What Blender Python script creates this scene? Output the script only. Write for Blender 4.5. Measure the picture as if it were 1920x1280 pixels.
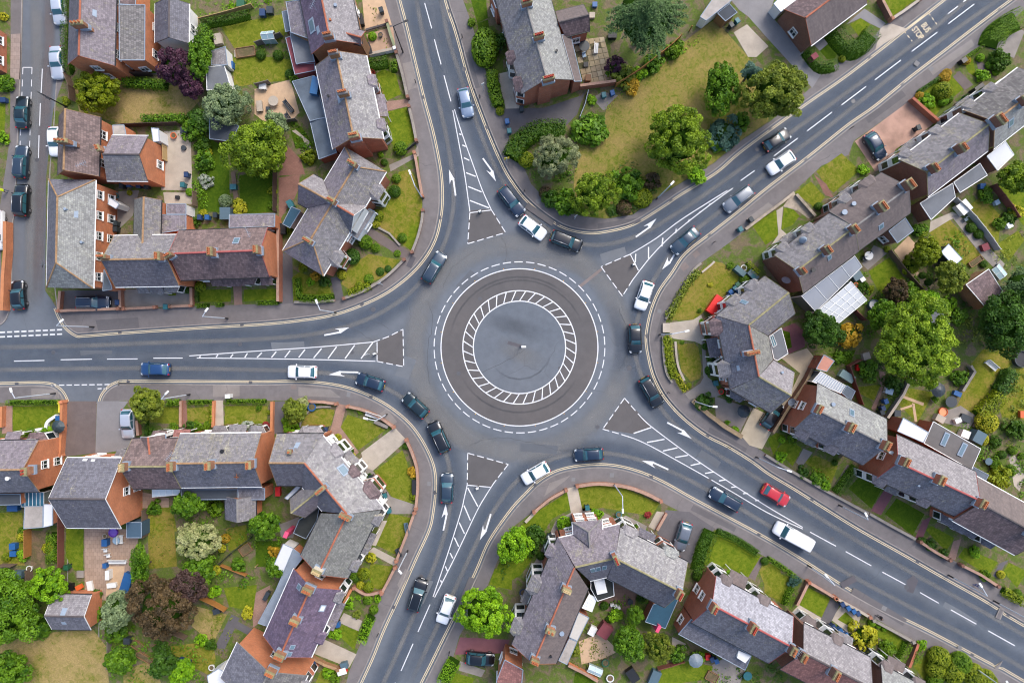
import bpy,bmesh,math,random
import numpy as np
from mathutils import Vector,Matrix
for o in list(bpy.data.objects):bpy.data.objects.remove(o,do_unlink=True)
SC=bpy.context.scene
COL=SC.collection
R=math.radians
HC,S,CX,CY=92.0,13.5,960.0,640.0
cam=bpy.data.cameras.new('camera');cam_o=bpy.data.objects.new('camera',cam);COL.objects.link(cam_o)
cam_o.location=(0,0,HC);cam.sensor_width=36.0;cam.lens=36.0*HC/(1920.0/S)
cam.clip_start=0.5;cam.clip_end=3000.0
SC.camera=cam_o
world=bpy.data.worlds.new('World');SC.world=world;world.use_nodes=True
_n=world.node_tree
_sky=_n.nodes.new('ShaderNodeTexSky');_sky.sky_type='NISHITA';_sky.sun_disc=False
_sky.sun_elevation=R(50);_sky.sun_rotation=R(38);_sky.air_density=1.0;_sky.dust_density=3.3;_sky.ozone_density=1.0
_n.links.new(_sky.outputs[0],_n.nodes['Background'].inputs[0]);_n.nodes['Background'].inputs[1].default_value=0.15
sun=bpy.data.lights.new('sun','SUN');sun.energy=1.05;sun.angle=R(24);sun.color=(1.0,0.98,0.95)
sun_o=bpy.data.objects.new('sun',sun);COL.objects.link(sun_o)
_d=Vector((math.sin(R(38))*math.cos(R(50)),math.cos(R(38))*math.cos(R(50)),math.sin(R(50))))
sun_o.rotation_euler=_d.to_track_quat('Z','Y').to_euler();sun_o.location=_d*200
SC.view_settings.view_transform='Standard';SC.view_settings.look='None'
SC.view_settings.exposure=1.1;SC.view_settings.gamma=1.0;SC.view_settings.use_curve_mapping=False
SC.render.engine='CYCLES'
SC.cycles.use_denoising=True;SC.cycles.filter_width=1.15
SC.cycles.max_bounces=6;SC.cycles.transparent_max_bounces=16
OX=OY=0.0;KK=1.0
def tile(c,r):
 global OX,OY,KK
 OX,OY,KK=c*480.0,r*320.0,0.25
def zoomed(x0,y0,k):
 global OX,OY,KK
 OX,OY,KK=float(x0),float(y0),1.0/k
def photo():
 global OX,OY,KK
 OX=OY=0.0;KK=1.0
def W(p,z=0.0):
 f=(HC-z)/(HC*S)
 return Vector(((OX+p[0]*KK-CX)*f,(CY-OY-p[1]*KK)*f,z))
def WS(pts,z=0.0):return[W(p,z)for p in pts]
def lin(r,g,b,k=0.72):
 f=lambda c:(c/255/12.92 if c<=10.3 else((c/255+0.055)/1.055)**2.4)
 return(f(r)*k,f(g)*k,f(b)*k,1.0)
def props(o,label=None,cat=None,group=None,kind=None):
 if label:o['label']=label
 if cat:o['category']=cat
 if group:o['group']=group
 if kind:o['kind']=kind
 return o
def empty(name,loc=(0,0,0),label=None,cat=None,group=None):
 o=bpy.data.objects.new(name,None);COL.objects.link(o);o.location=loc;o.empty_display_size=0.3
 return props(o,label,cat,group)
def org(o):
 v=Vector((0,0,0))
 while o is not None:v=v+o.location;o=o.parent
 return v
def newobj(name,me,parent=None):
 o=bpy.data.objects.new(name,me);COL.objects.link(o)
 if parent is not None:o.parent=parent
 return o
def copy_tree(o,parent=None):
 c=o.copy();COL.objects.link(c)
 if parent is not None:c.parent=parent
 for ch in[x for x in o.children]:copy_tree(ch,c)
 return c
def setmat(o,m):
 o.material_slots[0].link='OBJECT';o.material_slots[0].material=m
def uv_box(me):
 uvl=me.uv_layers.new(name='UVMap');data=np.zeros(len(me.loops)*2)
 vs=me.vertices;lv=[l.vertex_index for l in me.loops]
 for p in me.polygons:
  n=p.normal
  if abs(n.z)>0.999:u,v=Vector((1,0,0)),Vector((0,1,0))
  else:
   u=Vector((-n.y,n.x,0)).normalized();v=n.cross(u)
  for li in p.loop_indices:
   co=vs[lv[li]].co;data[2*li]=co.dot(u);data[2*li+1]=co.dot(v)
 uvl.data.foreach_set('uv',data)
class MB:
 def __init__(s):s.v=[];s.f=[];s.m=[]
 def add(s,vs,fs,mi=0):
  b=len(s.v);s.v+=[Vector(v)for v in vs]
  for f in fs:s.f.append([b+i for i in f]);s.m.append(mi)
  return s
 def box(s,c,sz,rz=0.0,mi=0,dz=None):
  cx,cy,cz=c;hx,hy,hz=sz[0]/2,sz[1]/2,sz[2]/2;ca,sa=math.cos(rz),math.sin(rz)
  vs=[(cx+x*ca-y*sa,cy+x*sa+y*ca,cz+z)for z in(-hz,hz)for x,y in((-hx,-hy),(hx,-hy),(hx,hy),(-hx,hy))]
  return s.add(vs,[(3,2,1,0),(4,5,6,7),(0,1,5,4),(1,2,6,5),(2,3,7,6),(3,0,4,7)],mi)
 def hexa(s,lo,hi,mi=0):
  return s.add(list(lo)+list(hi),[(3,2,1,0),(4,5,6,7),(0,1,5,4),(1,2,6,5),(2,3,7,6),(3,0,4,7)],mi)
 def prism(s,pts,z0,z1,mi=0,top=True,bottom=False):
  n=len(pts);a=[(p[0],p[1],z0)for p in pts];b=[(p[0],p[1],z1)for p in pts]
  area=sum(pts[i][0]*pts[(i+1)%n][1]-pts[(i+1)%n][0]*pts[i][1]for i in range(n))
  if area<0:a.reverse();b.reverse()
  fs=[(i,(i+1)%n,n+(i+1)%n,n+i)for i in range(n)]
  if top:fs.append(tuple(range(n,2*n)))
  if bottom:fs.append(tuple(range(n-1,-1,-1)))
  return s.add(a+b,fs,mi)
 def tube(s,p0,p1,r0,r1=None,n=7,mi=0,cap=True):
  p0,p1=Vector(p0),Vector(p1);r1=r0 if r1 is None else r1;d=(p1-p0)
  if d.length<1e-6:return s
  d.normalize();a=Vector((0,0,1))if abs(d.z)<0.9 else Vector((1,0,0))
  u=d.cross(a).normalized();v=d.cross(u)
  vs=[]
  for p,r in((p0,r0),(p1,r1)):
   for i in range(n):
    t=2*math.pi*i/n;vs.append(p+u*(r*math.cos(t))+v*(r*math.sin(t)))
  fs=[(i,n+i,n+(i+1)%n,(i+1)%n)for i in range(n)]
  if cap:fs+=[tuple(range(n)),tuple(range(2*n-1,n-1,-1))]
  return s.add(vs,fs,mi)
 def lathe(s,c,prof,n=12,mi=0,sx=1.0,sy=1.0):
  vs=[];c=Vector(c)
  for r,z in prof:
   for i in range(n):
    t=2*math.pi*i/n;vs.append(c+Vector((r*math.cos(t)*sx,r*math.sin(t)*sy,z)))
  fs=[]
  for k in range(len(prof)-1):
   for i in range(n):fs.append((k*n+i,k*n+(i+1)%n,(k+1)*n+(i+1)%n,(k+1)*n+i))
  fs+=[tuple(range(n-1,-1,-1)),tuple(range((len(prof)-1)*n,len(prof)*n))]
  return s.add(vs,fs,mi)
 def ribbon(s,L,Rr,mi=0,closed=False):
  n=len(L);vs=list(L)+list(Rr);fs=[(i,n+i,n+i+1,i+1)for i in range(n-1)]
  if closed:fs.append((n-1,2*n-1,n,0))
  return s.add(vs,fs,mi)
 def mesh(s,name,mats,o=Vector((0,0,0)),smooth=False,uv=True):
  me=bpy.data.meshes.new(name);me.from_pydata([v-o for v in s.v],[],s.f)
  for m in(mats if isinstance(mats,(list,tuple))else[mats]):me.materials.append(m)
  if any(s.m):me.polygons.foreach_set('material_index',s.m)
  if smooth:me.polygons.foreach_set('use_smooth',[True]*len(s.f))
  me.update()
  if uv:uv_box(me)
  return me
 def build(s,name,mats,parent=None,smooth=False,uv=True):
  o=org(parent)if parent is not None else Vector((0,0,0))
  return newobj(name,s.mesh(name,mats,o,smooth,uv),parent)
def spline(pts,n=6,closed=False):
 P=[Vector(p)for p in pts];out=[];N=len(P)
 for i in range(N if closed else N-1):
  g=(lambda k:P[k%N])if closed else(lambda k:P[max(0,min(N-1,k))])
  a,b,c,d=g(i-1),g(i),g(i+1),g(i+2)
  for j in range(n):
   t=j/n
   out.append(0.5*((2*b)+(c-a)*t+(2*a-5*b+4*c-d)*t*t+(3*b-a-3*c+d)*t**3))
 if not closed:out.append(P[-1])
 return out
def offset(P,d,closed=False):
 out=[];N=len(P)
 for i in range(N):
  a=P[(i-1)%N]if closed else P[max(0,i-1)];b=P[(i+1)%N]if closed else P[min(N-1,i+1)]
  t=Vector((b[0]-a[0],b[1]-a[1],0)).normalized();out.append(Vector((P[i][0]-t.y*d,P[i][1]+t.x*d,P[i][2])))
 return out
def atz(P,z):return[Vector((p[0],p[1],z))for p in P]
def resample(P,step):
 out=[P[0].copy()];acc=0.0
 for a,b in zip(P[:-1],P[1:]):
  L=(b-a).length;t=step-acc
  while t<=L:out.append(a.lerp(b,t/L));t+=step
  acc=L-(t-step)
 return out
def cut(P,s0,s1):
 out=[];acc=0.0
 for a,b in zip(P[:-1],P[1:]):
  L=(b-a).length
  if L>0 and acc+L>s0 and acc<s1:
   t0=max(0,(s0-acc)/L);t1=min(1,(s1-acc)/L)
   if not out:out.append(a.lerp(b,t0))
   out.append(a.lerp(b,t1))
  acc+=L
 return out
def plen(P):return sum((b-a).length for a,b in zip(P[:-1],P[1:]))
MATS={}
class NG:
 def __init__(s,name):
  s.m=bpy.data.materials.new(name);s.m.use_nodes=True;s.t=s.m.node_tree;s.b=s.t.nodes['Principled BSDF'];s.out=s.t.nodes['Material Output']
 def n(s,typ,ins=None,**kw):
  nd=s.t.nodes.new(typ)
  for k,v in kw.items():setattr(nd,k,v)
  for k,v in(ins or{}).items():s.put(nd.inputs[k],v)
  return nd
 def put(s,sock,v):
  if hasattr(v,'is_output'):s.t.links.new(v,sock)
  elif hasattr(v,'outputs'):s.t.links.new(v.outputs[0],sock)
  else:sock.default_value=v
 def set(s,**kw):
  for k,v in kw.items():s.put(s.b.inputs[k.replace('_',' ')],v)
 def noise(s,vec,scale,detail=4.0,rough=0.55,dist=0.0):
  return s.n('ShaderNodeTexNoise',{'Vector':vec,'Scale':scale,'Detail':detail,'Roughness':rough,'Distortion':dist}).outputs['Fac']
 def ramp(s,fac,stops):
  r=s.n('ShaderNodeValToRGB',{'Fac':fac});e=r.color_ramp.elements
  while len(e)>1:e.remove(e[0])
  e[0].position=stops[0][0];e[0].color=col4(stops[0][1])
  for p,c in stops[1:]:x=e.new(p);x.color=col4(c)
  return r.outputs[0]
 def mix(s,fac,a,b,mode='MIX'):
  m=s.n('ShaderNodeMix',data_type='RGBA',blend_type=mode);s.put(m.inputs[0],fac);s.put(m.inputs[6],a);s.put(m.inputs[7],b);return m.outputs[2]
 def math(s,op,a,b=0.0,c=0.0):
  m=s.n('ShaderNodeMath',operation=op);s.put(m.inputs[0],a);s.put(m.inputs[1],b)
  if op in('MULTIPLY_ADD','SMOOTH_MIN'):s.put(m.inputs[2],c)
  return m.outputs[0]
 def mapr(s,v,a,b,c,d):
  return s.n('ShaderNodeMapRange',{'Value':v,'From Min':a,'From Max':b,'To Min':c,'To Max':d}).outputs[0]
 def pos(s):return s.n('ShaderNodeNewGeometry').outputs['Position']
 def uv(s):return s.n('ShaderNodeTexCoord').outputs['UV']
 def rnd(s):return s.n('ShaderNodeObjectInfo').outputs['Random']
 def bump(s,h,dist=0.02,strength=0.6):
  s.set(Normal=s.n('ShaderNodeBump',{'Height':h,'Distance':dist,'Strength':strength}).outputs[0])
 def uvr(s):
  c=s.n('ShaderNodeCombineXYZ',{0:s.math('MULTIPLY',s.rnd(),57.0),1:s.math('MULTIPLY',s.rnd(),31.0),2:0.0})
  return s.n('ShaderNodeVectorMath',{0:s.uv(),1:c.outputs[0]},operation='ADD').outputs[0]
def col4(c):return c if not isinstance(c,(int,float))else(c,c,c,1)
def cached(fn):
 def w(name,*a,**k):
  if name not in MATS:MATS[name]=fn(name,*a,**k)
  return MATS[name]
 return w
@cached
def m_plain(name,c,rough=0.6,metal=0.0,var=0.12,coat=0.0,spec=0.5):
 g=NG(name);f=g.noise(g.pos(),3.0,5.0)
 d=tuple(x*(1-var)for x in c[:3])+(1,);e=tuple(min(1,x*(1+var))for x in c[:3])+(1,)
 g.set(Base_Color=g.mix(f,d,e),Roughness=rough,Metallic=metal,Coat_Weight=coat);g.b.inputs['Specular IOR Level'].default_value=spec
 return g.m
@cached
def m_asphalt(name,c,patch=0.16,fine=0.25,tint=(1.0,1.0,1.0)):
 g=NG(name);P=g.pos()
 a=g.noise(P,0.11,5.0,0.6);b=g.noise(P,0.9,6.0,0.7);f=g.noise(P,26.0,2.0)
 v=g.math('ADD',g.mapr(a,0.3,0.7,1-patch,1+patch),g.math('ADD',g.mapr(b,0.3,0.7,-patch*0.7,patch*0.7),g.mapr(f,0.3,0.7,-fine/2,fine/2)))
 h=g.n('ShaderNodeVectorMath',{0:c[:3],'Scale':v},operation='SCALE').outputs[0]
 warm=g.mix(g.mapr(g.noise(P,0.06,3.0),0.4,0.65,0.0,0.35),h,g.mix(1.0,h,(1.12,1.0,0.9,1),'MULTIPLY'))
 cr=g.n('ShaderNodeTexVoronoi',{'Vector':g.n('ShaderNodeVectorMath',{0:P,1:g.n('ShaderNodeTexNoise',{'Vector':P,'Scale':0.5}).outputs[1]},operation='ADD').outputs[0],'Scale':0.10},feature='DISTANCE_TO_EDGE').outputs[0]
 g.set(Base_Color=g.mix(g.math('MULTIPLY',g.mapr(cr,0.0,0.004,0.45,0.0),g.mapr(a,0.45,0.6,0.0,1.0)),warm,(0.03,0.03,0.035,1)),Roughness=0.85)
 g.bump(f,0.01,0.5);return g.m
@cached
def m_paint(name,c,wear=0.35):
 g=NG(name);P=g.pos();f=g.noise(P,9.0,6.0,0.7);b=g.noise(P,0.8,3.0)
 w=g.mapr(g.math('ADD',f,g.math('MULTIPLY',b,0.35)),0.72,0.86,0.0,wear)
 g.set(Base_Color=g.mix(w,c,(0.10,0.10,0.11,1)),Roughness=0.6);return g.m
@cached
def m_lawn(name,dry=0.3,lush=(92,116,18),pale=(140,142,42),straw=(178,152,88)):
 g=NG(name);P=g.pos();a=g.noise(P,0.22,5.0,0.6,0.4);b=g.noise(P,1.6,5.0,0.65,1.2);f=g.noise(P,14.0,3.0)
 c=g.mix(g.mapr(b,0.35,0.65,0,1),lin(*lush),lin(*pale))
 s_=g.noise(P,3.2,4.0,0.7,3.0);t=g.math('ADD',g.math('ADD',g.math('MULTIPLY',a,0.45),g.math('MULTIPLY',b,0.3)),g.math('MULTIPLY',s_,0.25))
 lo=0.60-0.17*dry
 c=g.mix(g.mapr(t,lo,lo+0.12,0.0,min(0.92,0.25+dry)),c,g.mix(g.mapr(s_,0.4,0.62,0,1),lin(*straw),lin(*[x*0.8 for x in straw])))
 c=g.mix(g.mapr(f,0.3,0.7,0,0.55),c,g.mix(1.0,c,(0.5,0.58,0.45,1),'MULTIPLY'));c=g.mix(g.mapr(g.noise(P,5.0,4.0,0.75,2.0),0.42,0.62,0.0,0.45),c,g.mix(1.0,c,(1.5,1.4,1.35,1),'MULTIPLY'))
 g.set(Base_Color=c,Roughness=0.95);g.b.inputs['Specular IOR Level'].default_value=0.15;g.bump(f,0.06,0.8);return g.m
@cached
def m_soil(name,c=(96,82,66),c2=(70,78,40)):
 g=NG(name);P=g.pos();a=g.noise(P,0.7,6.0,0.65,0.8);f=g.noise(P,11.0,4.0)
 x=g.mix(g.mapr(a,0.42,0.54,0,1),lin(*c),lin(*c2));x=g.mix(g.mapr(g.noise(P,2.6,5.0,0.75,1.5),0.5,0.62,0.0,0.8),x,g.mix(1.0,x,(1.45,1.5,1.2,1),'MULTIPLY'));x=g.mix(g.mapr(f,0.3,0.7,0.0,0.6),x,g.mix(1.0,x,(0.5,0.5,0.48,1),'MULTIPLY'))
 g.set(Base_Color=x,Roughness=0.95);g.bump(f,0.05,0.8);return g.m
@cached
def m_stone(name,c,var=0.2,scale=1.2,joints=0.0,jw=0.45):
 g=NG(name);P=g.pos();a=g.noise(P,scale,6.0,0.62);f=g.noise(P,16.0,4.0);q=g.noise(P,0.25,3.0)
 v=g.math('ADD',g.mapr(a,0.3,0.7,1-var,1+var),g.math('ADD',g.mapr(f,0.3,0.7,-0.1,0.1),g.mapr(q,0.35,0.65,-var*0.7,var*0.7)))
 x=g.n('ShaderNodeVectorMath',{0:c[:3],'Scale':v},operation='SCALE').outputs[0]
 if joints:
  br=g.n('ShaderNodeTexBrick',{'Vector':P,'Color1':(1,1,1,1),'Color2':(0.86,0.84,0.82,1),'Mortar':(0.5,0.48,0.46,1),'Scale':1.0,'Mortar Size':0.012,'Brick Width':jw,'Row Height':jw*(0.5 if joints==1 else 1.0)})
  x=g.mix(1.0,x,br.outputs[0],'MULTIPLY')
 g.set(Base_Color=x,Roughness=0.85);g.bump(a,0.01,0.4);return g.m
@cached
def m_brick(name,c=(178,98,62),c2=(150,78,50),var=0.15):
 g=NG(name);U=g.uvr()
 br=g.n('ShaderNodeTexBrick',{'Vector':U,'Color1':lin(*c,0.95),'Color2':lin(*c2,0.95),'Mortar':lin(160,138,116),'Scale':1.0,'Mortar Size':0.008,'Brick Width':0.225,'Row Height':0.075,'Bias':0.0})
 a=g.noise(g.pos(),0.5,6.0,0.65);v=g.mapr(a,0.3,0.7,1-var*1.4,1+var)
 g.set(Base_Color=g.n('ShaderNodeVectorMath',{0:br.outputs[0],'Scale':v},operation='SCALE').outputs[0],Roughness=0.9)
 g.bump(br.outputs['Fac'],0.006,0.5);return g.m
@cached
def m_roof(name,c,c2,lichen=0.3,lc=(176,170,140),row=0.24,wid=0.28,depth=0.5,groove=0.0,cont=0.75):
 """slate or tile: courses across the slope, weathering blotches, pale lichen"""
 g=NG(name);U=g.uvr()
 br=g.n('ShaderNodeTexBrick',{'Vector':U,'Color1':(1.34,1.34,1.34,1),'Color2':(0.70,0.70,0.71,1),'Mortar':(0.34,0.33,0.34,1),'Scale':1.0,'Mortar Size':0.014,'Mortar Smooth':0.6,'Brick Width':wid,'Row Height':row,'Bias':0.0})
 sc=g.n('ShaderNodeVectorMath',{0:U,1:(1.0,0.45,1.0)},operation='MULTIPLY').outputs[0]
 a=g.noise(sc,0.45,6.0,0.68,0.6);b=g.noise(sc,2.6,6.0,0.7,0.5);f=g.noise(U,5.0,4.0,0.8)
 x=g.mix(g.mapr(g.math('ADD',g.math('MULTIPLY',a,0.5),g.math('MULTIPLY',b,0.5)),0.40,0.60,0,1),lin(*c,0.9),lin(*c2,0.9))
 l=g.mapr(g.math('ADD',g.math('MULTIPLY',a,0.35),g.math('ADD',g.math('MULTIPLY',b,0.35),g.math('MULTIPLY',f,0.3))),0.60-0.20*lichen,0.67-0.14*lichen,0.0,0.45+0.45*lichen)
 x=g.mix(l,x,lin(*lc,0.85))
 st=g.noise(g.n('ShaderNodeVectorMath',{0:U,1:(2.2,0.12,1.0)},operation='MULTIPLY').outputs[0],1.0,3.0)
 x=g.mix(g.mapr(st,0.48,0.7,0.0,0.45),x,g.mix(1.0,x,(0.62,0.60,0.62,1),'MULTIPLY'))
 x=g.mix(cont,x,g.mix(1.0,x,br.outputs[0],'MULTIPLY'))
 sp=g.math('FRACT',g.math('DIVIDE',g.n('ShaderNodeSeparateXYZ',{0:U}).outputs[1],row))
 g.set(Base_Color=x,Roughness=0.75);g.b.inputs['Specular IOR Level'].default_value=0.35
 h=g.math('ADD',g.math('MULTIPLY',sp,-0.5),g.math('MULTIPLY',f,0.35))
 g.bump(h,0.035,depth);return g.m
@cached
def m_leaf(name,dark,light,trans=0.25):
 g=NG(name);t=g.n('ShaderNodeAttribute',attribute_name='tint').outputs['Fac']
 t2=g.math('ADD',t,g.mapr(g.noise(g.pos(),0.9,3.0),0.3,0.7,-0.18,0.18))
 c=g.ramp(t2,[(0.0,lin(*dark,0.85)),(1.0,lin(*light,0.85))])
 g.set(Base_Color=c,Roughness=0.55);g.b.inputs['Specular IOR Level'].default_value=0.3
 if trans:
  tr=g.n('ShaderNodeBsdfTranslucent',{'Color':c});mx=g.n('ShaderNodeMixShader',{0:trans,1:g.b.outputs[0],2:tr.outputs[0]})
  g.t.links.new(mx.outputs[0],g.out.inputs[0])
 return g.m
@cached
def m_glass(name,c=(0.012,0.02,0.025,1),rough=0.06):
 g=NG(name);g.set(Base_Color=c,Roughness=rough);g.b.inputs['Specular IOR Level'].default_value=0.9;return g.m
@cached
def m_carpaint(name,c,metal=0.3,rough=0.3):
 g=NG(name);f=g.noise(g.pos(),1.5,3.0);d=tuple(x*0.93 for x in c[:3])+(1,)
 g.set(Base_Color=g.mix(f,d,c),Roughness=rough,Metallic=metal,Coat_Weight=0.8,Coat_Roughness=0.05);return g.m
@cached
def m_worn(name,c,alpha):
 """thin worn or stained layer, dense along its middle, fading to its edges (uv.y = -1..1 across)"""
 g=NG(name);uv=g.uv();y=g.math('ABSOLUTE',g.n('ShaderNodeSeparateXYZ',{0:uv}).outputs[1])
 e=g.n('ShaderNodeMapRange',{'Value':y,'From Min':1.0,'From Max':0.25,'To Min':0.0,'To Max':alpha},interpolation_type='SMOOTHSTEP').outputs[0]
 P=g.pos();nz=g.mapr(g.math('ADD',g.math('MULTIPLY',g.noise(P,0.35,4.0),0.85),g.math('MULTIPLY',g.noise(P,5.0,3.0),0.15)),0.3,0.7,0.55,1.2)
 u=g.n('ShaderNodeSeparateXYZ',{0:uv}).outputs[0]
 g.set(Base_Color=c,Roughness=0.85)
 g.set(Alpha=g.math('MULTIPLY',g.math('MULTIPLY',e,nz),u));return g.m
WHITE=m_plain('white_paint',(0.74,0.74,0.72,1),0.5,var=0.06)
BLACK=m_plain('black_plastic',(0.012,0.012,0.013,1),0.45)
LEAD=m_plain('lead_flashing',lin(150,165,182),0.5,var=0.2)
GLASS=m_glass('window_glass')
photo()
ASPH=m_asphalt('road_asphalt',lin(102,109,118),0.12,0.14)
FOOT=m_asphalt('footway_asphalt',lin(117,112,112),0.2,0.16)
BROWN=m_asphalt('brown_chippings',lin(94,91,91),0.12,0.2)
KERB=m_stone('kerb_stone',lin(150,143,137),0.15,2.0)
PW=m_paint('white_road_paint',lin(232,233,235),0.5);PY=m_paint('yellow_road_paint',lin(226,207,168),0.6)
SOIL=m_soil('garden_soil',(122,108,84),(92,110,34))
gr=MB();gr.add([(-900,-900,-0.06),(900,-900,-0.06),(900,900,-0.06),(-900,900,-0.06)],[(0,1,2,3)])
props(gr.build('ground',m_lawn('far_grass',0.4)),kind='structure')
rd=MB();rd.add([(-110,-85,0),(110,-85,0),(110,85,0),(-110,85,0)],[(0,1,2,3)])
ROAD=props(rd.build('road',ASPH),kind='structure')
BLK={
'pavement_north_west':([(112,-420),(115,-150),(113,0),(103,90),(97,150),(90,260),(84,330),(86,460),(96,560),(100,583),(116,614),(140,633),(160,634),(225,629),(375,619),(480,613),(555,606),(632,593),(707,564),(758,531),(796,493),(820,452),(831,408),(834,370),(831,320),(817,249),(800,186),(785,124),(767,49),(754,0),(715,-150),(640,-420)],[]),
'pavement_north':([(715,-420),(792,-150),(830,0),(850,62),(875,152),(900,222),(922,277),(941,318),(956,343),(981,376),(1019,409),(1058,432),(1100,441),(1135,439),(1187,426),(1238,396),(1275,371),(1313,348),(1350,324),(1388,291),(1443,250),(1518,196),(1583,151),(1650,100),(1693,66),(1773,4),(1880,-80),(2300,-400)],[]),
'pavement_east':([(2420,-400),(2000,-80),(1894,-4),(1812,58),(1767,93),(1702,143),(1637,196),(1587,231),(1512,291),(1437,348),(1382,393),(1331,433),(1281,473),(1256,509),(1232,543),(1217,579),(1209,614),(1207,640),(1212,673),(1222,709),(1243,748),(1277,786),(1320,819),(1363,841),(1408,869),(1438,891),(1488,921),(1548,959),(1613,999),(1688,1041),(1763,1084),(1838,1126),(1875,1149),(1918,1176),(2400,1450)],[(2500,1400),(2600,-300)]),
'pavement_south':([(2400,1560),(1920,1271),(1862,1241),(1749,1181),(1662,1138),(1587,1096),(1512,1048),(1437,1003),(1348,955),(1294,926),(1244,898),(1196,878),(1147,867),(1097,867),(1045,877),(1007,898),(981,923),(953,954),(913,1012),(888,1069),(851,1147),(826,1197),(786,1277),(700,1440),(650,1560)],[]),
'pavement_south_west':([(560,1560),(620,1410),(681,1282),(704,1232),(724,1182),(754,1117),(784,1049),(809,994),(817,957),(821,915),(819,879),(806,843),(784,806),(758,778),(719,750),(669,727),(618,715),(555,710),(480,711),(250,710),(216,713),(194,728),(182,750),(178,790),(176,900),(176,1560)],[]),
'pavement_south_west_corner':([(138,1560),(138,900),(136,790),(131,750),(114,724),(83,713),(0,714),(-160,716),(-500,718)],[(-500,1560)]),
'pavement_west':([(-500,618),(-60,618),(0,610),(18,585),(22,560),(25,430),(29,395),(33,300),(38,180),(41,100),(43,0),(45,-150),(50,-420)],[(-500,-420)])}
ZP=0.12;KL={}
for nm,(pts,far)in BLK.items():
 K=spline(WS(pts),5)
 if nm!='pavement_west':K=offset(K,0.70)
 KL[nm]=K
 I=offset(K,0.14);F=WS(far)
 m=MB();n=len(I)+len(F);m.add(atz(I,ZP)+atz(F,ZP),[tuple(range(n))])
 b=m.build(nm,FOOT);props(b,kind='structure')
 k=MB();k.ribbon(atz(K,-0.01),atz(K,ZP+0.006));k.ribbon(atz(K,ZP+0.006),atz(I,ZP+0.006));k.ribbon(atz(I,ZP+0.006),atz(I,ZP-0.01))
 k.build('kerb',KERB,b)
 if nm!='pavement_west':
  for j,dd in enumerate((-0.28,-0.50)):
   C0=offset(K,dd)
   if nm=='pavement_north_west':C0=C0[44:]
   m=MB();m.ribbon(atz(offset(C0,-0.05),0.0045),atz(offset(C0,0.05),0.0045));m.build('yellow_line',PY,ROAD)
_wz=[0.0006]
def band(pts,w,mat,name='wheel_wear',fade=6.0,z=None):
 P=resample(spline(WS(pts),6),1.5);n=len(P);z=_wz[0]if z is None else z;_wz[0]+=0.00022
 m=MB();A=atz(offset(P,w/2),z);B=atz(offset(P,-w/2),z);M_=atz(P,z)
 m.ribbon(A,M_);m.ribbon(M_,B)
 o=m.build(name,mat,ROAD,uv=False);me=o.data;uvl=me.uv_layers.new(name='UVMap');dat=[]
 for l in me.loops:
  i=l.vertex_index;blk,j=(i//n,i%n);v={0:1.0,1:0.0,2:0.0,3:-1.0}[blk]
  t=min(1.0,min(j,n-1-j)*1.5/fade);dat+=[t,v]
 uvl.data.foreach_set('uv',dat);return o
WD=m_worn('dark_lane_wear',lin(84,96,112),0.62);WL=m_worn('pale_lane_wear',lin(138,137,135),0.55);WK=m_worn('tyre_stain',lin(74,78,84),0.3)
LANES=[[(-60,652),(150,648),(300,642),(480,636),(600,624),(690,598),(760,556),(805,508),(836,450),(849,395),(850,340),(838,262),(818,172),(794,70),(770,-60)],
[(818,-60),(838,60),(866,150),(890,220),(918,292),(945,342),(978,388),(1030,432),(1085,456),(1140,458),(1200,440),(1262,404),(1340,352),(1450,272),(1600,165),(1740,62),(1860,-40)],
[(1960,-60),(1840,22),(1700,122),(1560,232),(1440,322),(1350,396),(1280,452),(1236,508),(1206,566),(1190,630),(1196,686),(1222,738),(1262,792),(1330,842),(1420,896),(1560,985),(1700,1068),(1850,1150),(1980,1225)],
[(1980,1290),(1840,1206),(1700,1134),(1560,1058),(1430,978),(1330,920),(1250,880),(1170,854),(1095,848),(1030,862),(975,896),(930,950),(892,1020),(855,1100),(812,1190),(760,1300)],
[(690,1340),(742,1230),(790,1120),(825,1030),(842,960),(845,890),(828,830),(795,780),(750,742),(690,714),(600,698),(480,693),(250,690),(-60,694)]]
for L in LANES:band(L,4.6,WD)
band([(974+196*math.cos(t),651+196*math.sin(t))for t in[x*math.pi/12 for x in range(26)]],4.2,WL)
for L in LANES:
 P=L;band(P,0.9,WL,'oil_streak')
band([(760,800),(800,760),(870,830),(950,850)],3.0,WL,'pale_patch');band([(560,640),(660,655),(800,640)],4.0,WL,'pale_patch')
band([(930,480),(1010,492),(1080,500),(1130,540)],2.4,WL,'pale_patch');band([(1140,560),(1165,640),(1150,720)],2.6,WD,'dark_patch')
band([(66,-50),(70,150),(60,350),(58,590)],2.5,WL);band([(90,-50),(92,100),(80,300),(70,590)],2.2,m_worn('warm_lane_wear',lin(122,112,110),0.6))
def line(pts,w,mat=PW,name='white_line',z=0.0045,sm=False,dash=None,off=0.0):
 P=spline(WS(pts),6)if sm else WS(pts)
 segs=[P]
 if dash:
  L=plen(P);s=off;segs=[]
  while s<L-0.1:segs.append(cut(P,s,min(L,s+dash[0])));s+=dash[0]+dash[1]
 for sg in segs:
  if len(sg)<2:continue
  m=MB();m.ribbon(atz(offset(sg,w/2),z),atz(offset(sg,-w/2),z));m.build(name,mat,ROAD,uv=False)
C0=W((974,651));PXM=1/S
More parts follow.
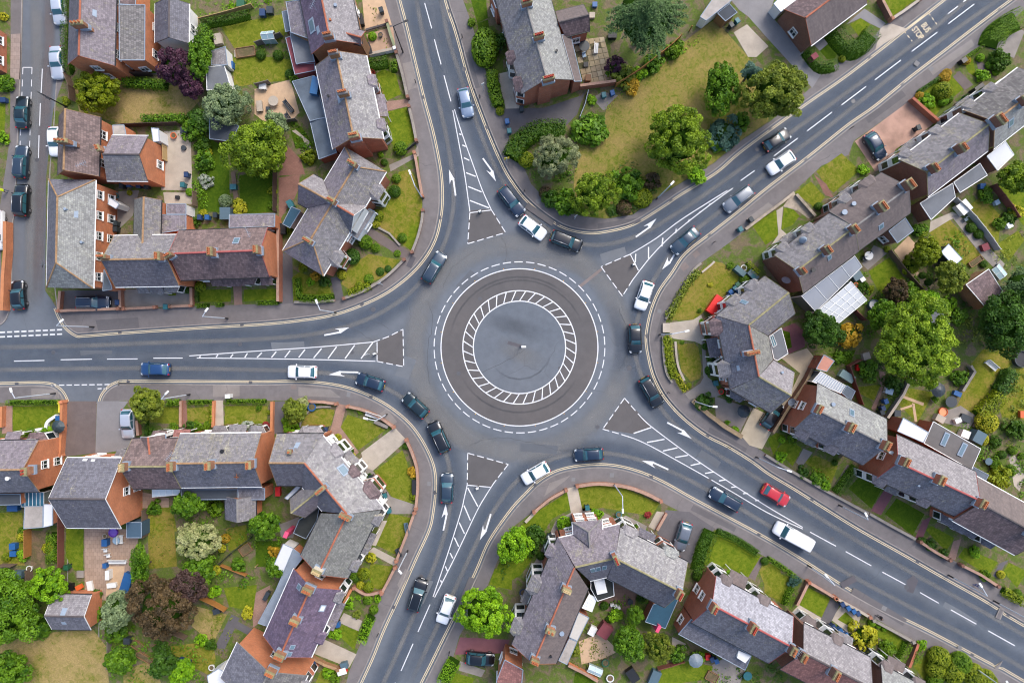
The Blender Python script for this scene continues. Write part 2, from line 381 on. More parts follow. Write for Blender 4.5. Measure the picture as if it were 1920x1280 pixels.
def ring(r0,r1,mat,name,z,a0=0.0,a1=2*math.pi,n=128):
 ts=[a0+(a1-a0)*i/n for i in range(n+1)];m=MB()
 m.ribbon([Vector((C0.x+r1*math.cos(t),C0.y+r1*math.sin(t),z))for t in ts],[Vector((C0.x+r0*math.cos(t),C0.y+r0*math.sin(t),z))for t in ts])
 return m.build(name,mat,ROAD,uv=False)
ring(87*PXM,147*PXM,BROWN,'brown_ring',0.0038)
ring(146.2*PXM,148.1*PXM,PW,'white_ring',0.0078);ring(105.2*PXM,107.1*PXM,PW,'white_ring',0.0078);ring(85.6*PXM,87.5*PXM,PW,'white_ring',0.0082)
for i in range(46):
 a=i*2*math.pi/46+0.03;ring(159.2*PXM,160.9*PXM,PW,'ring_dash',0.0078,a,a+2*math.pi/46*0.72,6)
for i in range(36):
 a=i*2*math.pi/36;a2=a-R(6.5);h=R(0.62);m=MB();r0,r1=87*PXM,106*PXM
 m.add([(C0.x+r0*math.cos(a-h),C0.y+r0*math.sin(a-h),0.0074),(C0.x+r0*math.cos(a+h),C0.y+r0*math.sin(a+h),0.0074),(C0.x+r1*math.cos(a2+h),C0.y+r1*math.sin(a2+h),0.0074),(C0.x+r1*math.cos(a2-h),C0.y+r1*math.sin(a2-h),0.0074)],[(3,2,1,0)])
 m.build('ring_hatch',PW,ROAD,uv=False)
for i in range(16):
 a=i*2*math.pi/16+0.2;m=MB();m.box((C0.x+149.6*PXM*math.cos(a),C0.y+149.6*PXM*math.sin(a),0.012),(0.12,0.1,0.02),a);m.build('road_stud',m_plain('amber_stud',lin(226,170,60),0.4),ROAD)
HW=0.12
def island(fill,solid,dashed,bars):
 m=MB();m.add(atz(WS(fill),0.0036),[tuple(range(len(fill)))[::-1]]);m.build('island_infill',BROWN,ROAD,uv=False)
 for s in solid:line(s,HW,sm=len(s)>2)
 for s in dashed:line(s,HW,dash=(0.95,0.42),name='island_dash')
 for a,b in bars:line([a,b],0.16,name='hatch_bar',z=0.0062)
photo()
island([(879,395),(922,391),(948,436),(877,457)],[[(849,207),(857,250),(870,320),(876,360),(881,397)],[(852,205),(866,250),(891,320),(905,358),(921,393)],[(881,399),(920,394)]],
[[(881,399),(877,457)],[(921,393),(948,436)],[(877,457),(948,436)]],[((861,251),(865,253)),((867,272),(873,275)),((870,296),(880,301)),((874,324),(892,331)),((878,350),(903,360)),((881,376),(917,390))])
island([(707,641),(755,618),(757,687),(706,677)],[[(355,667),(480,658),(600,650),(700,641)],[(369,671),(480,672),(600,674),(704,677)],[(707,641),(707,677)]],
[[(700,641),(728,631),(756,617)],[(706,677),(757,687)],[(755.5,617),(757,687)]],
[((482,670),(491,661)),((509,670),(518,659)),((534,670),(544,657)),((560,670),(572,655)),((588,671),(603,653)),((615,672),(631,650)),((647,672),(665,647)),((677,672),(699,642)),((374,670),(376,667)),((405,669),(409,665)),((432,670),(437,664)),((459,670),(464,662))])
island([(1127,500),(1184,476),(1197,508),(1167,555)],[[(1364,357),(1280,410),(1230,447),(1181,477)],[(1374,353),(1330,385),(1285,420),(1250,450),(1217,485),(1186,525)],[(1182,477),(1197,507)]],
[[(1181,477),(1127,500)],[(1186,525),(1167,555)],[(1127,500),(1167,555)]],
[((1191,492),(1192,476)),((1216,485),(1216,463)),((1241,462),(1243,446)),((1267,437),(1268,429)),((1291,417),(1292,411)),((1312,400),(1313,396)),((1331,384),(1331,381))])
island([(1171,746),(1224,801),(1188,813),(1130,804)],[[(1196,775),(1222,800),(1300,858),(1370,905),(1440,950),(1505,988)],[(1165,814),(1210,831),(1300,880),(1370,920),(1440,961),(1505,991)]],
[[(1171,746),(1196,775)],[(1130,804),(1165,814)],[(1171,746),(1130,804)]],
[((1188,812),(1221,801)),((1213,829),(1246,823)),((1243,845),(1270,839)),((1266,857),(1290,853)),((1295,872),(1314,868)),((1322,887),(1338,884)),((1348,901),(1360,899)),((1371,913),(1381,912)),((1393,925),(1402,924)),((1416,938),(1423,937))])
island([(877,849),(953,870),(922,912),(876,908)],[[(876,909),(870,935),(864,960),(840,1036),(812,1118)],[(926,905),(910,930),(893,960),(855,1040),(815,1119)],[(877,909),(921,913)]],
[[(877,849),(876,909)],[(953,870),(926,905)],[(877,849),(953,870)]],
[((877,914),(896,949)),((870,947),(882,975)),((861,979),(871,1000)),((852,1007),(860,1024)),((844,1036),(849,1046)),((835,1061),(839,1070)),((826,1087),(828,1091))])
def dashes(lst,w=0.125):
 for a,b in lst:line([a,b],w,name='centre_dash')
tile(1,0);dashes([((1265,25),(1318,215)),((1338,297),(1388,485)),((1410,567),(1462,762)),((1215,-170),(1248,-30))])
tile(0,2);dashes([((105,147),(333,142)),((455,137),(690,132)),((803,132),(1032,130)),((1150,125),(1370,124)),((-240,150),(-15,148))])
tile(3,0);dashes([((45,1170),(223,1037)),((293,983),(480,842)),((552,788),(735,650)),((802,600),(997,452)),((1078,387),(1270,243)),((1352,180),(1547,32)),((1350,105),(1425,48)),((1465,15),(1500,-10)),((-205,1355),(-100,1280))])
tile(3,3);dashes([((315,147),(510,253)),((583,293),(775,400)),((858,447),(1030,540)),((1140,600),(1280,680)),((1372,730),(1563,837)),((1652,887),(1850,998))])
tile(1,3);dashes([((1305,690),(1215,895)),((1178,983),(1088,1187)),((1045,1275),(1000,1380))])
tile(0,0);dashes([((318,517),(308,702)),((303,775),(297,945)),((293,1015),(288,1200))])
for s in([(172,507),(150,1110)],[(240,507),(222,1110)]):line(s,0.1,dash=(0.95,0.75),name='bay_dash')
line([(172,507),(242,507)],0.1,name='bay_dash')
tile(0,1)
for y0,y1,n,xe in((1212,1190,9,490),(1246,1222,9,515)):
 for i in range(-1,n+1):
  x=i*53.5;f=lambda x:y0+(y1-y0)*x/xe
  if x+38<=xe:line([(x,f(x)),(x+38,f(x+38))],0.2,name='give_way_dash')
tile(0,2)
for i in range(8):line([(385+i*57,328-i*0.8),(385+i*57+40,327.5-i*0.8)],0.14,name='give_way_dash')
for i in range(2):line([(732+i*45,354),(762+i*45,352)],0.14,name='give_way_dash')
def arrow(t,p,side):
 T,Q=W(t),W(p);d=(Q-T);L=d.length;d=d/L;n=Vector((-d.y,d.x,0))*side
 f=lambda a,b:(T.x+d.x*a+n.x*b,T.y+d.y*a+n.y*b,0.0052)
 m=MB()
 m.add([f(0,-0.13),f(L*0.60,-0.36),f(L*0.62,-0.14),f(0,0.09)],[(0,1,2,3)]if side>0 else[(3,2,1,0)])
 m.add([f(L*0.60,-0.42),f(L,0.02),f(L*0.46,0.40),f(L*0.60,0.10),f(L*0.58,-0.16)],[(0,1,2,3,4)]if side>0 else[(4,3,2,1,0)])
 m.v[4:]=[v+Vector((0,0,0.0016))for v in m.v[4:]]
 m.build('deflection_arrow',PW,ROAD,uv=False)
photo()
for t,p in(((854,367),(842,318)),((905,297),(930,340)),((608,628),(655,614)),((672,698),(616,702)),((1192,444),(1231,410)),((1270,467),(1242,505)),((1251,792),(1297,822)),((1253,880),(1204,863)),((831,994),(836,944)),((920,963),(900,1012))):arrow(t,p,1 if p in((842,318),(655,614),(616,702),(1231,410),(1204,863),(836,944))else-1)
zoomed(1640,20,12.8)
for s in([(700,490),(900,740)],[(1290,60),(1490,330)]):line(s,0.13,PY,dash=(0.42,0.4),name='bus_stop_dash')
line([(700,490),(1290,60)],0.1,PY,name='bus_stop_edge')
def road_text(txt,p,size,name):
 c=bpy.data.curves.new('t','FONT');c.body=txt;c.align_x='CENTER';c.align_y='CENTER';c.size=size;c.offset=0.012
 o=bpy.data.objects.new('t',c);COL.objects.link(o);bpy.context.view_layer.update()
 me=bpy.data.meshes.new_from_object(o.evaluated_get(bpy.context.evaluated_depsgraph_get()));bpy.data.objects.remove(o)
 me.materials.clear();me.materials.append(PY);q=newobj(name,me,ROAD);w=W(p,0.0052);q.location=w;q.rotation_euler=(0,0,math.atan2(-0.8,0.6));q.scale=(0.78,1.25,1);return q
road_text('BUS',(1225,410),1.0,'bus_lettering');road_text('STOP',(1030,545),1.0,'stop_lettering')
photo()
def patch(pts,mat,z,name,parent=None,kind='structure',sm=False):
 P=WS(pts)if not sm else spline(WS(pts),4,True)
 m=MB();m.add(atz(P,z),[tuple(range(len(P)))]);
 o=m.build(name,mat,parent,uv=False)
 if o.data.polygons[0].normal.z<0:o.data.flip_normals()
 if parent is None:props(o,kind=kind)
 return o
DK=m_asphalt('dark_tarmac',lin(88,86,92),0.1);PALE=m_asphalt('pale_repair',lin(126,126,127),0.1)
patch([(953,639),(977,646),(976,652),(951,645)],DK,0.0036,'tarmac_strip',ROAD)  # narrow strip of darker tarmac beside the centre lamp
patch([(1085,535),(1127,502),(1130,506),(1088,540)],m_asphalt('pinkish_repair',lin(128,116,112)),0.0046,'tarmac_strip',ROAD)
patch([(1700,1088),(1712,1078),(1722,1088),(1712,1112),(1700,1108)],DK,0.0036,'pothole_repair',ROAD)
for x,y,w,h,a,m_ in((771,491,10,22,25,DK),(1009,378,8,8,20,PALE),(1236,583,7,7,0,PALE),(1075,898,7,7,5,PALE),(1147,890,8,8,0,PALE),(654,739,7,9,10,PALE),(551,725,11,8,0,m_asphalt('pinkish_repair',lin(128,116,112))),(1657,1139,9,8,25,PALE),(1798,1215,8,12,10,PALE),(805,906,7,8,0,PALE),(741,1042,8,18,25,DK),(1283,500,14,12,-40,m_asphalt('pinkish_repair',lin(128,116,112))),(1305,477,12,10,-40,m_asphalt('pinkish_repair',lin(128,116,112))),(1718,120,9,9,35,PALE),(1745,130,8,8,35,PALE),(1707,18,6,6,0,PALE),(1688,35,6,6,0,PALE),(1590,1090,12,30,62,DK),(300,690,9,9,0,DK)):
 c,s=math.cos(R(a)),math.sin(R(a));q=[(x+(u*c-v*s),y+(u*s+v*c))for u,v in((-w/2,-h/2),(w/2,-h/2),(w/2,h/2),(-w/2,h/2))]
 on_road=(x,y)==(300,690)
 patch(q,m_,0.0038 if on_road else ZP+0.004,'surface_repair',ROAD if on_road else None)
SEAM=m_plain('tar_seam',lin(66,68,72),0.7,var=0.3);IRON=m_plain('iron_cover',lin(84,84,88),0.5,var=0.2);_rs=random.Random(8)
def seam(pts,w=0.05,name='tar_seam',mat=None,wob=0.12):
 P=resample(spline(WS(pts),8),0.5);P=[p+Vector((_rs.uniform(-wob,wob),_rs.uniform(-wob,wob),0))for p in P];m=MB();m.ribbon(atz(offset(P,w/2),0.0034),atz(offset(P,-w/2),0.0034));m.build(name,mat or SEAM,ROAD,uv=False)
photo()
for q in([(938,436),(950,470),(948,500)],[(1085,538),(1060,570),(1060,600)],[(600,580),(640,600),(700,640)],[(800,560),(812,600),(800,660),(806,720)],[(890,470),(850,500),(830,540)],[(1160,580),(1180,640),(1160,700)],[(1000,830),(1060,845),(1130,830)],[(900,700),(960,670),(985,655)],[(880,835),(930,820),(1000,830)],[(1180,1000),(1260,930)],[(1700,1060),(1760,1085),(1745,1100)],[(1600,150),(1580,190),(1560,220)],[(250,630),(260,660)],[(820,80),(860,70)],[(1290,880),(1310,850)],[(770,1180),(820,1200)],[(700,600),(735,620)]):seam(q)
for x,y,r in((970,560,.3),(1050,690,.28),(700,580,.33),(660,660,.3),(870,130,.3),(1420,280,.3),(1180,690,.33),(1330,900,.3),(790,1080,.3),(1700,1100,.35),(100,660,.3),(450,645,.3),(900,560,.28),(1120,800,.3),(70,300,.3),(1560,1010,.3),(1600,190,.3),(860,700,.3)):
 p=W((x,y));m=MB();m.tube((p.x,p.y,0.001),(p.x,p.y,0.006),r,n=16);m.build('manhole_cover',IRON,ROAD,uv=False)
for nm,(pts,far)in BLK.items():
 if nm=='pavement_west':continue
 C_=resample(offset(KL[nm],-0.27),17.0)
 for a,b in zip(C_[2:-2],C_[3:-1]):
  if abs(a.x)<72 and abs(a.y)<48:m=MB();m.box((a.x,a.y,0.004),(0.5,0.42,0.012),math.atan2(b.y-a.y,b.x-a.x));m.build('drain_grate',IRON,ROAD,uv=False)
for x,y,w,h,a,c in((540,650,60,20,-4,'p'),(880,530,30,40,40,'d'),(1150,480,50,22,-20,'p'),(1010,840,70,16,3,'d'),(760,690,26,40,20,'p'),(840,20,12,40,-14,'d'),(1330,860,44,14,34,'d'),(180,660,60,9,-1,'d'),(1800,1150,70,12,30,'p'),(800,1110,10,46,24,'p'),(60,480,16,50,3,'d'),(80,130,14,40,0,'d')):
 ca,sa=math.cos(R(a)),math.sin(R(a));patch([(x+(u*ca-v*sa)+_rs.uniform(-2,2),y+(u*sa+v*ca)+_rs.uniform(-2,2))for u,v in((-w/2,-h/2),(0,-h/2),(w/2,-h/2),(w/2,h/2),(0,h/2),(-w/2,h/2))],m_asphalt('repair_dark',lin(94,99,106),0.1)if c=='d' else m_asphalt('repair_light',lin(109,114,120),0.1),0.0028+0.00005*(x%7),'surface_repair',ROAD)
for r_,a0,a1,wd in((60,0.2,2.6,0.35),(122,0.5,2.8,0.4),(132,3.3,5.6,0.4),(126,4.0,6.0,0.35)):
 band([(974+r_*math.cos(a0+(a1-a0)*k/10),651+r_*math.sin(a0+(a1-a0)*k/10))for k in range(11)],wd,WK,'tyre_mark',3.0,0.0055 if r_>87 else 0.0025+r_*1e-6)
band([(930,640),(980,665),(1030,690)],3.5,WL,'pale_patch',4.0,0.0022);band([(905,600),(960,610),(1040,640)],3.0,WK,'dark_patch',4.0,0.0021)
FL=m_asphalt('footway_light',lin(136,130,126),0.14);FD=m_asphalt('footway_dark',lin(100,97,99),0.14)
for q,c in(([(755,120),(772,116),(782,165),(766,170)],'l'),([(560,725),(620,730),(640,745),(560,742)],'l'),([(400,722),(450,722),(450,742),(400,744)],'l'),([(725,765),(745,790),(735,798),(712,775)],'l'),([(180,600),(260,595),(262,615),(185,620)],'d'),([(1240,590),(1252,575),(1240,640),(1226,640)],'d'),([(1330,800),(1400,840),(1396,850),(1326,812)],'d'),([(1020,930),(1060,900),(1070,890),(1030,905)],'l'),([(1600,1100),(1700,1160),(1692,1172),(1594,1112)],'d'),([(1720,1015),(1800,1060),(1796,1072),(1714,1026)],'d'),([(1400,410),(1440,380),(1450,388),(1404,424)],'l'),([(1620,220),(1690,170),(1698,180),(1628,232)],'d'),([(1740,130),(1820,75),(1826,86),(1748,142)],'l'),([(990,380),(1040,415),(1034,424),(984,390)],'d'),([(1120,420),(1200,408),(1202,416),(1122,432)],'d'),([(745,1095),(760,1065),(770,1070),(752,1105)],'l'),([(868,100),(880,98),(900,165),(888,168)],'d'),([(60,728),(110,730),(112,746),(60,746)],'l'),([(880,1080),(895,1085),(872,1140),(858,1135)],'d'),([(1300,945),(1380,988),(1376,996),(1294,955)],'d')):patch(q,FL if c=='l' else FD,ZP+0.0035,'surface_repair')
m=MB();p,q=W((126,756)),W((185,756));m.box(((p.x+q.x)/2,p.y,0.058),(q.x-p.x,0.14,0.13));props(m.build('kerb',KERB),kind='structure')
BR=m_brick('orange_brick',(204,120,74),(180,102,62));BRD=m_brick('red_brick',(176,94,64),(150,78,54));BRB=m_brick('brown_brick',(142,96,52),(120,80,46));BRK=m_brick('dark_brick',(120,68,54),(100,60,50))
BRC=m_brick('sooty_brick',(160,100,64),(122,80,56),0.3)
REND=m_plain('white_render',lin(238,238,236),0.8,var=0.06);CREAM=m_plain('cream_render',lin(214,204,184),0.8,var=0.08)
RF={  # pale and dark slates
'purple':m_roof('purple_slate',(130,122,127),(111,104,112),0.4),'purpled':m_roof('deep_purple_tile',(108,92,108),(94,82,100),0.06,row=0.3,wid=0.33),
'grey':m_roof('grey_slate',(128,125,126),(110,107,112),0.45),'greyl':m_roof('lichen_lit_slate',(136,134,135),(118,115,118),0.6,(172,171,164)),
'cream':m_roof('mossy_lit_slate',(138,139,136),(120,121,122),0.55,(170,172,160)),'blue':m_roof('blue_slate',(112,111,118),(95,94,103),0.25),
'dark':m_roof('dark_slate',(104,102,108),(90,88,98),0.18),'brown':m_roof('brown_tile',(122,104,100),(104,90,88),0.12,row=0.33,wid=0.30,cont=0.9,depth=0.8),
'brownd':m_roof('dark_brown_tile',(112,94,94),(96,82,84),0.1,row=0.34,wid=0.30,cont=0.95,depth=0.9),'pan':m_roof('grey_pantile',(116,112,110),(102,100,100),0.25,row=0.3,wid=0.26,cont=0.95,depth=0.8),
'taupe':m_roof('taupe_tile',(112,101,98),(100,91,90),0.05,row=0.3,wid=0.3,cont=0.35),'red':m_roof('red_tile',(146,100,92),(126,88,84),0.1,row=0.3,cont=0.9),'pinkl':m_roof('pinkish_slate',(141,137,138),(123,119,122),0.4,(176,173,168)),
'white':m_roof('worn_lit_slate',(154,154,160),(138,137,145),0.5,(184,184,188)),'olive':m_roof('greenish_slate',(126,125,119),(110,110,108),0.4,(154,153,134))}
FELT=m_stone('grey_felt',lin(112,116,122),0.14,0.6);FELTB=m_stone('blue_felt',lin(98,110,122),0.18,0.5);FELTD=m_stone('dark_felt',lin(66,72,80),0.15,0.6);CONC=m_stone('stained_concrete',lin(172,164,156),0.2,0.9)
PLAST=m_plain('white_sheet_roof',lin(226,228,230),0.45,var=0.06);TEAL=m_plain('teal_sheet_roof',lin(44,84,104),0.4,var=0.25);MAROON=m_stone('maroon_felt',lin(132,64,72),0.15);BLKF=m_stone('black_rubber',lin(46,50,48),0.2)
POT=m_plain('terracotta_pot',lin(190,112,70),0.8,var=0.35);POTC=m_plain('cream_pot',lin(214,188,140),0.8,var=0.2);POTR=m_plain('red_pot',lin(176,66,46),0.8,var=0.2)
CAP={'tan':m_stone('tan_ridge_tile',lin(166,132,96),0.3,3.0),'red':m_stone('red_ridge_tile',lin(176,104,78),0.2,3.0),'grey':m_stone('grey_ridge_tile',lin(138,134,130),0.2,3.0),'lime':m_stone('mossy_ridge_tile',lin(150,142,104),0.3,3.0),'dark':m_stone('dark_ridge_tile',lin(92,84,84),0.2,3.0),'pink':m_stone('pink_ridge_tile',lin(178,92,88),0.15,3.0)}
GUT={'white':WHITE,'black':BLACK,'grey':LEAD}
def house(p,label,group='brick houses round the junction',name='house',cat='house'):
 w=W(p);return empty(name,(w.x,w.y,ZP),label,cat,group)
WIN={}
def window(H,P,out,w=1.1,h=1.25,name='window'):
 k=(round(w,2),round(h,2))
 if k not in WIN:
  m=MB();t=0.08
  for x in(-w/2+t/2,w/2-t/2):m.box((x,0.02,h/2),(t,0.14,h))
  for z in(t/2,h-t/2):m.box((0,0.02,z),(w-2*t,0.14,t))
  m.box((0,0.02,h/2),(t*0.8,0.12,h-2*t));m.box((0,0.021,h*0.68),(w-2*t,0.1,t*0.7));m.box((0,0.08,-0.045),(w+0.16,0.24,0.07))
  g=MB();g.box((0,0.0,h/2),(w-0.1,0.06,h-0.1))
  WIN[k]=(m.mesh('window',WHITE),g.mesh('pane',GLASS))
 o=newobj(name,WIN[k][0],H);o.location=P-org(H);o.rotation_euler=(0,0,math.atan2(out.y,out.x)-math.pi/2)
 newobj('pane',WIN[k][1],o);return o
def wall_windows(H,seg,n,he,wd=1.1):
 if not n:return
 P0,P1,out=seg
 for z,h in((1.0,1.35),(3.55,1.2)):
  if z+h>he-0.1:continue
  for i in range(n):window(H,P0.lerp(P1,(i+0.5)/n).xy.to_3d()+Vector((0,0,z))+out*0.02,out,wd,h)
def wing(H,A,B,a1,a2,b1,b2,he=5.3,hr=8.2,roof='grey',wall=None,ends='gg',win=(0,0,0,0),gut='black',cap='grey',zb=0.1,inset=0.3,verge=None):
 wall=wall or BR;rm=[RF[r]for r in((roof,roof)if isinstance(roof,str)else roof)]
 A3,B3=W(A,hr),W(B,hr);d=(B3-A3);d.z=0;L=d.length;d/=L;n=Vector((-d.y,d.x,0))
 E={k:W(p,he)for k,p in(('a1',a1),('a2',a2),('b1',b1),('b2',b2))}
 if((E['a1']-A3).dot(n)+(E['a2']-A3).dot(n))<0:n=-n
 wa=((E['a1']-A3).dot(n)+(E['a2']-A3).dot(n))/2;wb=-((E['b1']-A3).dot(n)+(E['b2']-A3).dot(n))/2
 wm=(wa+wb)/2;wa=0.65*wa+0.35*wm;wb=0.65*wb+0.35*wm
 t={k:(E[k]-A3).dot(d)for k in E}
 tr=[0.0,L]
 for i,e in enumerate(ends):
  ka,kb='a%d'%(i+1),'b%d'%(i+1)
  if e=='g':m_=(t[ka]+t[kb]+tr[i])/3;t[ka]=t[kb]=tr[i]=m_
  elif e=='h':t[ka]=t[kb]=(t[ka]+t[kb])/2
 base=Vector((A3.x,A3.y,0));pt=lambda s,w,z:base+d*s+n*w+Vector((0,0,z))
 a1,a2,b1,b2=pt(t['a1'],wa,he),pt(t['a2'],wa,he),pt(t['b1'],-wb,he),pt(t['b2'],-wb,he);RA,RB=pt(tr[0],0,hr),pt(tr[1],0,hr)
 th=Vector((0,0,-0.14));m=MB()
 def face(ps,mi):
  nn=(ps[1]-ps[0]).cross(ps[2]-ps[0])
  if nn.z<0:ps=ps[::-1]
  k=len(ps);m.add(list(ps)+[p+th for p in ps],[tuple(range(k)),tuple(range(2*k-1,k-1,-1))]+[(i,k+i,k+(i+1)%k,(i+1)%k)for i in range(k)],mi)
 face([a1,a2,RB,RA],0);face([b1,b2,RB,RA],1)
 if ends[0]=='h':face([a1,b1,RA],0)
 if ends[1]=='h':face([a2,b2,RB],1)
 ro=m.build('roof',rm,H)
 c=MB();c.tube(RA+Vector((0,0,0.0)),RB,0.13,n=6)
 for i,e in enumerate(ends):
  if e=='h':c.tube((a1,a2)[i],(RA,RB)[i],0.10,n=6);c.tube((b1,b2)[i],(RA,RB)[i],0.10,n=6)
 c.build('ridge_cap',CAP[cap],ro)
 for p,q,o_ in((a1,a2,n),(b1,b2,-n)):
  g=MB();z_=Vector((0,0,-0.12));g.tube(p+o_*0.05+z_,q+o_*0.05+z_,0.075,n=6);g.build('gutter',GUT[gut],ro)
 for i,e in enumerate(ends):
  if e=='g':
   for p,r in(((a1,RA),(b1,RA)),((a2,RB),(b2,RB)))[i]:
    g=MB();s_=d*(-0.03 if i==0 else 0.03);z_=Vector((0,0,-0.1));u_=Vector((0,0,0.14))
    pp,rr=p+s_+z_,r+s_+z_;g.hexa([pp-s_*0.9,rr-s_*0.9,rr+s_*0.3,pp+s_*0.3],[pp-s_*0.9+u_,rr-s_*0.9+u_,rr+s_*0.3+u_,pp+s_*0.3+u_]);g.build('verge',CAP[cap]if verge is None else GUT[verge],ro)
 ga=(hr-he)/wa;gb=(hr-he)/wb;zi=lambda g_:he+g_*inset-0.16
 s0={'a':t['a1']+(0.14 if ends[0]=='g' else inset),'b':t['b1']+(0.14 if ends[0]=='g' else inset)};s1={'a':t['a2']-(0.14 if ends[1]=='g' else inset),'b':t['b2']-(0.14 if ends[1]=='g' else inset)}
 wA,wB=wa-inset,-(wb-inset);za,zb_=zi(ga),zi(gb)
 if ends[0]=='h' or ends[1]=='h':za=zb_=min(za,zb_)
 c4=[pt(s0['a'],wA,0),pt(s1['a'],wA,0),pt(s1['b'],wB,0),pt(s0['b'],wB,0)]
 up=lambda p,z:Vector((p.x,p.y,z));mw=MB()
 def wf(ps):mw.add(ps,[tuple(range(len(ps)))])
 flip=n.cross(d).z<0
 def quad(p,q,zp,zq):
  ps=[up(p,zb),up(q,zb),up(q,zq),up(p,zp)];wf(ps)
 quad(c4[1],c4[0],za,za);quad(c4[3],c4[2],zb_,zb_)
 for i,e in enumerate(ends):
  p,q=(c4[0],c4[3])if i==0 else(c4[2],c4[1]);zp,zq=(za,zb_)if i==0 else(zb_,za)
  if e=='g':
   top=pt((s0['a']+s0['b'])/2 if i==0 else(s1['a']+s1['b'])/2,0,hr-0.16);wf([up(p,zb),up(q,zb),up(q,zq),top,up(p,zp)])
  elif e in 'hn':quad(p,q,zp,zq)
 wo=mw.build('wall',wall,H)
 if flip:wo.data.flip_normals()
 segs={'a':(c4[0],c4[1],n),'b':(c4[3],c4[2],-n),'A':(c4[0],c4[3],-d),'B':(c4[1],c4[2],d)}
 for k,w_ in zip('abAB',win):wall_windows(H,segs[k],w_,he)
 return dict(H=H,roof=ro,segs=segs,he=he,hr=hr,d=d,n=n,slope={'a':(a1,a2,RA,RB),'b':(b1,b2,RA,RB)})
def on_slope(wg,side,t,s):
 e1,e2,ra,rb=wg['slope'][side];p=e1.lerp(e2,t);q=ra.lerp(rb,t);c=p.lerp(q,s);u=(e2-e1).normalized();v=(q-p).normalized();nn=u.cross(v)
 if nn.z<0:nn=-nn
 return c,u,v,nn
def skylight(wg,side,t,s,w=0.7,h=1.0,mat=None,name='skylight'):
 c,u,v,nn=on_slope(wg,side,t,s);m=MB();a,b=u*w/2,v*h/2
 q=lambda k,o:[c-a*k-b*k+nn*o,c+a*k-b*k+nn*o,c+a*k+b*k+nn*o,c-a*k+b*k+nn*o]
 m.hexa(q(1.15,-0.05),q(1.15,0.07));o=m.build(name,LEAD,wg['roof']);g=MB();g.hexa(q(0.85,0.0),q(0.85,0.085));g.build('pane',mat or m_glass('sky_glass',(0.10,0.16,0.2,1)),o);return o
def vent(wg,side,t,s,r=0.12,h=0.35,mat=None,name='vent_pipe'):
 c,u,v,nn=on_slope(wg,side,t,s);m=MB();m.tube(c-Vector((0,0,0.1)),c+Vector((0,0,h)),r,n=8);m.tube(c+Vector((0,0,h)),c+Vector((0,0,h+0.06)),r*1.5,n=8);m.build(name,mat or LEAD,wg['roof'])
def slip(wg,side,t,s,w=0.9,h=0.5,mat=None):
 c,u,v,nn=on_slope(wg,side,t,s);m=MB();a,b=u*w/2,v*h/2;q=lambda o:[c-a-b+nn*o,c+a-b+nn*o,c+a*0.8+b+nn*o,c-a+b*0.9+nn*o]
 m.hexa(q(0.0),q(0.035));m.build('patch_slate',mat or LEAD,wg['roof'])
def dish(H,P,out,r=0.42,mat=None):
 m=MB();o=Vector(out).normalized();c=P+o*0.35;ax=(o+Vector((0,0,0.5))).normalized();u=ax.cross(Vector((0,0,1))).normalized();v=ax.cross(u)
 vs=[c];
 for k,(rr,dd)in enumerate(((0.5,0.03),(1.0,0.12))):
  for i in range(12):th=i*math.pi/6;vs.append(c+(u*math.cos(th)+v*math.sin(th))*r*rr+ax*dd)
 fs=[(0,1+i,1+(i+1)%12)for i in range(12)]+[(1+i,13+i,13+(i+1)%12,1+(i+1)%12)for i in range(12)]
 m.add(vs,fs);m.tube(P,c,0.025,n=5);m.tube(c,c+ax*0.4,0.015,n=4);m.build('satellite_dish',mat or m_plain('dish_grey',lin(132,146,160),0.5),H)
def aerial(H,P,h=1.6,ang=0.3):
 m=MB();P=Vector(P);m.tube(P,P+Vector((0,0,h)),0.025,n=5);d=Vector((math.cos(ang),math.sin(ang),0));nn=Vector((-d.y,d.x,0));c=P+Vector((0,0,h-0.1));m.tube(c-d*0.7,c+d*0.7,0.02,n=4)
 for i in range(6):q=c+d*(-0.6+0.24*i);m.tube(q-nn*0.28,q+nn*0.28,0.012,n=4)
 m.build('aerial',LEAD,H)
def chimney(wg,p,z=None,L=1.5,w=0.62,h=1.15,pots=4,wall=None,pot=None,cap='lime',rot=0.0,along=False):
 H=wg['H'];hr=wg['hr']if z is None else z;P=W(p,hr);d=wg['n']if not along else wg['d'];a=math.atan2(d.y,d.x)+rot;d=Vector((math.cos(a),math.sin(a),0));L*=0.8;w*=0.72;h*=random.Random(int(p[0]*3+p[1])).uniform(0.8,1.15)
 m=MB();m.box((P.x,P.y,hr+h/2-0.6),(L,w,h+1.2),a);o=m.build('chimney',wall or BRC,H)
 c=MB();c.box((P.x,P.y,hr+h+0.04),(L+0.1,w+0.1,0.12),a);c.box((P.x,P.y,hr+h+0.14),(L+0.02,w+0.02,0.09),a);c.build('chimney_crown',CAP[cap],o)
 f=MB();f.box((P.x,P.y,hr-0.22),(L+0.22,w+0.2,0.5),a);f.build('flashing',LEAD,o)
 for i in range(pots):
  q=P+d*((i+0.5)/pots-0.5)*(L-0.15);k=MB();k.lathe((q.x,q.y,hr+h+0.16),[(0.13,0.0),(0.11,0.28),(0.15,0.3),(0.145,0.38),(0.09,0.38),(0.09,0.3)],8);k.build('chimney_pot',pot or POT,o)
 return o
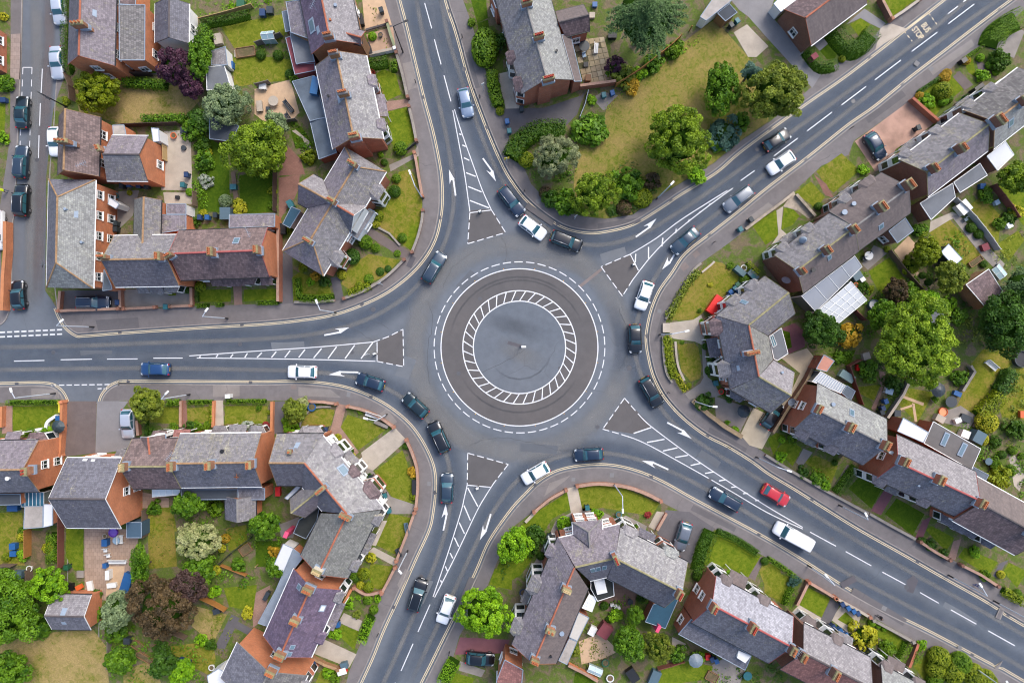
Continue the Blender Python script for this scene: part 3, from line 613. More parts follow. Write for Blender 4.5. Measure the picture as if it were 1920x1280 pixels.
def ext(H,pts,zs,roof=None,wall=None,name='extension',over=0.12,th=0.12,win=(),zb=0.1,skirt=True):
 if isinstance(zs,(int,float)):zs=[zs]*len(pts)
 P=[W(p,z)for p,z in zip(pts,zs)];n=len(P)
 if sum(P[i].x*P[(i+1)%n].y-P[(i+1)%n].x*P[i].y for i in range(n))<0:P.reverse()
 c=sum(P,Vector())/n;dn=Vector((0,0,-th));m=MB()
 m.add(P+[p+dn for p in P],[tuple(range(n)),tuple(range(2*n-1,n-1,-1))]+[(i,n+i,n+(i+1)%n,(i+1)%n)for i in range(n)]);ro=m.build(name+'_roof',roof or FELT,H)
 rim=MB()
 for i in range(n):rim.tube(P[i],P[(i+1)%n],0.055,n=5)
 rim.build('edge_trim',WHITE if skirt=='white' else LEAD,ro)
 if skirt:
  Q=[p.lerp(Vector((c.x,c.y,p.z)),min(0.3,over/max(0.3,(p-c).length)))+dn*0.6 for p in P];w=MB()
  w.add([Vector((q.x,q.y,zb))for q in Q]+Q,[(i,(i+1)%n,n+(i+1)%n,n+i)for i in range(n)]);w.build(name+'_wall',wall or BR,H)
  for i in win:
   a,b=Q[i%n],Q[(i+1)%n];dd=(b-a);dd.z=0;o_=Vector((dd.y,-dd.x,0)).normalized();l_=dd.length
   for k in range(max(1,int(l_/2.6))):pp=a.lerp(b,(k+0.5)/max(1,int(l_/2.6)));window(H,Vector((pp.x,pp.y,1.0))+o_*0.02,o_,1.1,min(1.25,min(a.z,b.z)-1.25))
 return ro
def glazed(H,pts,zs,nu=5,nv=2,name='conservatory',tint=(0.45,0.52,0.56,1),walls=True):
 """glazed lean-to: white bars, pale sheets between, low glazed walls"""
 P=[W(p,z)for p,z in zip(pts,zs)];L=lambda u,v:P[0].lerp(P[1],u).lerp(P[3].lerp(P[2],u),v)
 b=MB()
 for i in range(nu+1):b.tube(L(i/nu,0)+Vector((0,0,0.03)),L(i/nu,1)+Vector((0,0,0.03)),0.035,n=5)
 for j in range(nv+1):b.tube(L(0,j/nv)+Vector((0,0,0.035)),L(1,j/nv)+Vector((0,0,0.035)),0.04,n=5)
 if walls:
  for p in P:b.tube(Vector((p.x,p.y,0.1)),p,0.06,n=5)
 fr=b.build(name+'_frame',WHITE,H);gm=m_glass('pale_glazing_%d'%int(tint[0]*100),tint,0.2)
 for i in range(nu):
  for j in range(nv):
   q=[L(i/nu,j/nv),L((i+1)/nu,j/nv),L((i+1)/nu,(j+1)/nv),L(i/nu,(j+1)/nv)]
   if(q[1]-q[0]).cross(q[2]-q[0]).z<0:q.reverse()
   g=MB();dz=Vector((0,0,-0.02));g.hexa([p+dz for p in q],q);g.build('pane',gm,fr)
 if walls:
  w=MB()
  for i in range(4):a,c=P[i],P[(i+1)%4];w.add([Vector((a.x,a.y,0.1)),Vector((c.x,c.y,0.1)),c+Vector((0,0,-0.05)),a+Vector((0,0,-0.05))],[(0,1,2,3)])
  w.build(name+'_glass_wall',m_glass('greenish_glazing',(0.12,0.15,0.15,1),0.1),H)
def bay(wg,side,t,w=2.3,d=0.85,floors=2,roof='grey',brick=None,flat=False):
 H=wg['H'];P0,P1,out=wg['segs'][side];P=P0.lerp(P1,t);u=(P1-P0).normalized();he=wg['he'];top=he-0.25 if floors==2 else 2.75
 f=lambda x,y,z:Vector((P.x,P.y,0))+u*x+out*y+Vector((0,0,z))
 pl=[(-w/2,-0.1),(-w*0.3,d),(w*0.3,d),(w/2,-0.1)];m=MB()
 def ringw(z0,z1,mi,grow=0.0):
  q=[(x*(1+grow),y+grow*(1 if y>0 else 0))for x,y in pl]
  m.add([f(x,y,z0)for x,y in q]+[f(x,y,z1)for x,y in q],[(0,1,5,4),(1,2,6,5),(2,3,7,6),(4,5,6,7),(3,2,1,0)],mi)
 zs=[(0.1,0.9,1),(0.9,2.5,0)]+([(2.5,3.4,1),(3.4,top,0)]if floors==2 else[(2.5,top,0)])
 for z0,z1,mi in zs:ringw(z0,z1,mi,0.0 if mi else 0.03)
 o=m.build('bay_window',[WHITE,brick or(BRD if random.Random(int(P.x*9+P.y*5)).random()<.3 else REND)],H)
 for z0,z1,mi in zs:
  if mi or z1-z0<0.8:continue
  for(x0,y0),(x1,y1)in zip(pl[:-1],pl[1:]):
   x0,x1,y0,y1=x0*1.03,x1*1.03,y0+(0.03 if y0>0 else 0),y1+(0.03 if y1>0 else 0)
   e=Vector((x1-x0,y1-y0));nl=Vector((-e.y,e.x)).normalized()*0.03;g=MB();k0,k1=0.14,0.86
   if nl.y<0:nl=-nl
   qs=[(x0+e.x*k+s*nl.x,y0+e.y*k+s*nl.y)for s in(-1,1)for k in(k0,k1)]
   g.hexa([f(qs[0][0],qs[0][1],z0+0.12),f(qs[1][0],qs[1][1],z0+0.12),f(qs[3][0],qs[3][1],z0+0.12),f(qs[2][0],qs[2][1],z0+0.12)],[f(qs[0][0],qs[0][1],z1-0.12),f(qs[1][0],qs[1][1],z1-0.12),f(qs[3][0],qs[3][1],z1-0.12),f(qs[2][0],qs[2][1],z1-0.12)])
   g.build('pane',GLASS,o)
 r=MB();gq=[(x*1.12,y+(0.14 if y>0 else 0))for x,y in pl];zt=top+0.01;rise=0.12 if flat else 0.75
 r.add([f(x,y,zt)for x,y in gq]+[f(-w*0.2,-0.1,zt+rise),f(w*0.2,-0.1,zt+rise)],[(0,1,4),(1,2,5,4),(2,3,5),(3,2,1,0)]);r.build('bay_roof',RF[roof],o)
 return o
def porch(wg,side,t,w=1.8,d=1.1,z=2.7,roof='grey',door=(0.10,0.02,0.02,1)):
 H=wg['H'];P0,P1,out=wg['segs'][side];P=P0.lerp(P1,t);u=(P1-P0).normalized();f=lambda x,y,z_:Vector((P.x,P.y,0))+u*x+out*y+Vector((0,0,z_))
 m=MB();q=[f(-w/2,-0.1,z+0.6),f(w/2,-0.1,z+0.6),f(w/2,d,z),f(-w/2,d,z)]
 if(q[1]-q[0]).cross(q[2]-q[0]).z<0:q.reverse()
 m.hexa([p-Vector((0,0,0.1))for p in q],q);o=m.build('porch_roof',RF[roof],H)
 for x in(-w/2+0.1,w/2-0.1):k=MB();k.tube(f(x,d-0.15,0.1),f(x,d-0.15,z+0.02),0.06,n=6);k.build('porch_post',WHITE,H)
 dm=MB();a=math.atan2(out.y,out.x)-math.pi/2;c=f(0,0.02,1.15);dm.box(c,(0.9,0.08,2.05),a);do=dm.build('door',m_plain('door_%.2f%.2f%.2f'%door[:3],door,0.4),H);h=MB();c=f(0.32,0.08,1.1);h.box(c,(0.05,0.06,0.14),a);h.build('handle',LEAD,do)
G1='houses in the north-west block'
tile(0,0)
h=house((700,300),'brick house with mottled purple slate roof, one end cut off by the top left edge',G1)
w=wing(h,(605,-160),(590,430),(512,-160),(505,480),(858,-160),(858,485),roof=('dark','purple'),wall=BR,win=(0,3,0,1),cap='red');chimney(w,(618,205),L=1.9,pots=3,rot=0.15);slip(w,'b',0.45,0.6)
ext(h,[(893,38),(1087,38),(1085,452),(895,452)],[5.0,4.2,4.2,5.0],RF['pan'],BR,win=(0,1,2,3),name='rear_wing');ext(h,[(893,-150),(1020,-150),(1016,40),(897,32)],[4.9,3.7,3.7,4.9],RF['brownd'],BR)
h=house((1300,170),'small white rendered outbuilding with dark slate roof behind the purple tree',G1,'outbuilding','outbuilding')
w=wing(h,(1268,12),(1265,308),(1148,12),(1145,308),(1400,12),(1400,310),3.3,5.0,roof=('dark','blue'),wall=REND,win=(0,1,0,0),cap='dark',gut='white')
h=house((1640,430),'low garden shed with pinkish felt roof beside the clipped hedge',G1,'garden_shed','shed');ext(h,[(1588,382),(1690,350),(1706,488),(1586,490)],[2.3,2.5,2.5,2.3],RF['pinkl'],REND,'shed')
h=house((1640,590),'grey felt roofed shed against the grey-green tree',G1,'garden_shed','shed');ext(h,[(1546,502),(1682,494),(1730,655),(1552,678)],[2.6,2.3,2.3,2.6],FELT,REND,'shed',skirt='white')
h=house((1670,970),'dark timber shed below the grey-green tree',G1,'garden_shed','shed');ext(h,[(1570,880),(1792,945),(1738,1062),(1572,1042)],[2.5,2.5,2.1,2.1],FELTD,m_plain('brown_timber',lin(96,76,58),0.8,var=0.25),'shed')
h=house((620,1060),'brick house with brown ribbed tile roof beside the left street',G1)
w=wing(h,(488,835),(476,1300),(445,870),(425,1300),(748,862),(742,1310),roof='brown',wall=BR,win=(0,2,0,0),cap='tan');chimney(w,(505,1075),L=2.0,pots=3);aerial(h,W((655,1250),7.0),1.4,0.4)
w=wing(h,(770,1157),(1062,1160),(838,1012),(1110,1016),(800,1352),(1085,1355),4.8,6.9,roof=('purple','grey'),wall=BR,ends='ng',win=(0,0,0,1),cap='dark',gut='white');chimney(w,(778,1130),z=6.2,L=1.0,w=0.6,h=1.2,pots=2,rot=0.4)
ext(h,[(1135,960),(1190,965),(1195,1060),(1150,1065)],2.6,PLAST,REND,'lean_to');ext(h,[(845,940),(930,938),(945,1010),(850,1012)],[3.6,3.0,3.0,3.6],CONC,BR,'lean_to')
tile(0,1)
h=house((560,480),'corner house with hipped pale grey slate roof and orange brick wall of white windows',G1)
w=wing(h,(430,197),(420,690),(362,70),(335,878),(712,62),(686,880),5.6,8.6,roof=('blue','cream'),ends='hh',win=(0,5,0,0),cap='tan',gut='white');vent(w,'b',0.22,0.75);vent(w,'b',0.6,0.3);slip(w,'b',0.3,0.5);dish(h,W((345,705),5.0),(-1,0,0))
ext(h,[(820,200),(895,250),(870,285),(810,250)],2.9,PLAST,REND,'canopy');ext(h,[(780,740),(835,860),(840,890),(770,900)],3.4,FELTB,BR,'lean_to')
h=house((1050,680),'stone-coloured slate house with a chimney at each end next to the corner house',G1)
w=wing(h,(805,668),(1285,660),(825,480),(1310,478),(850,866),(1335,860),roof=('grey','dark'),win=(0,2,1,0),cap='tan',gut='white');chimney(w,(800,650),L=1.2,pots=3,along=True);chimney(w,(1215,648),L=1.2,w=0.9,pots=4);bay(w,'b',0.28,floors=1,roof='grey');bay(w,'b',0.72,floors=1,roof='grey');porch(w,'b',0.5)
w2=wing(h,(1078,198),(1068,560),(990,235),(990,520),(1192,198),(1190,520),4.4,6.2,roof=('olive','grey'),ends='gn',cap='tan')
ext(h,[(1195,330),(1395,330),(1395,440),(1195,470)],[3.6,3.0,3.0,3.6],RF['purple'],BR);ext(h,[(1250,250),(1395,250),(1395,328),(1250,325)],2.9,RF['purple'],REND)
h=house((1650,620),'long brown tiled house with pinkish ridge and orange brick gable',G1)
w=wing(h,(1300,622),(1978,597),(1325,440),(1995,425),(1330,808),(2005,800),roof=('brown','brownd'),win=(0,4,0,0),cap='pink');chimney(w,(1290,640),L=1.0,pots=3,along=True,rot=0.5);chimney(w,(1605,615),L=1.3,w=0.9,pots=4);chimney(w,(1945,600),L=1.2,w=0.8,pots=4);skylight(w,'a',0.7,0.55);aerial(h,W((1880,470),6.5),1.2,2.0)
bay(w,'b',0.32,floors=1,roof='brownd');porch(w,'b',0.5,w=3.0,roof='brownd');bay(w,'b',0.68,floors=1,roof='brownd');porch(w,'b',0.9,w=1.6,roof='brownd')
ext(h,[(1720,330),(2062,322),(2060,420),(1718,428)],[2.8,2.8,3.6,3.6],RF['purple'],BR,win=(2,0))
tile(1,0)
h=house((560,120),'house with purple rear slope and lichen-spotted front slope at the top edge',G1)
w=wing(h,(470,-120),(552,290),(300,-130),(430,410),(715,-130),(792,330),roof=('purpled','pinkl'),wall=BRB,win=(0,2,0,0),cap='red');chimney(w,(550,285),L=1.5,w=0.8,pots=4,cap='grey');vent(w,'b',0.45,0.6,0.15);vent(w,'b',0.7,0.85,0.1,mat=POT);aerial(h,W((455,80),8.0),1.8,1.1);skylight(w,'a',0.62,0.3,1.6,1.0);slip(w,'a',0.75,0.55,1.0,0.6)
wing(h,(620,235),(800,285),(640,200),(770,190),(700,320),(835,330),5.5,6.5,roof='purple',ends='ng',wall=BRB,cap='red')
ext(h,[(225,15),(345,0),(420,300),(262,245)],[4.0,4.8,4.8,4.0],RF['purple'],BRB,'rear_wing');ext(h,[(195,90),(250,75),(285,225),(222,240)],2.7,FELTB,BRB,'lean_to');ext(h,[(255,248),(380,238),(440,462),(302,480)],3.1,FELT,MAROON,'lean_to');ext(h,[(222,285),(258,275),(305,485),(440,475),(440,530),(292,560)],2.5,MAROON,MAROON,'rear_annexe')
h=house((700,760),'brick house with white-flecked front slope and three chimneys beside the north road',G1)
w=wing(h,(600,395),(732,1035),(432,505),(588,1120),(805,400),(965,1030),roof=('purple','greyl'),wall=BRD,win=(0,3,0,0),cap='tan',gut='white');chimney(w,(598,425),L=1.5,w=0.7,pots=4,wall=BRB,cap='grey');chimney(w,(665,715),L=1.6,w=0.8,pots=4,wall=BRB,cap='grey');chimney(w,(748,1035),L=1.5,w=0.9,pots=4,wall=BRD);slip(w,'a',0.5,0.75,1.4,0.7);vent(w,'a',0.42,0.3,mat=BLACK)
bay(w,'b',0.3,roof='purple');porch(w,'b',0.53,w=3.0,d=1.3,roof='purple');bay(w,'b',0.84,roof='purple')
m=MB();e=w['segs']['B'];c=e[0].lerp(e[1],0.5)+e[2]*0.2;m.box((c.x,c.y,3.3),(0.6,1.7,6.4),math.atan2(e[2].y,e[2].x));m.build('chimney_breast',BRD,h)
ext(h,[(272,612),(437,568),(520,880),(405,908)],3.0,FELTB,REND,'flat_extension');ext(h,[(405,910),(520,883),(605,1145),(472,1195)],[2.7,3.1,3.1,2.7],FELTB,BRD,'rear_wing')
m=MB();p=W((455,660),3.0);m.box((p.x,p.y,3.5),(1.0,2.3,0.9),R(-10));m.build('roof_box',m_plain('blue_sheet',lin(40,100,150),0.4),h)
tile(1,1)
h=house((560,400),'corner villa with crossed slate ridges, white bays and front porch at the upper left bend',G1)
w=wing(h,(415,505),(738,-30),(190,595),(640,-140),(500,790),(990,-40),5.4,8.3,roof=('purple','grey'),wall=BRD,ends='hh',win=(0,4,0,0),cap='tan',gut='white');chimney(w,(580,235),L=1.2,w=0.9,pots=4);chimney(w,(400,530),L=1.4,w=0.7,pots=4,along=False);chimney(w,(735,-40),L=1.4,w=0.7,pots=3)
wing(h,(565,235),(335,108),(370,300),(298,205),(505,60),(442,38),5.4,8.25,roof=('purple','pinkl'),wall=BRD,ends='ng',win=(0,0,0,2),cap='tan')
w3=wing(h,(575,242),(748,345),(815,255),(818,268),(700,455),(705,455),5.5,8.2,roof=('pinkl','blue'),wall=REND,ends='ng',win=(0,0,0,2),cap='red',gut='grey',verge='white')
bay(w,'b',0.17,w=2.6,d=1.2,roof='grey');bay(w,'b',0.83,w=2.6,d=1.2,roof='grey');ext(h,[(848,285),(893,308),(762,515),(708,480)],[3.3,2.7,2.7,3.3],RF['grey'],REND,'porch',win=(0,1,2,3))
ext(h,[(265,270),(335,300),(255,430),(200,400)],2.5,TEAL,REND,'lean_to')
G2='houses in the north block'
tile(2,0)
h=house((230,300),'brick house with blue-grey and cream slopes beside the conifer',G2)
w=wing(h,(67,-110),(252,560),(-130,-95),(78,718),(275,-110),(466,610),roof=('grey','cream'),wall=BRD,win=(2,0,0,0),cap='grey',gut='black');chimney(w,(200,290),L=1.6,w=0.7,pots=4,pot=POTR);chimney(w,(272,605),L=1.8,w=0.7,pots=5,pot=POTR);chimney(w,(110,40),L=1.6,w=0.7,pots=4,pot=POTR);vent(w,'b',0.72,0.35,mat=BLACK);bay(w,'a',0.62,roof='brownd');bay(w,'a',0.9,w=2.6,roof='brownd')
m=MB();e=w['segs']['B'];c=e[0].lerp(e[1],0.45)+e[2]*0.15;m.box((c.x,c.y,3.3),(0.5,1.8,6.4),math.atan2(e[2].y,e[2].x));m.build('chimney_breast',BRD,h)
ext(h,[(372,262),(437,255),(523,610),(467,612)],[4.6,3.6,3.6,4.6],RF['taupe'],BRD,'side_aisle');wing(h,(350,168),(578,112),(322,72),(530,28),(392,250),(590,230),4.2,5.8,roof=('taupe','brownd'),wall=BRD,ends='ng',win=(0,1,0,1),cap='dark')
tile(1,0)
h=house((1850,30),'dark roofed brick house just in view at the top edge above the dome shrub',G2);ext(h,[(1800,62),(1925,5),(1890,-120),(1740,-100)],[5.0,5.6,5.6,5.0],RF['dark'],BRD,'house',win=(0,1,2,3))
tile(2,0)
h=house((1540,50),'pale flat roofed garage row behind the conifer at the top edge',G2,'garage','garage');ext(h,[(1412,128),(1500,0),(1560,-90),(1700,-70),(1640,10),(1455,155)],2.7,CONC,REND,'garage')
h=house((1610,95),'small dark carport beside the pale garage row',G2,'carport','carport');ext(h,[(1540,100),(1630,30),(1688,95),(1600,160)],2.4,FELTD,m_plain('tan_timber',lin(150,110,70),0.8),'carport')
tile(3,0)
h=house((400,160),'brown tiled bungalow with reddish gable behind the curved clipped hedges',G2,'bungalow','bungalow')
w=wing(h,(275,140),(640,-135),(330,330),(970,-130),(118,75),(390,-130),3.2,5.7,roof=('taupe','brownd'),wall=BRK,win=(0,0,1,0),cap='red',gut='white');ext(h,[(42,30),(95,92),(215,0),(130,-60)],2.5,PLAST,REND,'lean_to')
G3='houses in the east block'
h=house((1400,1000),'brick house with purple-grey slates and flat rear extension beside the terracotta drive',G3)
w=wing(h,(1215,1275),(1605,975),(970,1195),(1485,832),(1195,1495),(1665,1112),roof=('grey','purple'),wall=BRK,win=(2,0,0,0),cap='lime',gut='white');chimney(w,(1215,1272),L=1.5,w=0.7,pots=4,wall=BRK);chimney(w,(1415,1125),L=1.5,w=0.9,pots=4,wall=BRK);bay(w,'a',0.1,roof='grey',w=2.2);bay(w,'a',0.62,roof='grey');porch(w,'a',0.35,w=2.4)
tile(3,1);ext(h,[(1140,245),(1385,95),(1405,200),(1222,368)],3.0,FELT,BRK,'flat_extension',skirt='white');ext(h,[(1392,88),(1590,-55),(1645,35),(1440,165)],2.8,FELT,BRK,'flat_extension',skirt='white')
tile(3,0)
h=house((1850,800),'brick house with ribbed grey-brown tiles at the right edge beside clipped ball shrubs',G3)
w=wing(h,(1690,920),(2050,640),(1480,815),(1990,425),(1685,1110),(2080,840),5.6,8.6,roof=('pan','cream'),wall=BRK,win=(3,0,0,0),cap='tan',gut='white');chimney(w,(1700,915),L=1.8,w=1.1,pots=5,wall=BRK);chimney(w,(1895,765),L=1.5,w=0.8,pots=4,wall=BRK);skylight(w,'b',0.3,0.5);bay(w,'a',0.5,roof='grey');bay(w,'a',0.1,roof='grey');porch(w,'a',0.3,w=2.2)
ext(h,[(1642,1172),(1782,1062),(1845,1160),(1722,1280)],[3.0,3.0,2.5,2.5],PLAST,BRK,'lean_to',skirt='white')
tile(3,1)
h=house((850,300),'terraced house with smooth dark brown tiles and tall chimneys above the white shed garden',G3)
w=wing(h,(640,430),(1035,140),(480,305),(850,5),(675,600),(1090,305),roof=('taupe','taupe'),wall=BRK,win=(2,0,0,0),cap='grey',gut='black');chimney(w,(1030,115),L=1.6,w=1.1,pots=5,wall=BRK);chimney(w,(825,280),L=1.6,w=1.1,pots=5,wall=BRK);vent(w,'a',0.3,0.3,0.2);vent(w,'a',0.1,0.35,0.25);skylight(w,'b',0.45,0.3,0.7,0.7);bay(w,'a',0.3,roof='grey');bay(w,'a',0.75,w=3.0,roof='taupe');porch(w,'a',0.52)
ext(h,[(905,452),(1030,355),(1092,450),(970,542)],[4.2,4.2,3.6,3.6],FELT,BRK,'rear_wing',win=(0,1,2,3))
h=house((380,650),'terraced house with mossy grey slates, glazed lean-to and white conservatory',G3)
w=wing(h,(215,752),(638,432),(62,632),(482,310),(270,930),(680,602),roof=('grey','taupe'),wall=BRK,win=(2,0,0,0),cap='lime',gut='black');chimney(w,(625,445),L=1.4,w=0.9,pots=4,wall=BRK);chimney(w,(420,600),L=1.4,w=0.9,pots=4,wall=BRK);chimney(w,(235,755),L=1.2,w=0.7,pots=4,wall=BRK);skylight(w,'b',0.52,0.6,0.5,0.7);vent(w,'b',0.22,0.6,0.2,mat=BLACK);m=MB();p=W((262,520),6.3);m.lathe(p,[(0.45,-0.2),(0.42,0.3),(0.2,0.75),(0.03,0.95)],10);m.build('roof_cowl',LEAD,h);dish(h,W((150,800),5.0),(-0.6,-0.8,0),0.6)
bay(w,'a',0.15,roof='grey');bay(w,'a',0.62,roof='grey');porch(w,'a',0.4)
glazed(h,[(250,940),(650,640),(705,720),(358,1058)],[3.9,3.9,2.9,2.9],4,1,'lean_to',(0.24,0.25,0.27,1));glazed(h,[(360,1062),(622,832),(742,970),(532,1142)],[3.0,3.0,2.5,2.5],5,4,'conservatory',(0.42,0.44,0.45,1))
zoomed(1240,490,6.4)
h=house((1000,950),'angled corner house of grey slate wings facing the roundabout from the right',G3)
w=wing(h,(1050,765),(1500,400),(660,650),(1272,165),(1285,895),(1612,620),roof=('grey','grey'),wall=BRD,ends='ng',win=(3,0,0,0),cap='lime',gut='black');bay(w,'a',0.35,roof='grey',w=2.6);bay(w,'a',0.75,roof='grey',w=2.6);skylight(w,'a',0.42,0.25,0.5,0.9)
w2=wing(h,(1050,768),(1170,1380),(668,655),(830,1530),(1285,898),(1350,1178),roof=('blue','olive'),wall=BRD,ends='nn',win=(4,0,0,0),cap='red',gut='black');chimney(w2,(1065,1095),L=2.0,w=0.7,pots=4,wall=BRD,cap='tan');bay(w2,'a',0.12,w=2.8,d=1.2,roof='brownd');porch(w2,'a',0.42,w=2.6,d=1.4,roof='dark');bay(w2,'a',0.74,w=2.8,d=1.2,roof='grey');slip(w2,'a',0.75,0.4,0.7,0.4)
w3=wing(h,(1170,1382),(1525,1590),(835,1535),(1315,1800),(1350,1183),(1645,1345),roof=('grey','pinkl'),wall=BRD,ends='ng',win=(3,0,0,0),cap='lime',gut='black');bay(w3,'a',0.3,floors=1,roof='dark');vent(w3,'b',0.5,0.3)
ext(h,[(1292,900),(1440,800),(1520,1105),(1390,1190),(1350,1170)],3.0,FELT,BRD,'flat_extension',skirt='white');glazed(h,[(1300,900),(1340,880),(1385,1000),(1340,1030)],[3.5,3.6,3.6,3.5],2,1,'roof_lantern',(0.10,0.2,0.22,1),False)
tile(3,2)
h=house((560,640),'brick house with cream rear slope and blue-grey front slope near the paved forecourt',G3)
w=wing(h,(345,500),(868,770),(395,310),(902,600),(200,640),(712,942),roof=('cream','blue'),wall=BRD,win=(0,3,1,0),cap='grey',gut='black');chimney(w,(365,505),L=1.4,w=0.7,pots=4,wall=BRD);chimney(w,(600,640),L=1.5,w=1.0,pots=4,wall=BRD);chimney(w,(860,775),L=1.5,w=0.9,pots=4,wall=BRD);skylight(w,'a',0.5,0.45,0.6,1.0);vent(w,'a',0.22,0.5,0.18);dish(h,W((200,465),5.0),(-0.7,0.3,0),0.55)
bay(w,'b',0.12,roof='dark',floors=2);bay(w,'b',0.55,roof='dark');porch(w,'b',0.33,w=2.4)
glazed(h,[(395,225),(580,330),(545,388),(330,300)],[2.9,2.9,2.9,2.9],12,1,'conservatory',(0.3,0.34,0.38,1));ext(h,[(590,330),(655,372),(620,442),(555,388)],2.6,FELTB,BRD,'lean_to');ext(h,[(420,100),(497,145),(440,225),(362,205)],3.0,m_stone('terracotta_roof',lin(196,138,118),0.1),BRD,'outhouse')
h=house((1250,960),'brick house with white annexe and flat extension with two skylights',G3)
w=wing(h,(965,900),(1562,1180),(1000,682),(1572,1000),(808,1005),(1400,1320),roof=('pinkl','blue'),wall=BRD,win=(0,3,1,0),cap='pink',gut='black');chimney(w,(1000,895),L=1.4,w=0.8,pots=4,wall=BRD);chimney(w,(1265,1030),L=1.5,w=1.0,pots=4,wall=BRD);vent(w,'b',0.38,0.5,0.1);dish(h,W((935,855),6.5),(-0.4,0.8,0),0.3)
bay(w,'b',0.05,roof='dark');bay(w,'b',0.62,roof='dark');porch(w,'b',0.35)
ext(h,[(1015,572),(1205,682),(1165,757),(970,672)],3.5,PLAST,BRD,'annexe');fr=ext(h,[(1240,600),(1595,805),(1525,962),(1170,762)],3.3,m_stone('ribbed_grey_felt',lin(108,104,102),0.1),BRD,'flat_extension',skirt='white')
for a,b in(((1345,690),(1308,775)),((1478,768),(1436,852))):
 p,q=W(a,3.36),W(b,3.36);m=MB();dd=q-p;c=(p+q)/2;m.box((c.x,c.y,3.36),(dd.length+0.2,0.75,0.16),math.atan2(dd.y,dd.x));o=m.build('skylight',LEAD,h);g=MB();g.box((c.x,c.y,3.40),(dd.length-0.1,0.45,0.12),math.atan2(dd.y,dd.x));g.build('pane',m_glass('sky_glass'),o)
ext(h,[(1540,940),(1655,1000),(1630,1045),(1520,980)],2.5,FELTB,BRD,'lean_to')
h=house((1780,1250),'brown tiled house with yellow lichen running off the right edge',G3)
w=wing(h,(1580,1205),(2060,1470),(1575,1010),(2040,1285),(1400,1340),(1860,1620),roof=('taupe','brownd'),wall=BRD,win=(0,4,0,0),cap='dark',gut='white');chimney(w,(1575,1205),L=1.4,w=0.9,pots=4,wall=BRD);bay(w,'b',0.12,floors=1,roof='dark');bay(w,'b',0.5,floors=1,roof='dark');bay(w,'b',0.8,floors=1,roof='dark');porch(w,'b',0.3,w=2.2,roof='blue');chimney(w,(1960,1430),L=1.4,w=0.9,pots=4,wall=BRD)
tile(3,1)
h=house((1640,880),'small dark roofed brick outhouse with white barge boards in the right gardens',G3,'outhouse','outhouse')
ext(h,[(1485,855),(1655,738),(1760,905),(1645,1040)],[3.2,2.8,2.8,3.2],RF['brownd'],BRB,'outhouse',skirt='white')
h=house((1280,1090),'pale grey roofed shed under the large lime-green tree',G3,'garden_shed','shed');ext(h,[(1205,1050),(1275,1020),(1360,1150),(1240,1180)],2.4,FELT,REND,'shed')
h=house((1080,1040),'small slate-blue shed roof between bushes behind the mown lawn',G3,'garden_shed','shed');ext(h,[(1035,1035),(1100,998),(1130,1045),(1068,1085)],2.2,FELTB,REND,'shed')
h=house((1370,640),'white roofed garden shed on the dry lawn',G3,'garden_shed','shed');ext(h,[(1298,610),(1355,550),(1455,660),(1392,715)],[2.5,2.1,2.1,2.5],PLAST,m_plain('dark_green_board',lin(50,60,56),0.8),'shed')
G4='houses in the south block'
tile(2,3)
h=house((500,450),'three winged slate house with turret bay facing the roundabout from below',G4)
w=wing(h,(468,415),(180,1085),(345,185),(-5,1030),(580,575),(330,1150),roof=('purple','taupe'),wall=BRD,ends='ng',win=(4,0,0,0),cap='red',gut='black');chimney(w,(405,565),L=1.4,w=0.8,pots=4,pot=POTC);chimney(w,(285,870),L=1.4,w=0.9,pots=2);chimney(w,(170,1095),L=1.3,w=0.8,pots=4);vent(w,'b',0.62,0.35,0.22);vent(w,'b',0.9,0.4,0.12,mat=BLACK);bay(w,'a',0.12,w=2.4,roof='purple');bay(w,'a',0.45,w=3.2,d=1.3,roof='grey');bay(w,'a',0.85,w=3.0,d=1.2,roof='grey');porch(w,'a',0.62,w=2.2)
w2=wing(h,(475,412),(775,345),(348,180),(815,105),(585,515),(712,487),roof=('purple','dark'),wall=BRD,ends='nn',win=(3,0,0,0),cap='lime',gut='white');chimney(w2,(770,335),L=1.5,w=0.7,pots=3,wall=BRD,pot=POTR,rot=0.2)
for t_ in(0.38,0.55,0.75):skylight(w2,'b',t_,0.62,0.55,0.8)
wing(h,(583,262),(575,148),(462,165),(455,76),(682,130),(672,56),5.5,7.0,roof='purple',wall=BRD,ends='nh',win=(0,0,0,2),cap='grey',gut='white')
w3=wing(h,(775,345),(1255,590),(818,105),(1328,395),(715,490),(1145,722),roof=('greyl','dark'),wall=BRD,ends='ng',win=(3,2,0,0),cap='lime',gut='black');chimney(w3,(1245,600),L=1.4,w=0.9,pots=4,pot=POTR);bay(w3,'a',0.12,w=2.8,roof='pinkl');bay(w3,'a',0.75,w=2.8,roof='cream');porch(w3,'a',0.42,w=2.4,roof='dark')
ext(h,[(592,512),(700,490),(758,520),(766,625),(642,665),(590,570)],3.0,BLKF,CREAM,'kitchen_extension',skirt='white')
q=[W(p,3.75)for p in((612,512),(692,498),(716,600),(640,618))];m=MB();m.hexa([Vector((p.x,p.y,2.95))for p in q],q);o=m.build('roof_lantern',REND,h);q=[W(p,3.79)for p in((622,520),(685,508),(700,575),(640,588))];m=MB();m.hexa([p-Vector((0,0,0.04))for p in q],q);m.build('lantern_top',PLAST,o)
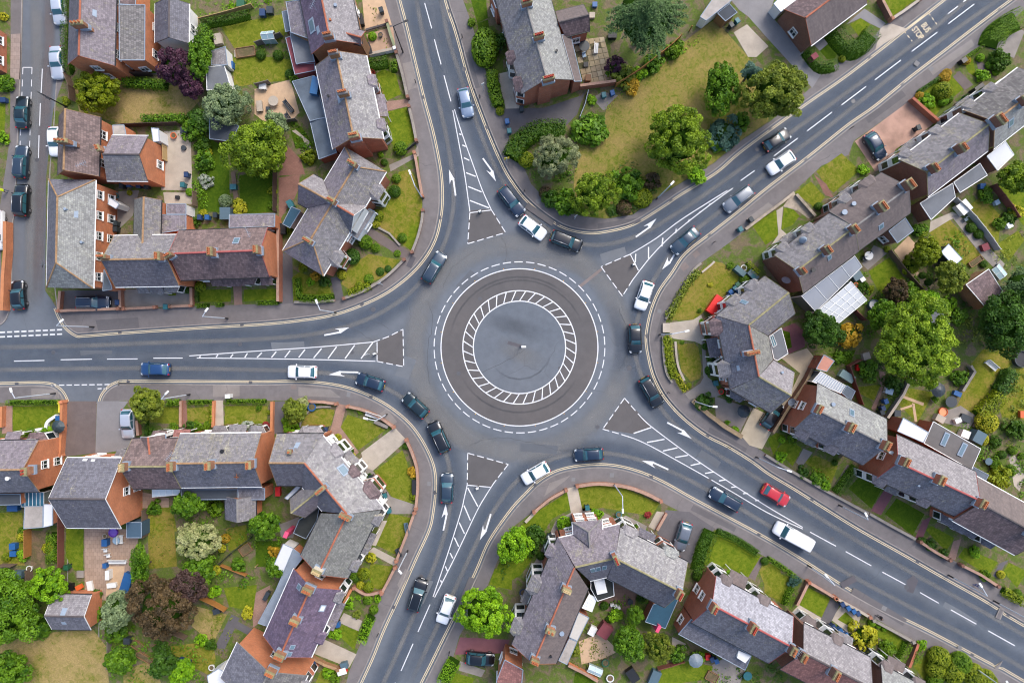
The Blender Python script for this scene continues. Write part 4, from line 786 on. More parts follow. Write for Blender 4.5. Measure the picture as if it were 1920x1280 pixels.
glazed(h,[(578,612),(636,645),(600,745),(525,715)],[3.1,2.7,2.7,3.1],3,4,'lean_to',(0.66,0.68,0.68,1));ext(h,[(500,750),(577,790),(490,962),(430,935)],[3.0,2.6,2.6,3.0],m_plain('cream_sheet_roof',lin(206,200,190),0.5),BRD,'lean_to');ext(h,[(428,945),(488,967),(412,1140),(350,1110)],[2.9,2.5,2.5,2.9],CONC,BRD,'lean_to')
ext(h,[(1060,690),(1250,640),(1150,870),(1000,820)],2.5,TEAL,BRD,'covered_yard')
h=house((60,1220),'brick house with ribbed red tiles at the bottom edge below the turret house',G4);ext(h,[(-115,1260),(-55,1105),(82,1180),(60,1420),(-115,1420)],[5.0,5.0,5.8,5.8,5.0],RF['red'],BR,'house',win=(0,1,2,3,4))
h=house((1650,800),'brick house with pale front slope and long slate lean-to in the lower right',G4)
w=wing(h,(1495,690),(2062,990),(1535,485),(2110,805),(1348,828),(1940,1170),roof=('white','blue'),wall=BRD,win=(3,0,1,0),cap='pink',gut='black');chimney(w,(1500,700),L=1.4,w=0.8,pots=3,wall=BRD,pot=POTR);chimney(w,(1790,850),L=1.5,w=1.0,pots=4,wall=BRD,pot=POTR);bay(w,'a',0.12,roof='taupe');porch(w,'a',0.33,w=2.6,d=1.6,roof='taupe');bay(w,'a',0.62,roof='taupe')
rr=ext(h,[(1345,800),(1795,1075),(1748,1182),(1248,912)],[4.4,4.4,3.4,3.4],RF['blue'],BRD,'rear_wing',win=(0,1,2,3));q=[W(p,4.4)for p in((1700,1035),(1795,1075),(1750,1130),(1688,1090))];m=MB();m.hexa([p-Vector((0,0,0.8))for p in q],q);m.build('roof_lantern',REND,h)
tile(3,3)
h=house((430,1150),'brick terraced house with mauve-brown tiles between the pale roofed houses at lower right',G4)
w=wing(h,(240,1040),(745,1300),(275,852),(772,1108),(98,1190),(610,1470),roof=('pinkl','red'),wall=BRK,win=(3,0,1,0),cap='dark',gut='black');chimney(w,(245,1065),L=1.4,w=0.9,pots=4,wall=BRK);chimney(w,(170,1020),L=1.4,w=0.9,pots=3,wall=BRK);chimney(w,(480,1190),L=1.5,w=0.9,pots=4,wall=BRK);aerial(h,W((205,1040),8.2),1.0,0.8);bay(w,'a',0.2,roof='taupe',floors=1);bay(w,'a',0.5,roof='taupe');porch(w,'a',0.75,w=2.2)
h=house((1000,1280),'house with greenish pale slates cut off by the bottom right edge',G4)
w=wing(h,(820,1345),(1260,1575),(852,1150),(1300,1400),(700,1510),(1150,1740),roof=('cream','grey'),wall=BRK,win=(3,0,1,0),cap='dark',gut='black');bay(w,'a',0.1,roof='taupe');porch(w,'a',0.4,w=2.6,d=1.4,roof='taupe');bay(w,'a',0.65,roof='taupe')
G5='houses in the south-west block'
tile(0,2)
h=house((100,950),'slate house with orange brick end wall and white-framed front at the left edge',G5)
w=wing(h,(-260,968),(222,960),(-260,745),(272,745),(-260,1137),(262,1130),roof=('purple','blue'),wall=BR,win=(2,0,0,1),cap='tan',gut='black');chimney(w,(235,962),L=1.2,w=0.9,pots=2,pot=POTR);vent(w,'b',0.72,0.65,0.18,mat=WHITE);bay(w,'a',0.78,floors=1,w=2.8,roof='brownd');porch(w,'a',0.42,w=2.0,roof='purple')
ext(h,[(-100,1142),(152,1142),(155,1222),(-100,1226)],3.8,FELTD,BR,'rear_wing');glazed(h,[(160,1130),(330,1130),(330,1238),(160,1238)],[2.9,2.9,2.6,2.6],6,1,'conservatory',(0.02,0.10,0.15,1))
tile(0,3);ext(h,[(186,-45),(322,-45),(322,112),(178,122)],2.8,CONC,REND,'flat_extension');ext(h,[(328,-60),(395,-60),(395,95),(325,112)],[2.8,2.4,2.4,2.8],PLAST,BR,'lean_to')
tile(0,2)
h=house((650,1150),'tall dark slate house with plain orange brick gable beside the two-tone tarmac drive',G5)
w=wing(h,(412,1180),(815,1183),(470,875),(882,872),(480,1398),(912,1398),5.4,8.8,roof=('blue','dark'),wall=BR,win=(2,1,0,1),cap='dark',gut='white',verge='white');bay(w,'a',0.82,floors=1,flat=True);slip(w,'a',0.35,0.05,0.6,0.3,WHITE);slip(w,'a',0.5,0.06,0.5,0.3,WHITE)
h=house((1150,930),'brown ribbed tile house with small front gablet between two slate houses',G5)
w=wing(h,(955,940),(1268,938),(945,730),(1347,728),(985,1108),(1365,1105),roof=('brown','brownd'),wall=BR,win=(2,1,0,0),cap='lime',gut='black');chimney(w,(945,935),L=1.2,w=0.9,pots=4,pot=POTC);chimney(w,(1300,930),L=1.4,w=1.0,pots=4);wing(h,(1122,846),(1107,705),(1052,742),(1048,712),(1235,735),(1230,712),5.4,6.9,roof='brown',wall=REND,ends='ng',win=(0,0,0,1),cap='red',gut='grey',verge='white');bay(w,'a',0.35,floors=1,w=2.6,roof='brown');porch(w,'a',0.85,w=2.2,roof='red');aerial(h,W((1300,850),7.4),1.2,0.9)
h=house((1650,900),'long grey slate house with orange brick gable and three chimneys, lower left',G5)
w=wing(h,(1275,915),(1918,908),(1350,695),(1948,693),(1345,1105),(1955,1088),roof=('grey','blue'),wall=BR,win=(3,2,0,0),cap='tan',gut='white');chimney(w,(1590,920),L=1.2,w=1.0,pots=4);chimney(w,(1890,915),L=1.2,w=0.9,pots=4);vent(w,'a',0.6,0.6,0.18,mat=BLACK);dish(h,W((1775,990),7.0),(0,-0.7,0),0.35,POT);bay(w,'a',0.38,floors=1,roof='grey',flat=True);porch(w,'a',0.62,w=2.4);bay(w,'a',0.86,floors=1,roof='grey')
ext(h,[(1357,1108),(1780,1108),(1780,1182),(1362,1186)],3.4,FELTD,BR,'rear_wing');ext(h,[(1784,1100),(1985,1100),(1985,1185),(1790,1185)],3.6,RF['blue'],BR,'rear_annexe');wing(h,(1778,1165),(1780,1338),(1690,1170),(1668,1340),(1885,1170),(1935,1338),3.2,4.9,roof=('blue','grey'),cap='grey');glazed(h,[(1142,1108),(1348,1108),(1348,1148),(1142,1165)],[2.8,2.8,2.5,2.5],4,1,'conservatory',(0.5,0.58,0.62,1))
zoomed(480,780,6.4)
h=house((700,700),'bent corner house of lichen-grey slates with rear wing at the lower left bend',G5)
w=wing(h,(170,562),(580,562),(248,212),(815,218),(240,835),(570,838),roof=('grey','dark'),wall=BR,ends='gn',win=(2,1,0,0),cap='tan',gut='black');chimney(w,(425,415),z=7.0,L=0.6,w=0.6,h=1.0,pots=1);slip(w,'a',0.55,0.4,0.6,0.9);bay(w,'a',0.62,floors=1,w=3.4,roof='pinkl')
w2=wing(h,(580,562),(1090,1172),(815,222),(1512,1130),(570,838),(770,1160),roof=('greyl','blue'),wall=REND,ends='nn',win=(6,0,0,0),cap='red',gut='white');skylight(w2,'a',0.42,0.2,1.3,1.0);chimney(w2,(795,870),L=1.7,w=0.7,pots=4);bay(w2,'a',0.2,roof='pinkl',w=2.6);bay(w2,'a',0.5,roof='brownd',w=2.2);bay(w2,'a',0.78,roof='brownd',w=3.2,d=1.2);porch(w2,'a',0.36,w=2.0)
w3=wing(h,(1095,1175),(775,1834),(1515,1130),(1062,1984),(780,1165),(525,1680),roof=('olive','olive'),wall=BR,ends='ng',win=(4,0,0,0),cap='red',gut='black');chimney(w3,(1085,1190),L=1.9,w=0.6,pots=4);chimney(w3,(755,1840),L=1.5,w=0.8,pots=5,pot=POTC,wall=CREAM);bay(w3,'a',0.12,roof='grey');porch(w3,'a',0.55,w=3.0,roof='grey');bay(w3,'a',0.82,roof='grey')
wing(h,(800,858),(440,1145),(570,850),(405,1000),(780,1060),(575,1232),4.9,7.4,roof=('grey','purple'),wall=BR,ends='ng',cap='lime');ext(h,[(345,980),(380,1000),(540,850),(490,835)],2.5,PLAST,REND,'lean_to')
ext(h,[(520,1240),(760,1090),(730,1250),(600,1470),(450,1400)],2.6,BLKF,m_plain('dark_green_board',lin(50,60,56)),'awning')
tile(1,3)
h=house((330,760),'terraced house with deep purple tile roof and pale chimneys beside the south-west road',G5)
w=wing(h,(412,560),(195,1045),(640,590),(400,1108),(288,418),(45,945),roof=('purpled','purpled'),wall=BR,win=(3,0,1,1),cap='red',gut='white');chimney(w,(400,570),L=1.6,w=1.0,pots=4,cap='lime');chimney(w,(305,800),L=1.4,w=0.9,pots=4,cap='lime');chimney(w,(190,1060),L=1.6,w=1.0,pots=4,cap='lime');skylight(w,'a',0.28,0.35,0.8,0.7,PLAST);skylight(w,'a',0.85,0.75,0.5,0.6);skylight(w,'a',0.95,0.75,0.5,0.6);skylight(w,'b',0.12,0.55,0.6,0.7);bay(w,'a',0.1,roof='grey');porch(w,'a',0.48,w=4.0,d=1.4,roof='purple');bay(w,'a',0.72,roof='purpled')
ext(h,[(205,237),(280,270),(207,445),(130,405)],2.8,PLAST,REND,'lean_to');ext(h,[(282,275),(357,330),(290,420),(205,610),(80,852),(15,830),(150,580)],2.7,m_stone('zinc_sheet',lin(140,152,166),0.12),BR,'lean_to')
h=house((60,1230),'grey tiled brick house cut off by the bottom edge beside the purple roofed terrace',G5)
w=wing(h,(95,1195),(-30,1460),(365,1230),(240,1480),(-150,960),(-290,1230),roof=('pan','blue'),wall=BR,win=(2,1,1,0),cap='grey',gut='white');chimney(w,(125,1180),L=1.5,w=0.8,pots=4);chimney(w,(-10,1440),L=1.5,w=0.8,pots=4);ext(h,[(-365,1225),(-280,1170),(-180,1230),(-220,1330),(-350,1320)],3.0,REND,REND,'annexe');bay(w,'a',0.3,roof='grey')
tile(0,3)
h=house((510,760),'small slate roofed brick outhouse beside the dry field',G5,'outhouse','outhouse')
w=wing(h,(347,778),(642,782),(400,617),(672,617),(372,882),(682,880),2.7,4.2,roof=('pinkl','blue'),wall=BR,win=(0,0,0,0),cap='dark',verge='white');slip(w,'a',0.45,0.8,0.7,1.0);slip(w,'b',0.4,0.5,0.6,0.5)
h=house((1005,130),'slate-blue flat roofed shed beside the tall dark slate house',G5,'garden_shed','shed');ext(h,[(950,75),(1060,75),(1060,190),(950,190)],2.4,m_plain('blue_board',lin(66,92,112),0.7),m_plain('blue_board',lin(66,92,112)),'shed')
tile(0,0)
h=house((-200,300),'red brick house front at the far left edge with white window frames','houses west of the left street')
ext(h,[(-160,120),(-160,440),(-700,440),(-700,120)],[5.2,5.2,6.5,6.5],RF['brown'],BRD,'house',win=(0,1,2,3),over=0.2)
L1=m_lawn('lush_lawn',0.12,(88,114,18),(126,138,36));L2=m_lawn('worn_lawn',0.5,(98,114,22),(136,140,46));L3=m_lawn('dry_lawn',0.8,(104,118,24),(142,140,48),(170,148,78));L4=m_lawn('parched_grass',1.15,(106,118,36),(150,140,66),(190,164,112));L5=m_lawn('dry_meadow',0.98,(102,118,32),(146,142,64),(176,154,94))
LD=m_lawn('dark_lawn',0.06,(62,92,10),(86,110,20))
TARM=m_asphalt('drive_tarmac',lin(98,95,98),0.16);TARB=m_asphalt('brown_tarmac',lin(108,97,94),0.2);TARL=m_asphalt('pale_tarmac',lin(134,133,135),0.12)
CON=m_stone('pale_concrete',lin(184,172,156),0.14,0.7);COND=m_stone('grey_concrete',lin(146,138,130),0.16,0.6);PINK=m_stone('pink_block_paving',lin(172,138,122),0.15,0.8,1,0.2);REDP=m_stone('red_block_paving',lin(150,108,94),0.16,0.8,1,0.2);MARO=m_stone('maroon_paving',lin(124,78,84),0.14,0.9)
SAND=m_stone('sand_gravel',lin(204,172,138),0.1,1.5);SLABS=m_stone('buff_slabs',lin(178,160,126),0.12,1.2,2,0.6);TERR=m_stone('terracotta_paving',lin(176,140,122),0.2,0.5);EARTH=m_soil('bare_earth',(126,104,80),(104,94,62))
_lv=[0]
def surf(name,mat,pts,lvl=2,sm=False):
 _lv[0]+=1;return patch(pts,mat,ZP+0.006*lvl+0.0012*(_lv[0]%5),name,sm=sm)
photo()
def plot(pts):surf('garden_earth',SOIL,pts,0.7)
plot([(120,-300),(122,100),(120,150),(101,205),(88,330),(86,545),(112,584),(225,582),(360,574),(520,569),(546,567),(627,562),(645,556),(712,526),(754,489),(772,471),(785,444),(791,414),(793,370),(787,320),(784,288),(779,265),(764,185),(741,100),(725,37),(715,0),(650,-300)])
plot([(800,-300),(868,0),(886,50),(908,125),(931,200),(948,214),(955,262),(972,300),(986,322),(996,346),(1023,373),(1061,396),(1091,406),(1135,411),(1186,403),(1231,371),(1286,338),(1336,308),(1391,263),(1440,231),(1490,190),(1520,165),(1541,136),(1586,111),(1601,106),(1651,54),(1671,38),(1721,0),(2100,-300)])
plot([(2300,-240),(1925,14),(1856,74),(1810,106),(1781,130),(1706,190),(1600,265),(1590,291),(1540,311),(1488,360),(1441,397),(1396,433),(1366,456),(1311,495),(1286,532),(1261,570),(1248,602),(1246,640),(1251,677),(1263,707),(1283,735),(1298,750),(1336,785),(1391,820),(1428,845),(1491,885),(1541,915),(1576,932),(1631,960),(1716,1007),(1791,1052),(1866,1092),(1925,1130),(2300,1340)])
plot([(2300,1520),(1866,1273),(1803,1231),(1756,1223),(1710,1198),(1630,1153),(1577,1123),(1512,1088),(1440,1046),(1340,991),(1280,961),(1236,938),(1172,911),(1122,906),(1082,911),(1060,918),(1000,958),(960,988),(931,1055),(915,1095),(862,1190),(850,1230),(826,1280),(720,1500)])
plot([(620,1400),(655,1257),(672,1215),(701,1157),(716,1115),(742,1052),(780,961),(785,902),(782,865),(766,828),(739,801),(691,773),(631,756),(589,751),(480,750),(236,750),(183,756),(127,756),(-300,752),(-300,1500)])
plot([(-300,400),(0,395),(20,260),(21,100),(22,-300),(-300,-300)])
A=lambda*p,**k:surf(*p,**k)
A('lawn',L4,[(140,158),(225,155),(362,163),(375,190),(350,218),(300,226),(235,234),(150,212)]);A('yard',COND,[(225,113),(300,78),(335,110),(330,142),(235,139)])
A('lawn',L2,[(415,50),(530,28),(537,60),(530,75),(480,85),(440,92)]);A('lawn',L2,[(437,110),(480,105),(545,113),(548,150),(480,158),(440,165)]);A('path',CON,[(440,95),(470,90),(475,103),(440,108)],lvl=3)
A('gravel_yard',SAND,[(478,168),(545,150),(562,212),(548,226),(500,232),(478,215)]);A('gravel_yard',SAND,[(678,-20),(715,-20),(735,48),(685,62)]);A('gravel_yard',m_stone('tan_gravel',lin(186,154,128),0.12,1.4),[(687,66),(737,51),(743,96),(700,108)])
tile(1,0);A('lawn',L1,[(905,555),(955,522),(1050,560),(1090,710),(958,770)]);A('lawn',L1,[(980,842),(1130,810),(1195,1050),(1075,1135),(1010,1070)]);A('path',PINK,[(945,770),(1140,745),(1145,800),(970,840)],lvl=3);A('path',COND,[(1000,1240),(1180,1160),(1215,1090),(1225,1170),(1010,1290)],lvl=3)
A('lawn',LD,[(260,980),(340,950),(440,1100),(300,1120)]);A('path',CON,[(270,985),(300,975),(400,1060),(415,1115),(385,1110),(350,1040)],lvl=3)
tile(1,1);A('lawn',L3,[(930,275),(1075,10),(1160,-10),(1215,100),(1248,220),(1240,370),(1205,500),(1150,590),(1030,510),(935,430)]);A('lawn',L3,[(640,850),(700,720),(850,625),(1080,670),(960,800),(700,890)]);A('lawn',L2,[(272,800),(330,760),(550,860),(582,960),(280,985)]);A('lawn',L1,[(1120,560),(1160,420),(1225,380),(1200,520),(1160,600)],lvl=3)
A('path',TARB,[(815,400),(1172,618),(1112,665),(798,462)],lvl=3);A('path',TARM,[(560,800),(628,800),(662,960),(597,978)],lvl=3);A('drive',TARM,[(192,610),(275,640),(282,992),(200,1000)],lvl=3);A('yard',REDP,[(172,55),(330,30),(325,130),(292,210),(205,330),(175,395)])
tile(1,0);A('yard',REDP,[(245,1100),(340,1200),(370,1310),(170,1320)])
photo();A('lawn',LD,[(378,255),(428,265),(433,400),(372,396)]);A('lawn',LD,[(449,330),(513,318),(513,398),(452,400)]);A('patio',CON,[(308,247),(358,244),(361,342),(361,357),(303,357)]);A('patio',CON,[(307,361),(362,362),(362,383),(310,382)]);A('yard',COND,[(217,360),(262,357),(250,405),(222,432)])
A('drive',TARM,[(117,545),(228,543),(228,581),(114,584)]);A('forecourt',COND,[(232,543),(358,541),(360,573),(232,579)]);A('lawn',L1,[(374,543),(434,543),(434,566),(374,566)]);A('lawn',L1,[(458,543),(520,541),(520,562),(458,565)]);A('path',PINK,[(438,537),(454,537),(455,571),(440,572)])
A('paving',m_stone('pinkish_flags',lin(166,150,142),0.12,1.2,2,0.6),[(22,65),(41,64),(39,150),(20,150)],lvl=1);A('lawn',L1,[(4,470),(15,470),(11,580),(3,580)]);A('lawn',L1,[(-60,195),(12,195),(9,265),(-60,265)])
A('rough_grass',L5,[(1075,352),(1082,262),(1130,235),(1138,200),(1160,178),(1190,165),(1250,105),(1310,58),(1340,38),(1403,108),(1440,150),(1440,228),(1390,262),(1335,307),(1285,337),(1230,370),(1185,402),(1135,410),(1090,404)])
A('drive',TARM,[(935,205),(1020,203),(1090,180),(1099,168),(1082,215),(1062,236),(988,240),(953,256)]);A('yard',CON,[(932,140),(962,133),(975,203),(950,212)]);A('lawn',LD,[(880,-10),(910,-10),(915,35),(895,45)]);A('lawn',LD,[(895,45),(915,38),(925,110),(905,115)])
A('drive',TARL,[(1345,-30),(1460,-30),(1442,28),(1505,97),(1541,137),(1522,166),(1495,135),(1440,75),(1402,32),(1385,20)]);A('hardstanding',CON,[(1375,62),(1400,47),(1440,88),(1418,108),(1402,108)],lvl=3)
tile(2,0);A('gate_pier_slab',COND,[(600,740),(680,690),(800,720),(790,800),(680,830)])
tile(3,0);A('lawn',LD,[(385,385),(460,322),(530,370),(500,440),(440,450)]);A('lawn',L1,[(612,190),(690,140),(762,190),(680,280)]);A('lawn',L1,[(835,-20),(1130,-20),(930,128)]);A('yard',TARL,[(580,190),(720,70),(880,180),(840,220),(760,180),(690,140)]);A('hardstanding',CON,[(842,205),(922,182),(1050,225),(870,330),(800,385)]);A('path',TARL,[(330,330),(385,385),(460,322),(420,290)])
A('drive',TERR,[(648,1062),(1055,762),(1250,920),(1150,1000),(955,1120),(895,1250),(800,1290)]);A('lawn',L1,[(1115,740),(1290,580),(1372,570),(1460,672),(1300,800),(1250,880)]);A('path',TARB,[(1380,580),(1430,535),(1535,640),(1470,680)],lvl=3);A('lawn',L1,[(1470,490),(1530,440),(1560,590),(1500,550)]);A('path',TARB,[(1550,440),(1640,500),(1600,540),(1570,520)],lvl=3);A('drive',COND,[(1640,360),(1720,300),(1860,210),(1920,240),(1840,440)])
photo();A('lawn',L2,[(1530,322),(1577,288),(1611,320),(1562,362),(1549,350)]);A('lawn',L2,[(1490,361),(1520,341),(1546,370),(1528,391)]);A('path',REDP,[(1526,328),(1546,366),(1564,373),(1548,345)],lvl=3)
tile(3,1);A('lawn',L1,[(-130,400),(90,280),(70,490),(-20,560)]);A('lawn',L1,[(115,285),(170,275),(235,340),(180,410),(95,445)]);A('path',CON,[(60,300),(110,270),(95,440),(140,480),(60,540),(20,560),(75,480)],lvl=3);A('patio',m_stone('pale_rubble',lin(170,156,138),0.25,2.0),[(185,165),(250,230),(350,330),(300,360),(215,300),(110,270)])
zoomed(1240,490,6.4);A('lawn',L3,[(60,705),(200,450),(480,100),(620,0),(730,20),(935,190),(900,260),(780,420),(490,620),(380,702)]);A('forecourt',CON,[(100,735),(380,700),(475,640),(535,830),(485,1000),(395,960),(100,920)]);A('lawn',L3,[(190,990),(390,980),(440,1030),(480,1260),(465,1400),(350,1440),(240,1310)]);A('path',COND,[(480,960),(520,960),(550,1380),(500,1380)],lvl=3)
A('patio',MARO,[(1450,800),(1592,740),(1702,830),(1722,1020),(1530,1110),(1500,1050)]);A('lawn',LD,[(1450,825),(1535,850),(1562,1030),(1508,1050)],lvl=3)
zoomed(1240,640,6.4);A('forecourt',COND,[(280,625),(465,500),(520,400),(610,470),(710,640),(640,665),(330,695)]);A('forecourt',m_stone('brown_concrete',lin(146,134,124),0.15,0.6),[(640,655),(900,745),(1092,795),(1030,900),(940,1085),(650,905)]);A('drive',m_stone('cream_concrete',lin(192,176,150),0.12,0.5),[(1100,795),(1250,860),(1440,720),(1530,640),(1660,380),(1425,190),(1740,80),(1840,200),(1530,690),(1315,1085),(1205,1290),(1050,1240),(945,1115)])
tile(3,1);A('lawn',L1,[(750,755),(905,650),(1050,850),(885,955),(815,890)]);A('gravel_bed',SAND,[(940,600),(1050,490),(1110,560),(1010,670),(1240,860),(1180,930),(1040,740)]);A('lawn',L3,[(1205,465),(1360,370),(1605,640),(1500,722),(1400,660),(1280,560)]);A('path',COND,[(1370,342),(1425,330),(1770,700),(1730,770),(1600,640)],lvl=3);A('lawn',L3,[(1490,272),(1600,190),(1745,345),(1722,540),(1690,560)]);A('lawn',L1,[(1700,120),(1780,40),(1930,100),(1930,440)]);A('patio',CON,[(1215,380),(1380,310),(1425,335),(1205,465)]);A('patio',COND,[(700,700),(790,560),(900,610),(745,745)]);A('rough_grass',L2,[(1700,560),(1870,450),(1920,520),(1800,680)])
tile(3,2);A('lawn',LD,[(440,92),(655,62),(602,190)]);A('lawn',L2,[(640,342),(840,322),(792,442),(680,390)]);A('path',PINK,[(830,220),(880,230),(850,380),(800,520),(770,500),(840,360)],lvl=3);A('lawn',L2,[(945,440),(1000,340),(1240,380),(1115,610)]);A('path',SAND,[(990,395),(1165,460),(1160,482),(985,415)],lvl=3);A('path',SAND,[(1075,460),(1095,465),(1115,600),(1095,600)],lvl=3.4);A('path',SAND,[(985,500),(1080,470),(1085,485),(995,515)],lvl=3.2)
A('rough_grass',L3,[(1395,530),(1450,400),(1495,200),(1605,60),(1800,20),(1825,170),(1700,275),(1560,570),(1480,640)]);A('rough_grass',L3,[(1850,200),(1930,200),(1930,590),(1750,565),(1730,500)]);A('patio',COND,[(1245,545),(1440,480),(1565,565),(1500,655),(1300,605)]);A('path',CON,[(1800,860),(1850,850),(1920,1000),(1880,1120),(1840,1080)])
A('lawn',L1,[(-5,730),(60,682),(112,700),(40,855)]);A('lawn',L1,[(60,805),(150,722),(250,800),(182,935)]);A('lawn',L2,[(268,900),(350,850),(522,930),(470,1062)]);A('lawn',LD,[(600,1100),(680,1012),(852,1100),(772,1250)]);A('lawn',LD,[(872,1290),(960,1172),(1170,1290),(1080,1450)])
A('path',COND,[(208,902),(262,800),(332,830),(245,945)],lvl=3);A('path',TARB,[(480,1105),(590,918),(625,940),(512,1135)],lvl=3);A('path',MARO,[(768,1265),(872,1102),(945,1130),(842,1300)],lvl=3)
tile(3,3);A('path',MARO,[(1155,60),(1222,28),(1150,205),(1098,190)]);A('lawn',L1,[(1180,132),(1222,100),(1392,190),(1332,292)]);A('path',PINK,[(1385,215),(1445,195),(1400,358),(1348,335)]);A('lawn',L1,[(1420,332),(1470,260),(1722,372),(1652,472)]);A('path',TARM,[(1730,380),(1800,352),(1705,490),(1680,470)]);A('lawn',L1,[(1760,442),(1800,372),(1940,440),(1862,565)])
photo();A('lawn',L1,[(925,1078),(960,1000),(1000,963),(1062,923),(1072,952),(1035,972),(1010,1010),(995,1052),(975,1078),(930,1102)]);A('lawn',L2,[(1083,915),(1125,908),(1172,915),(1236,943),(1222,966),(1180,960),(1130,951),(1092,957)])
tile(2,2);A('path',CON,[(408,1102),(488,1078),(530,1275),(442,1285)],lvl=3);tile(2,3);A('path',CON,[(1022,105),(1085,-10),(1150,0),(1070,132)],lvl=3);A('path',COND,[(165,380),(250,220),(330,60),(440,0),(560,-40),(690,0),(800,60),(850,20),(1010,100),(1000,150),(800,100),(460,60),(300,250),(220,400)],lvl=2.4)
A('drive',TARM,[(1150,-20),(1330,-5),(1520,118),(1335,385),(1250,335),(1085,155)]);A('lawn',L1,[(1525,130),(1862,330),(1770,482),(1560,405),(1380,470),(1390,400)]);A('path',TARB,[(1765,480),(1825,330),(1890,330),(1820,510)]);A('lawn',L2,[(1850,440),(1900,360),(2010,430),(2030,600),(1900,560)])
A('yard',m_stone('brown_slabs',lin(132,106,92),0.12,0.8,2,0.6),[(640,690),(765,525),(935,605),(920,690),(850,760),(700,735)]);A('patio',SAND,[(500,965),(660,900),(800,1035),(680,1095),(520,1135)]);A('lawn',L1,[(1110,1180),(1320,1108),(1505,1150),(1480,1245),(1090,1300)]);A('patio',COND,[(1500,1140),(1585,1090),(1745,1182),(1700,1300),(1480,1300)]);A('path',CON,[(1200,930),(1300,980),(1310,1020),(1200,1060)]);A('lawn',LD,[(470,1200),(530,1180),(640,1270),(460,1300)])
tile(1,3);A('drive',MARO,[(1530,932),(1905,950),(1862,1052),(1490,1062)]);A('lawn',L1,[(1480,1195),(1640,1240),(1600,1330),(1440,1320)]);A('lawn',L1,[(1750,540),(1790,420),(1920,430),(1920,580)]);A('path',COND,[(1530,1110),(1720,1180),(1690,1230),(1520,1180)],lvl=3)
tile(3,3);A('lawn',L1,[(230,692),(300,562),(462,640),(400,782)]);A('path',TARM,[(380,822),(470,640),(535,690),(452,855)],lvl=3);A('gravel_yard',CON,[(468,800),(548,690),(692,780),(640,932)]);A('lawn',L1,[(518,800),(580,742),(640,800),(636,866)],lvl=3);A('lawn',L1,[(768,892),(870,858),(1018,960),(992,1052)]);A('lawn',L2,[(1085,1150),(1180,1060),(1220,1180),(1200,1290)]);A('path',CON,[(160,760),(230,690),(400,790),(380,830)]);A('lawn',L2,[(-30,420),(150,480),(170,560),(100,680),(-30,600)])
tile(0,2);A('lawn',L1,[(100,487),(440,480),(440,570),(350,642),(150,682),(100,660)]);A('path',PINK,[(28,482),(100,480),(96,682),(20,690)]);A('drive',TARB,[(502,447),(728,447),(720,835),(480,862)]);A('drive',TARL,[(732,446),(968,446),(915,520),(1030,735),(940,810),(720,845)])
for q in([(1110,602),(1230,490),(1352,490),(1352,622)],[(1402,502),(1592,482),(1592,602),(1412,622)],[(1690,482),(2010,482),(2005,612),(1690,617)]):A('lawn',L2,q)
A('path',REDP,[(1364,440),(1402,440),(1412,662),(1358,662)]);A('path',CON,[(1612,440),(1676,440),(1682,655),(1600,655)])
tile(1,2);A('drive',TARM,[(145,446),(218,446),(200,692),(128,692)]);A('lawn',L3,[(330,642),(380,552),(500,500),(592,512),(562,632)]);A('lawn',L2,[(635,642),(690,547),(832,592),(972,662),(800,792),(770,812)]);A('lawn',L2,[(890,972),(1100,812),(1132,900),(1167,1060),(1167,1205),(1040,1192)])
A('path',PINK,[(555,685),(612,465),(682,477),(637,642),(775,830),(740,855)],lvl=3);A('drive',CON,[(790,832),(1042,642),(1132,740),(880,965),(822,942)],lvl=3.5);A('path',COND,[(740,850),(860,940),(1010,1160),(1195,1222),(1195,1290),(1010,1290),(880,1050)],lvl=2.6)
tile(1,3);A('lawn',L2,[(900,242),(1005,5),(1167,40),(1122,182),(1042,312)]);A('path',CON,[(842,292),(885,258),(1062,350),(1042,402)],lvl=3);A('lawn',L2,[(842,472),(862,382),(1022,402),(952,582),(880,562)]);A('path',CON,[(620,820),(660,750),(800,810),(780,890)],lvl=3);A('lawn',L1,[(600,900),(650,840),(775,890),(740,1030)]);A('forecourt',CON,[(425,1050),(520,950),(755,1060),(700,1160)]);A('path',CON,[(860,240),(950,60),(985,60),(900,250)],lvl=2.5);A('lawn',L2,[(440,1290),(490,1180),(600,1200),(620,1330)])
A('lawn',LD,[(0,212),(200,212),(132,402),(0,405)]);A('yard',PINK,[(-20,610),(112,540),(62,800),(-20,860)]);A('yard',COND,[(175,90),(330,30),(280,190),(190,190)])
tile(0,3);A('lawn',L1,[(500,105),(632,120),(627,432),(560,432),(500,330)]);A('patio',m_stone('pink_slabs',lin(176,150,130),0.12,0.8,2,0.55),[(637,120),(1062,125),(1002,350),(960,560),(800,660),(640,605)]);A('patio',SAND,[(800,402),(940,400),(922,562),(800,622)],lvl=3);A('path',EARTH,[(228,130),(352,140),(342,402),(238,422)]);A('lawn',L3,[(-30,0),(172,0),(190,395),(-30,395)])
A('field',L4,[(-200,940),(350,900),(700,872),(800,1000),(835,1450),(-200,1450)]);A('rough_grass',L3,[(1110,-20),(1302,0),(1332,402),(1120,422)]);A('rough_grass',L3,[(1282,1000),(1600,960),(1622,1100),(1582,1222),(1300,1082)]);A('rough_grass',L4,[(1482,702),(1705,762),(1602,980),(1442,852)]);A('lawn',L1,[(1680,562),(1930,540),(1902,742),(1720,702)]);A('lawn',L2,[(1700,120),(1850,90),(1860,240),(1720,290)]);A('field',L4,[(930,1180),(1150,1100),(1220,1300),(930,1330)]);A('drive',TARM,[(1615,1000),(1740,760),(1800,790),(1680,1040)]);A('yard',TARM,[(1760,800),(1930,890),(1930,950),(1740,850)])
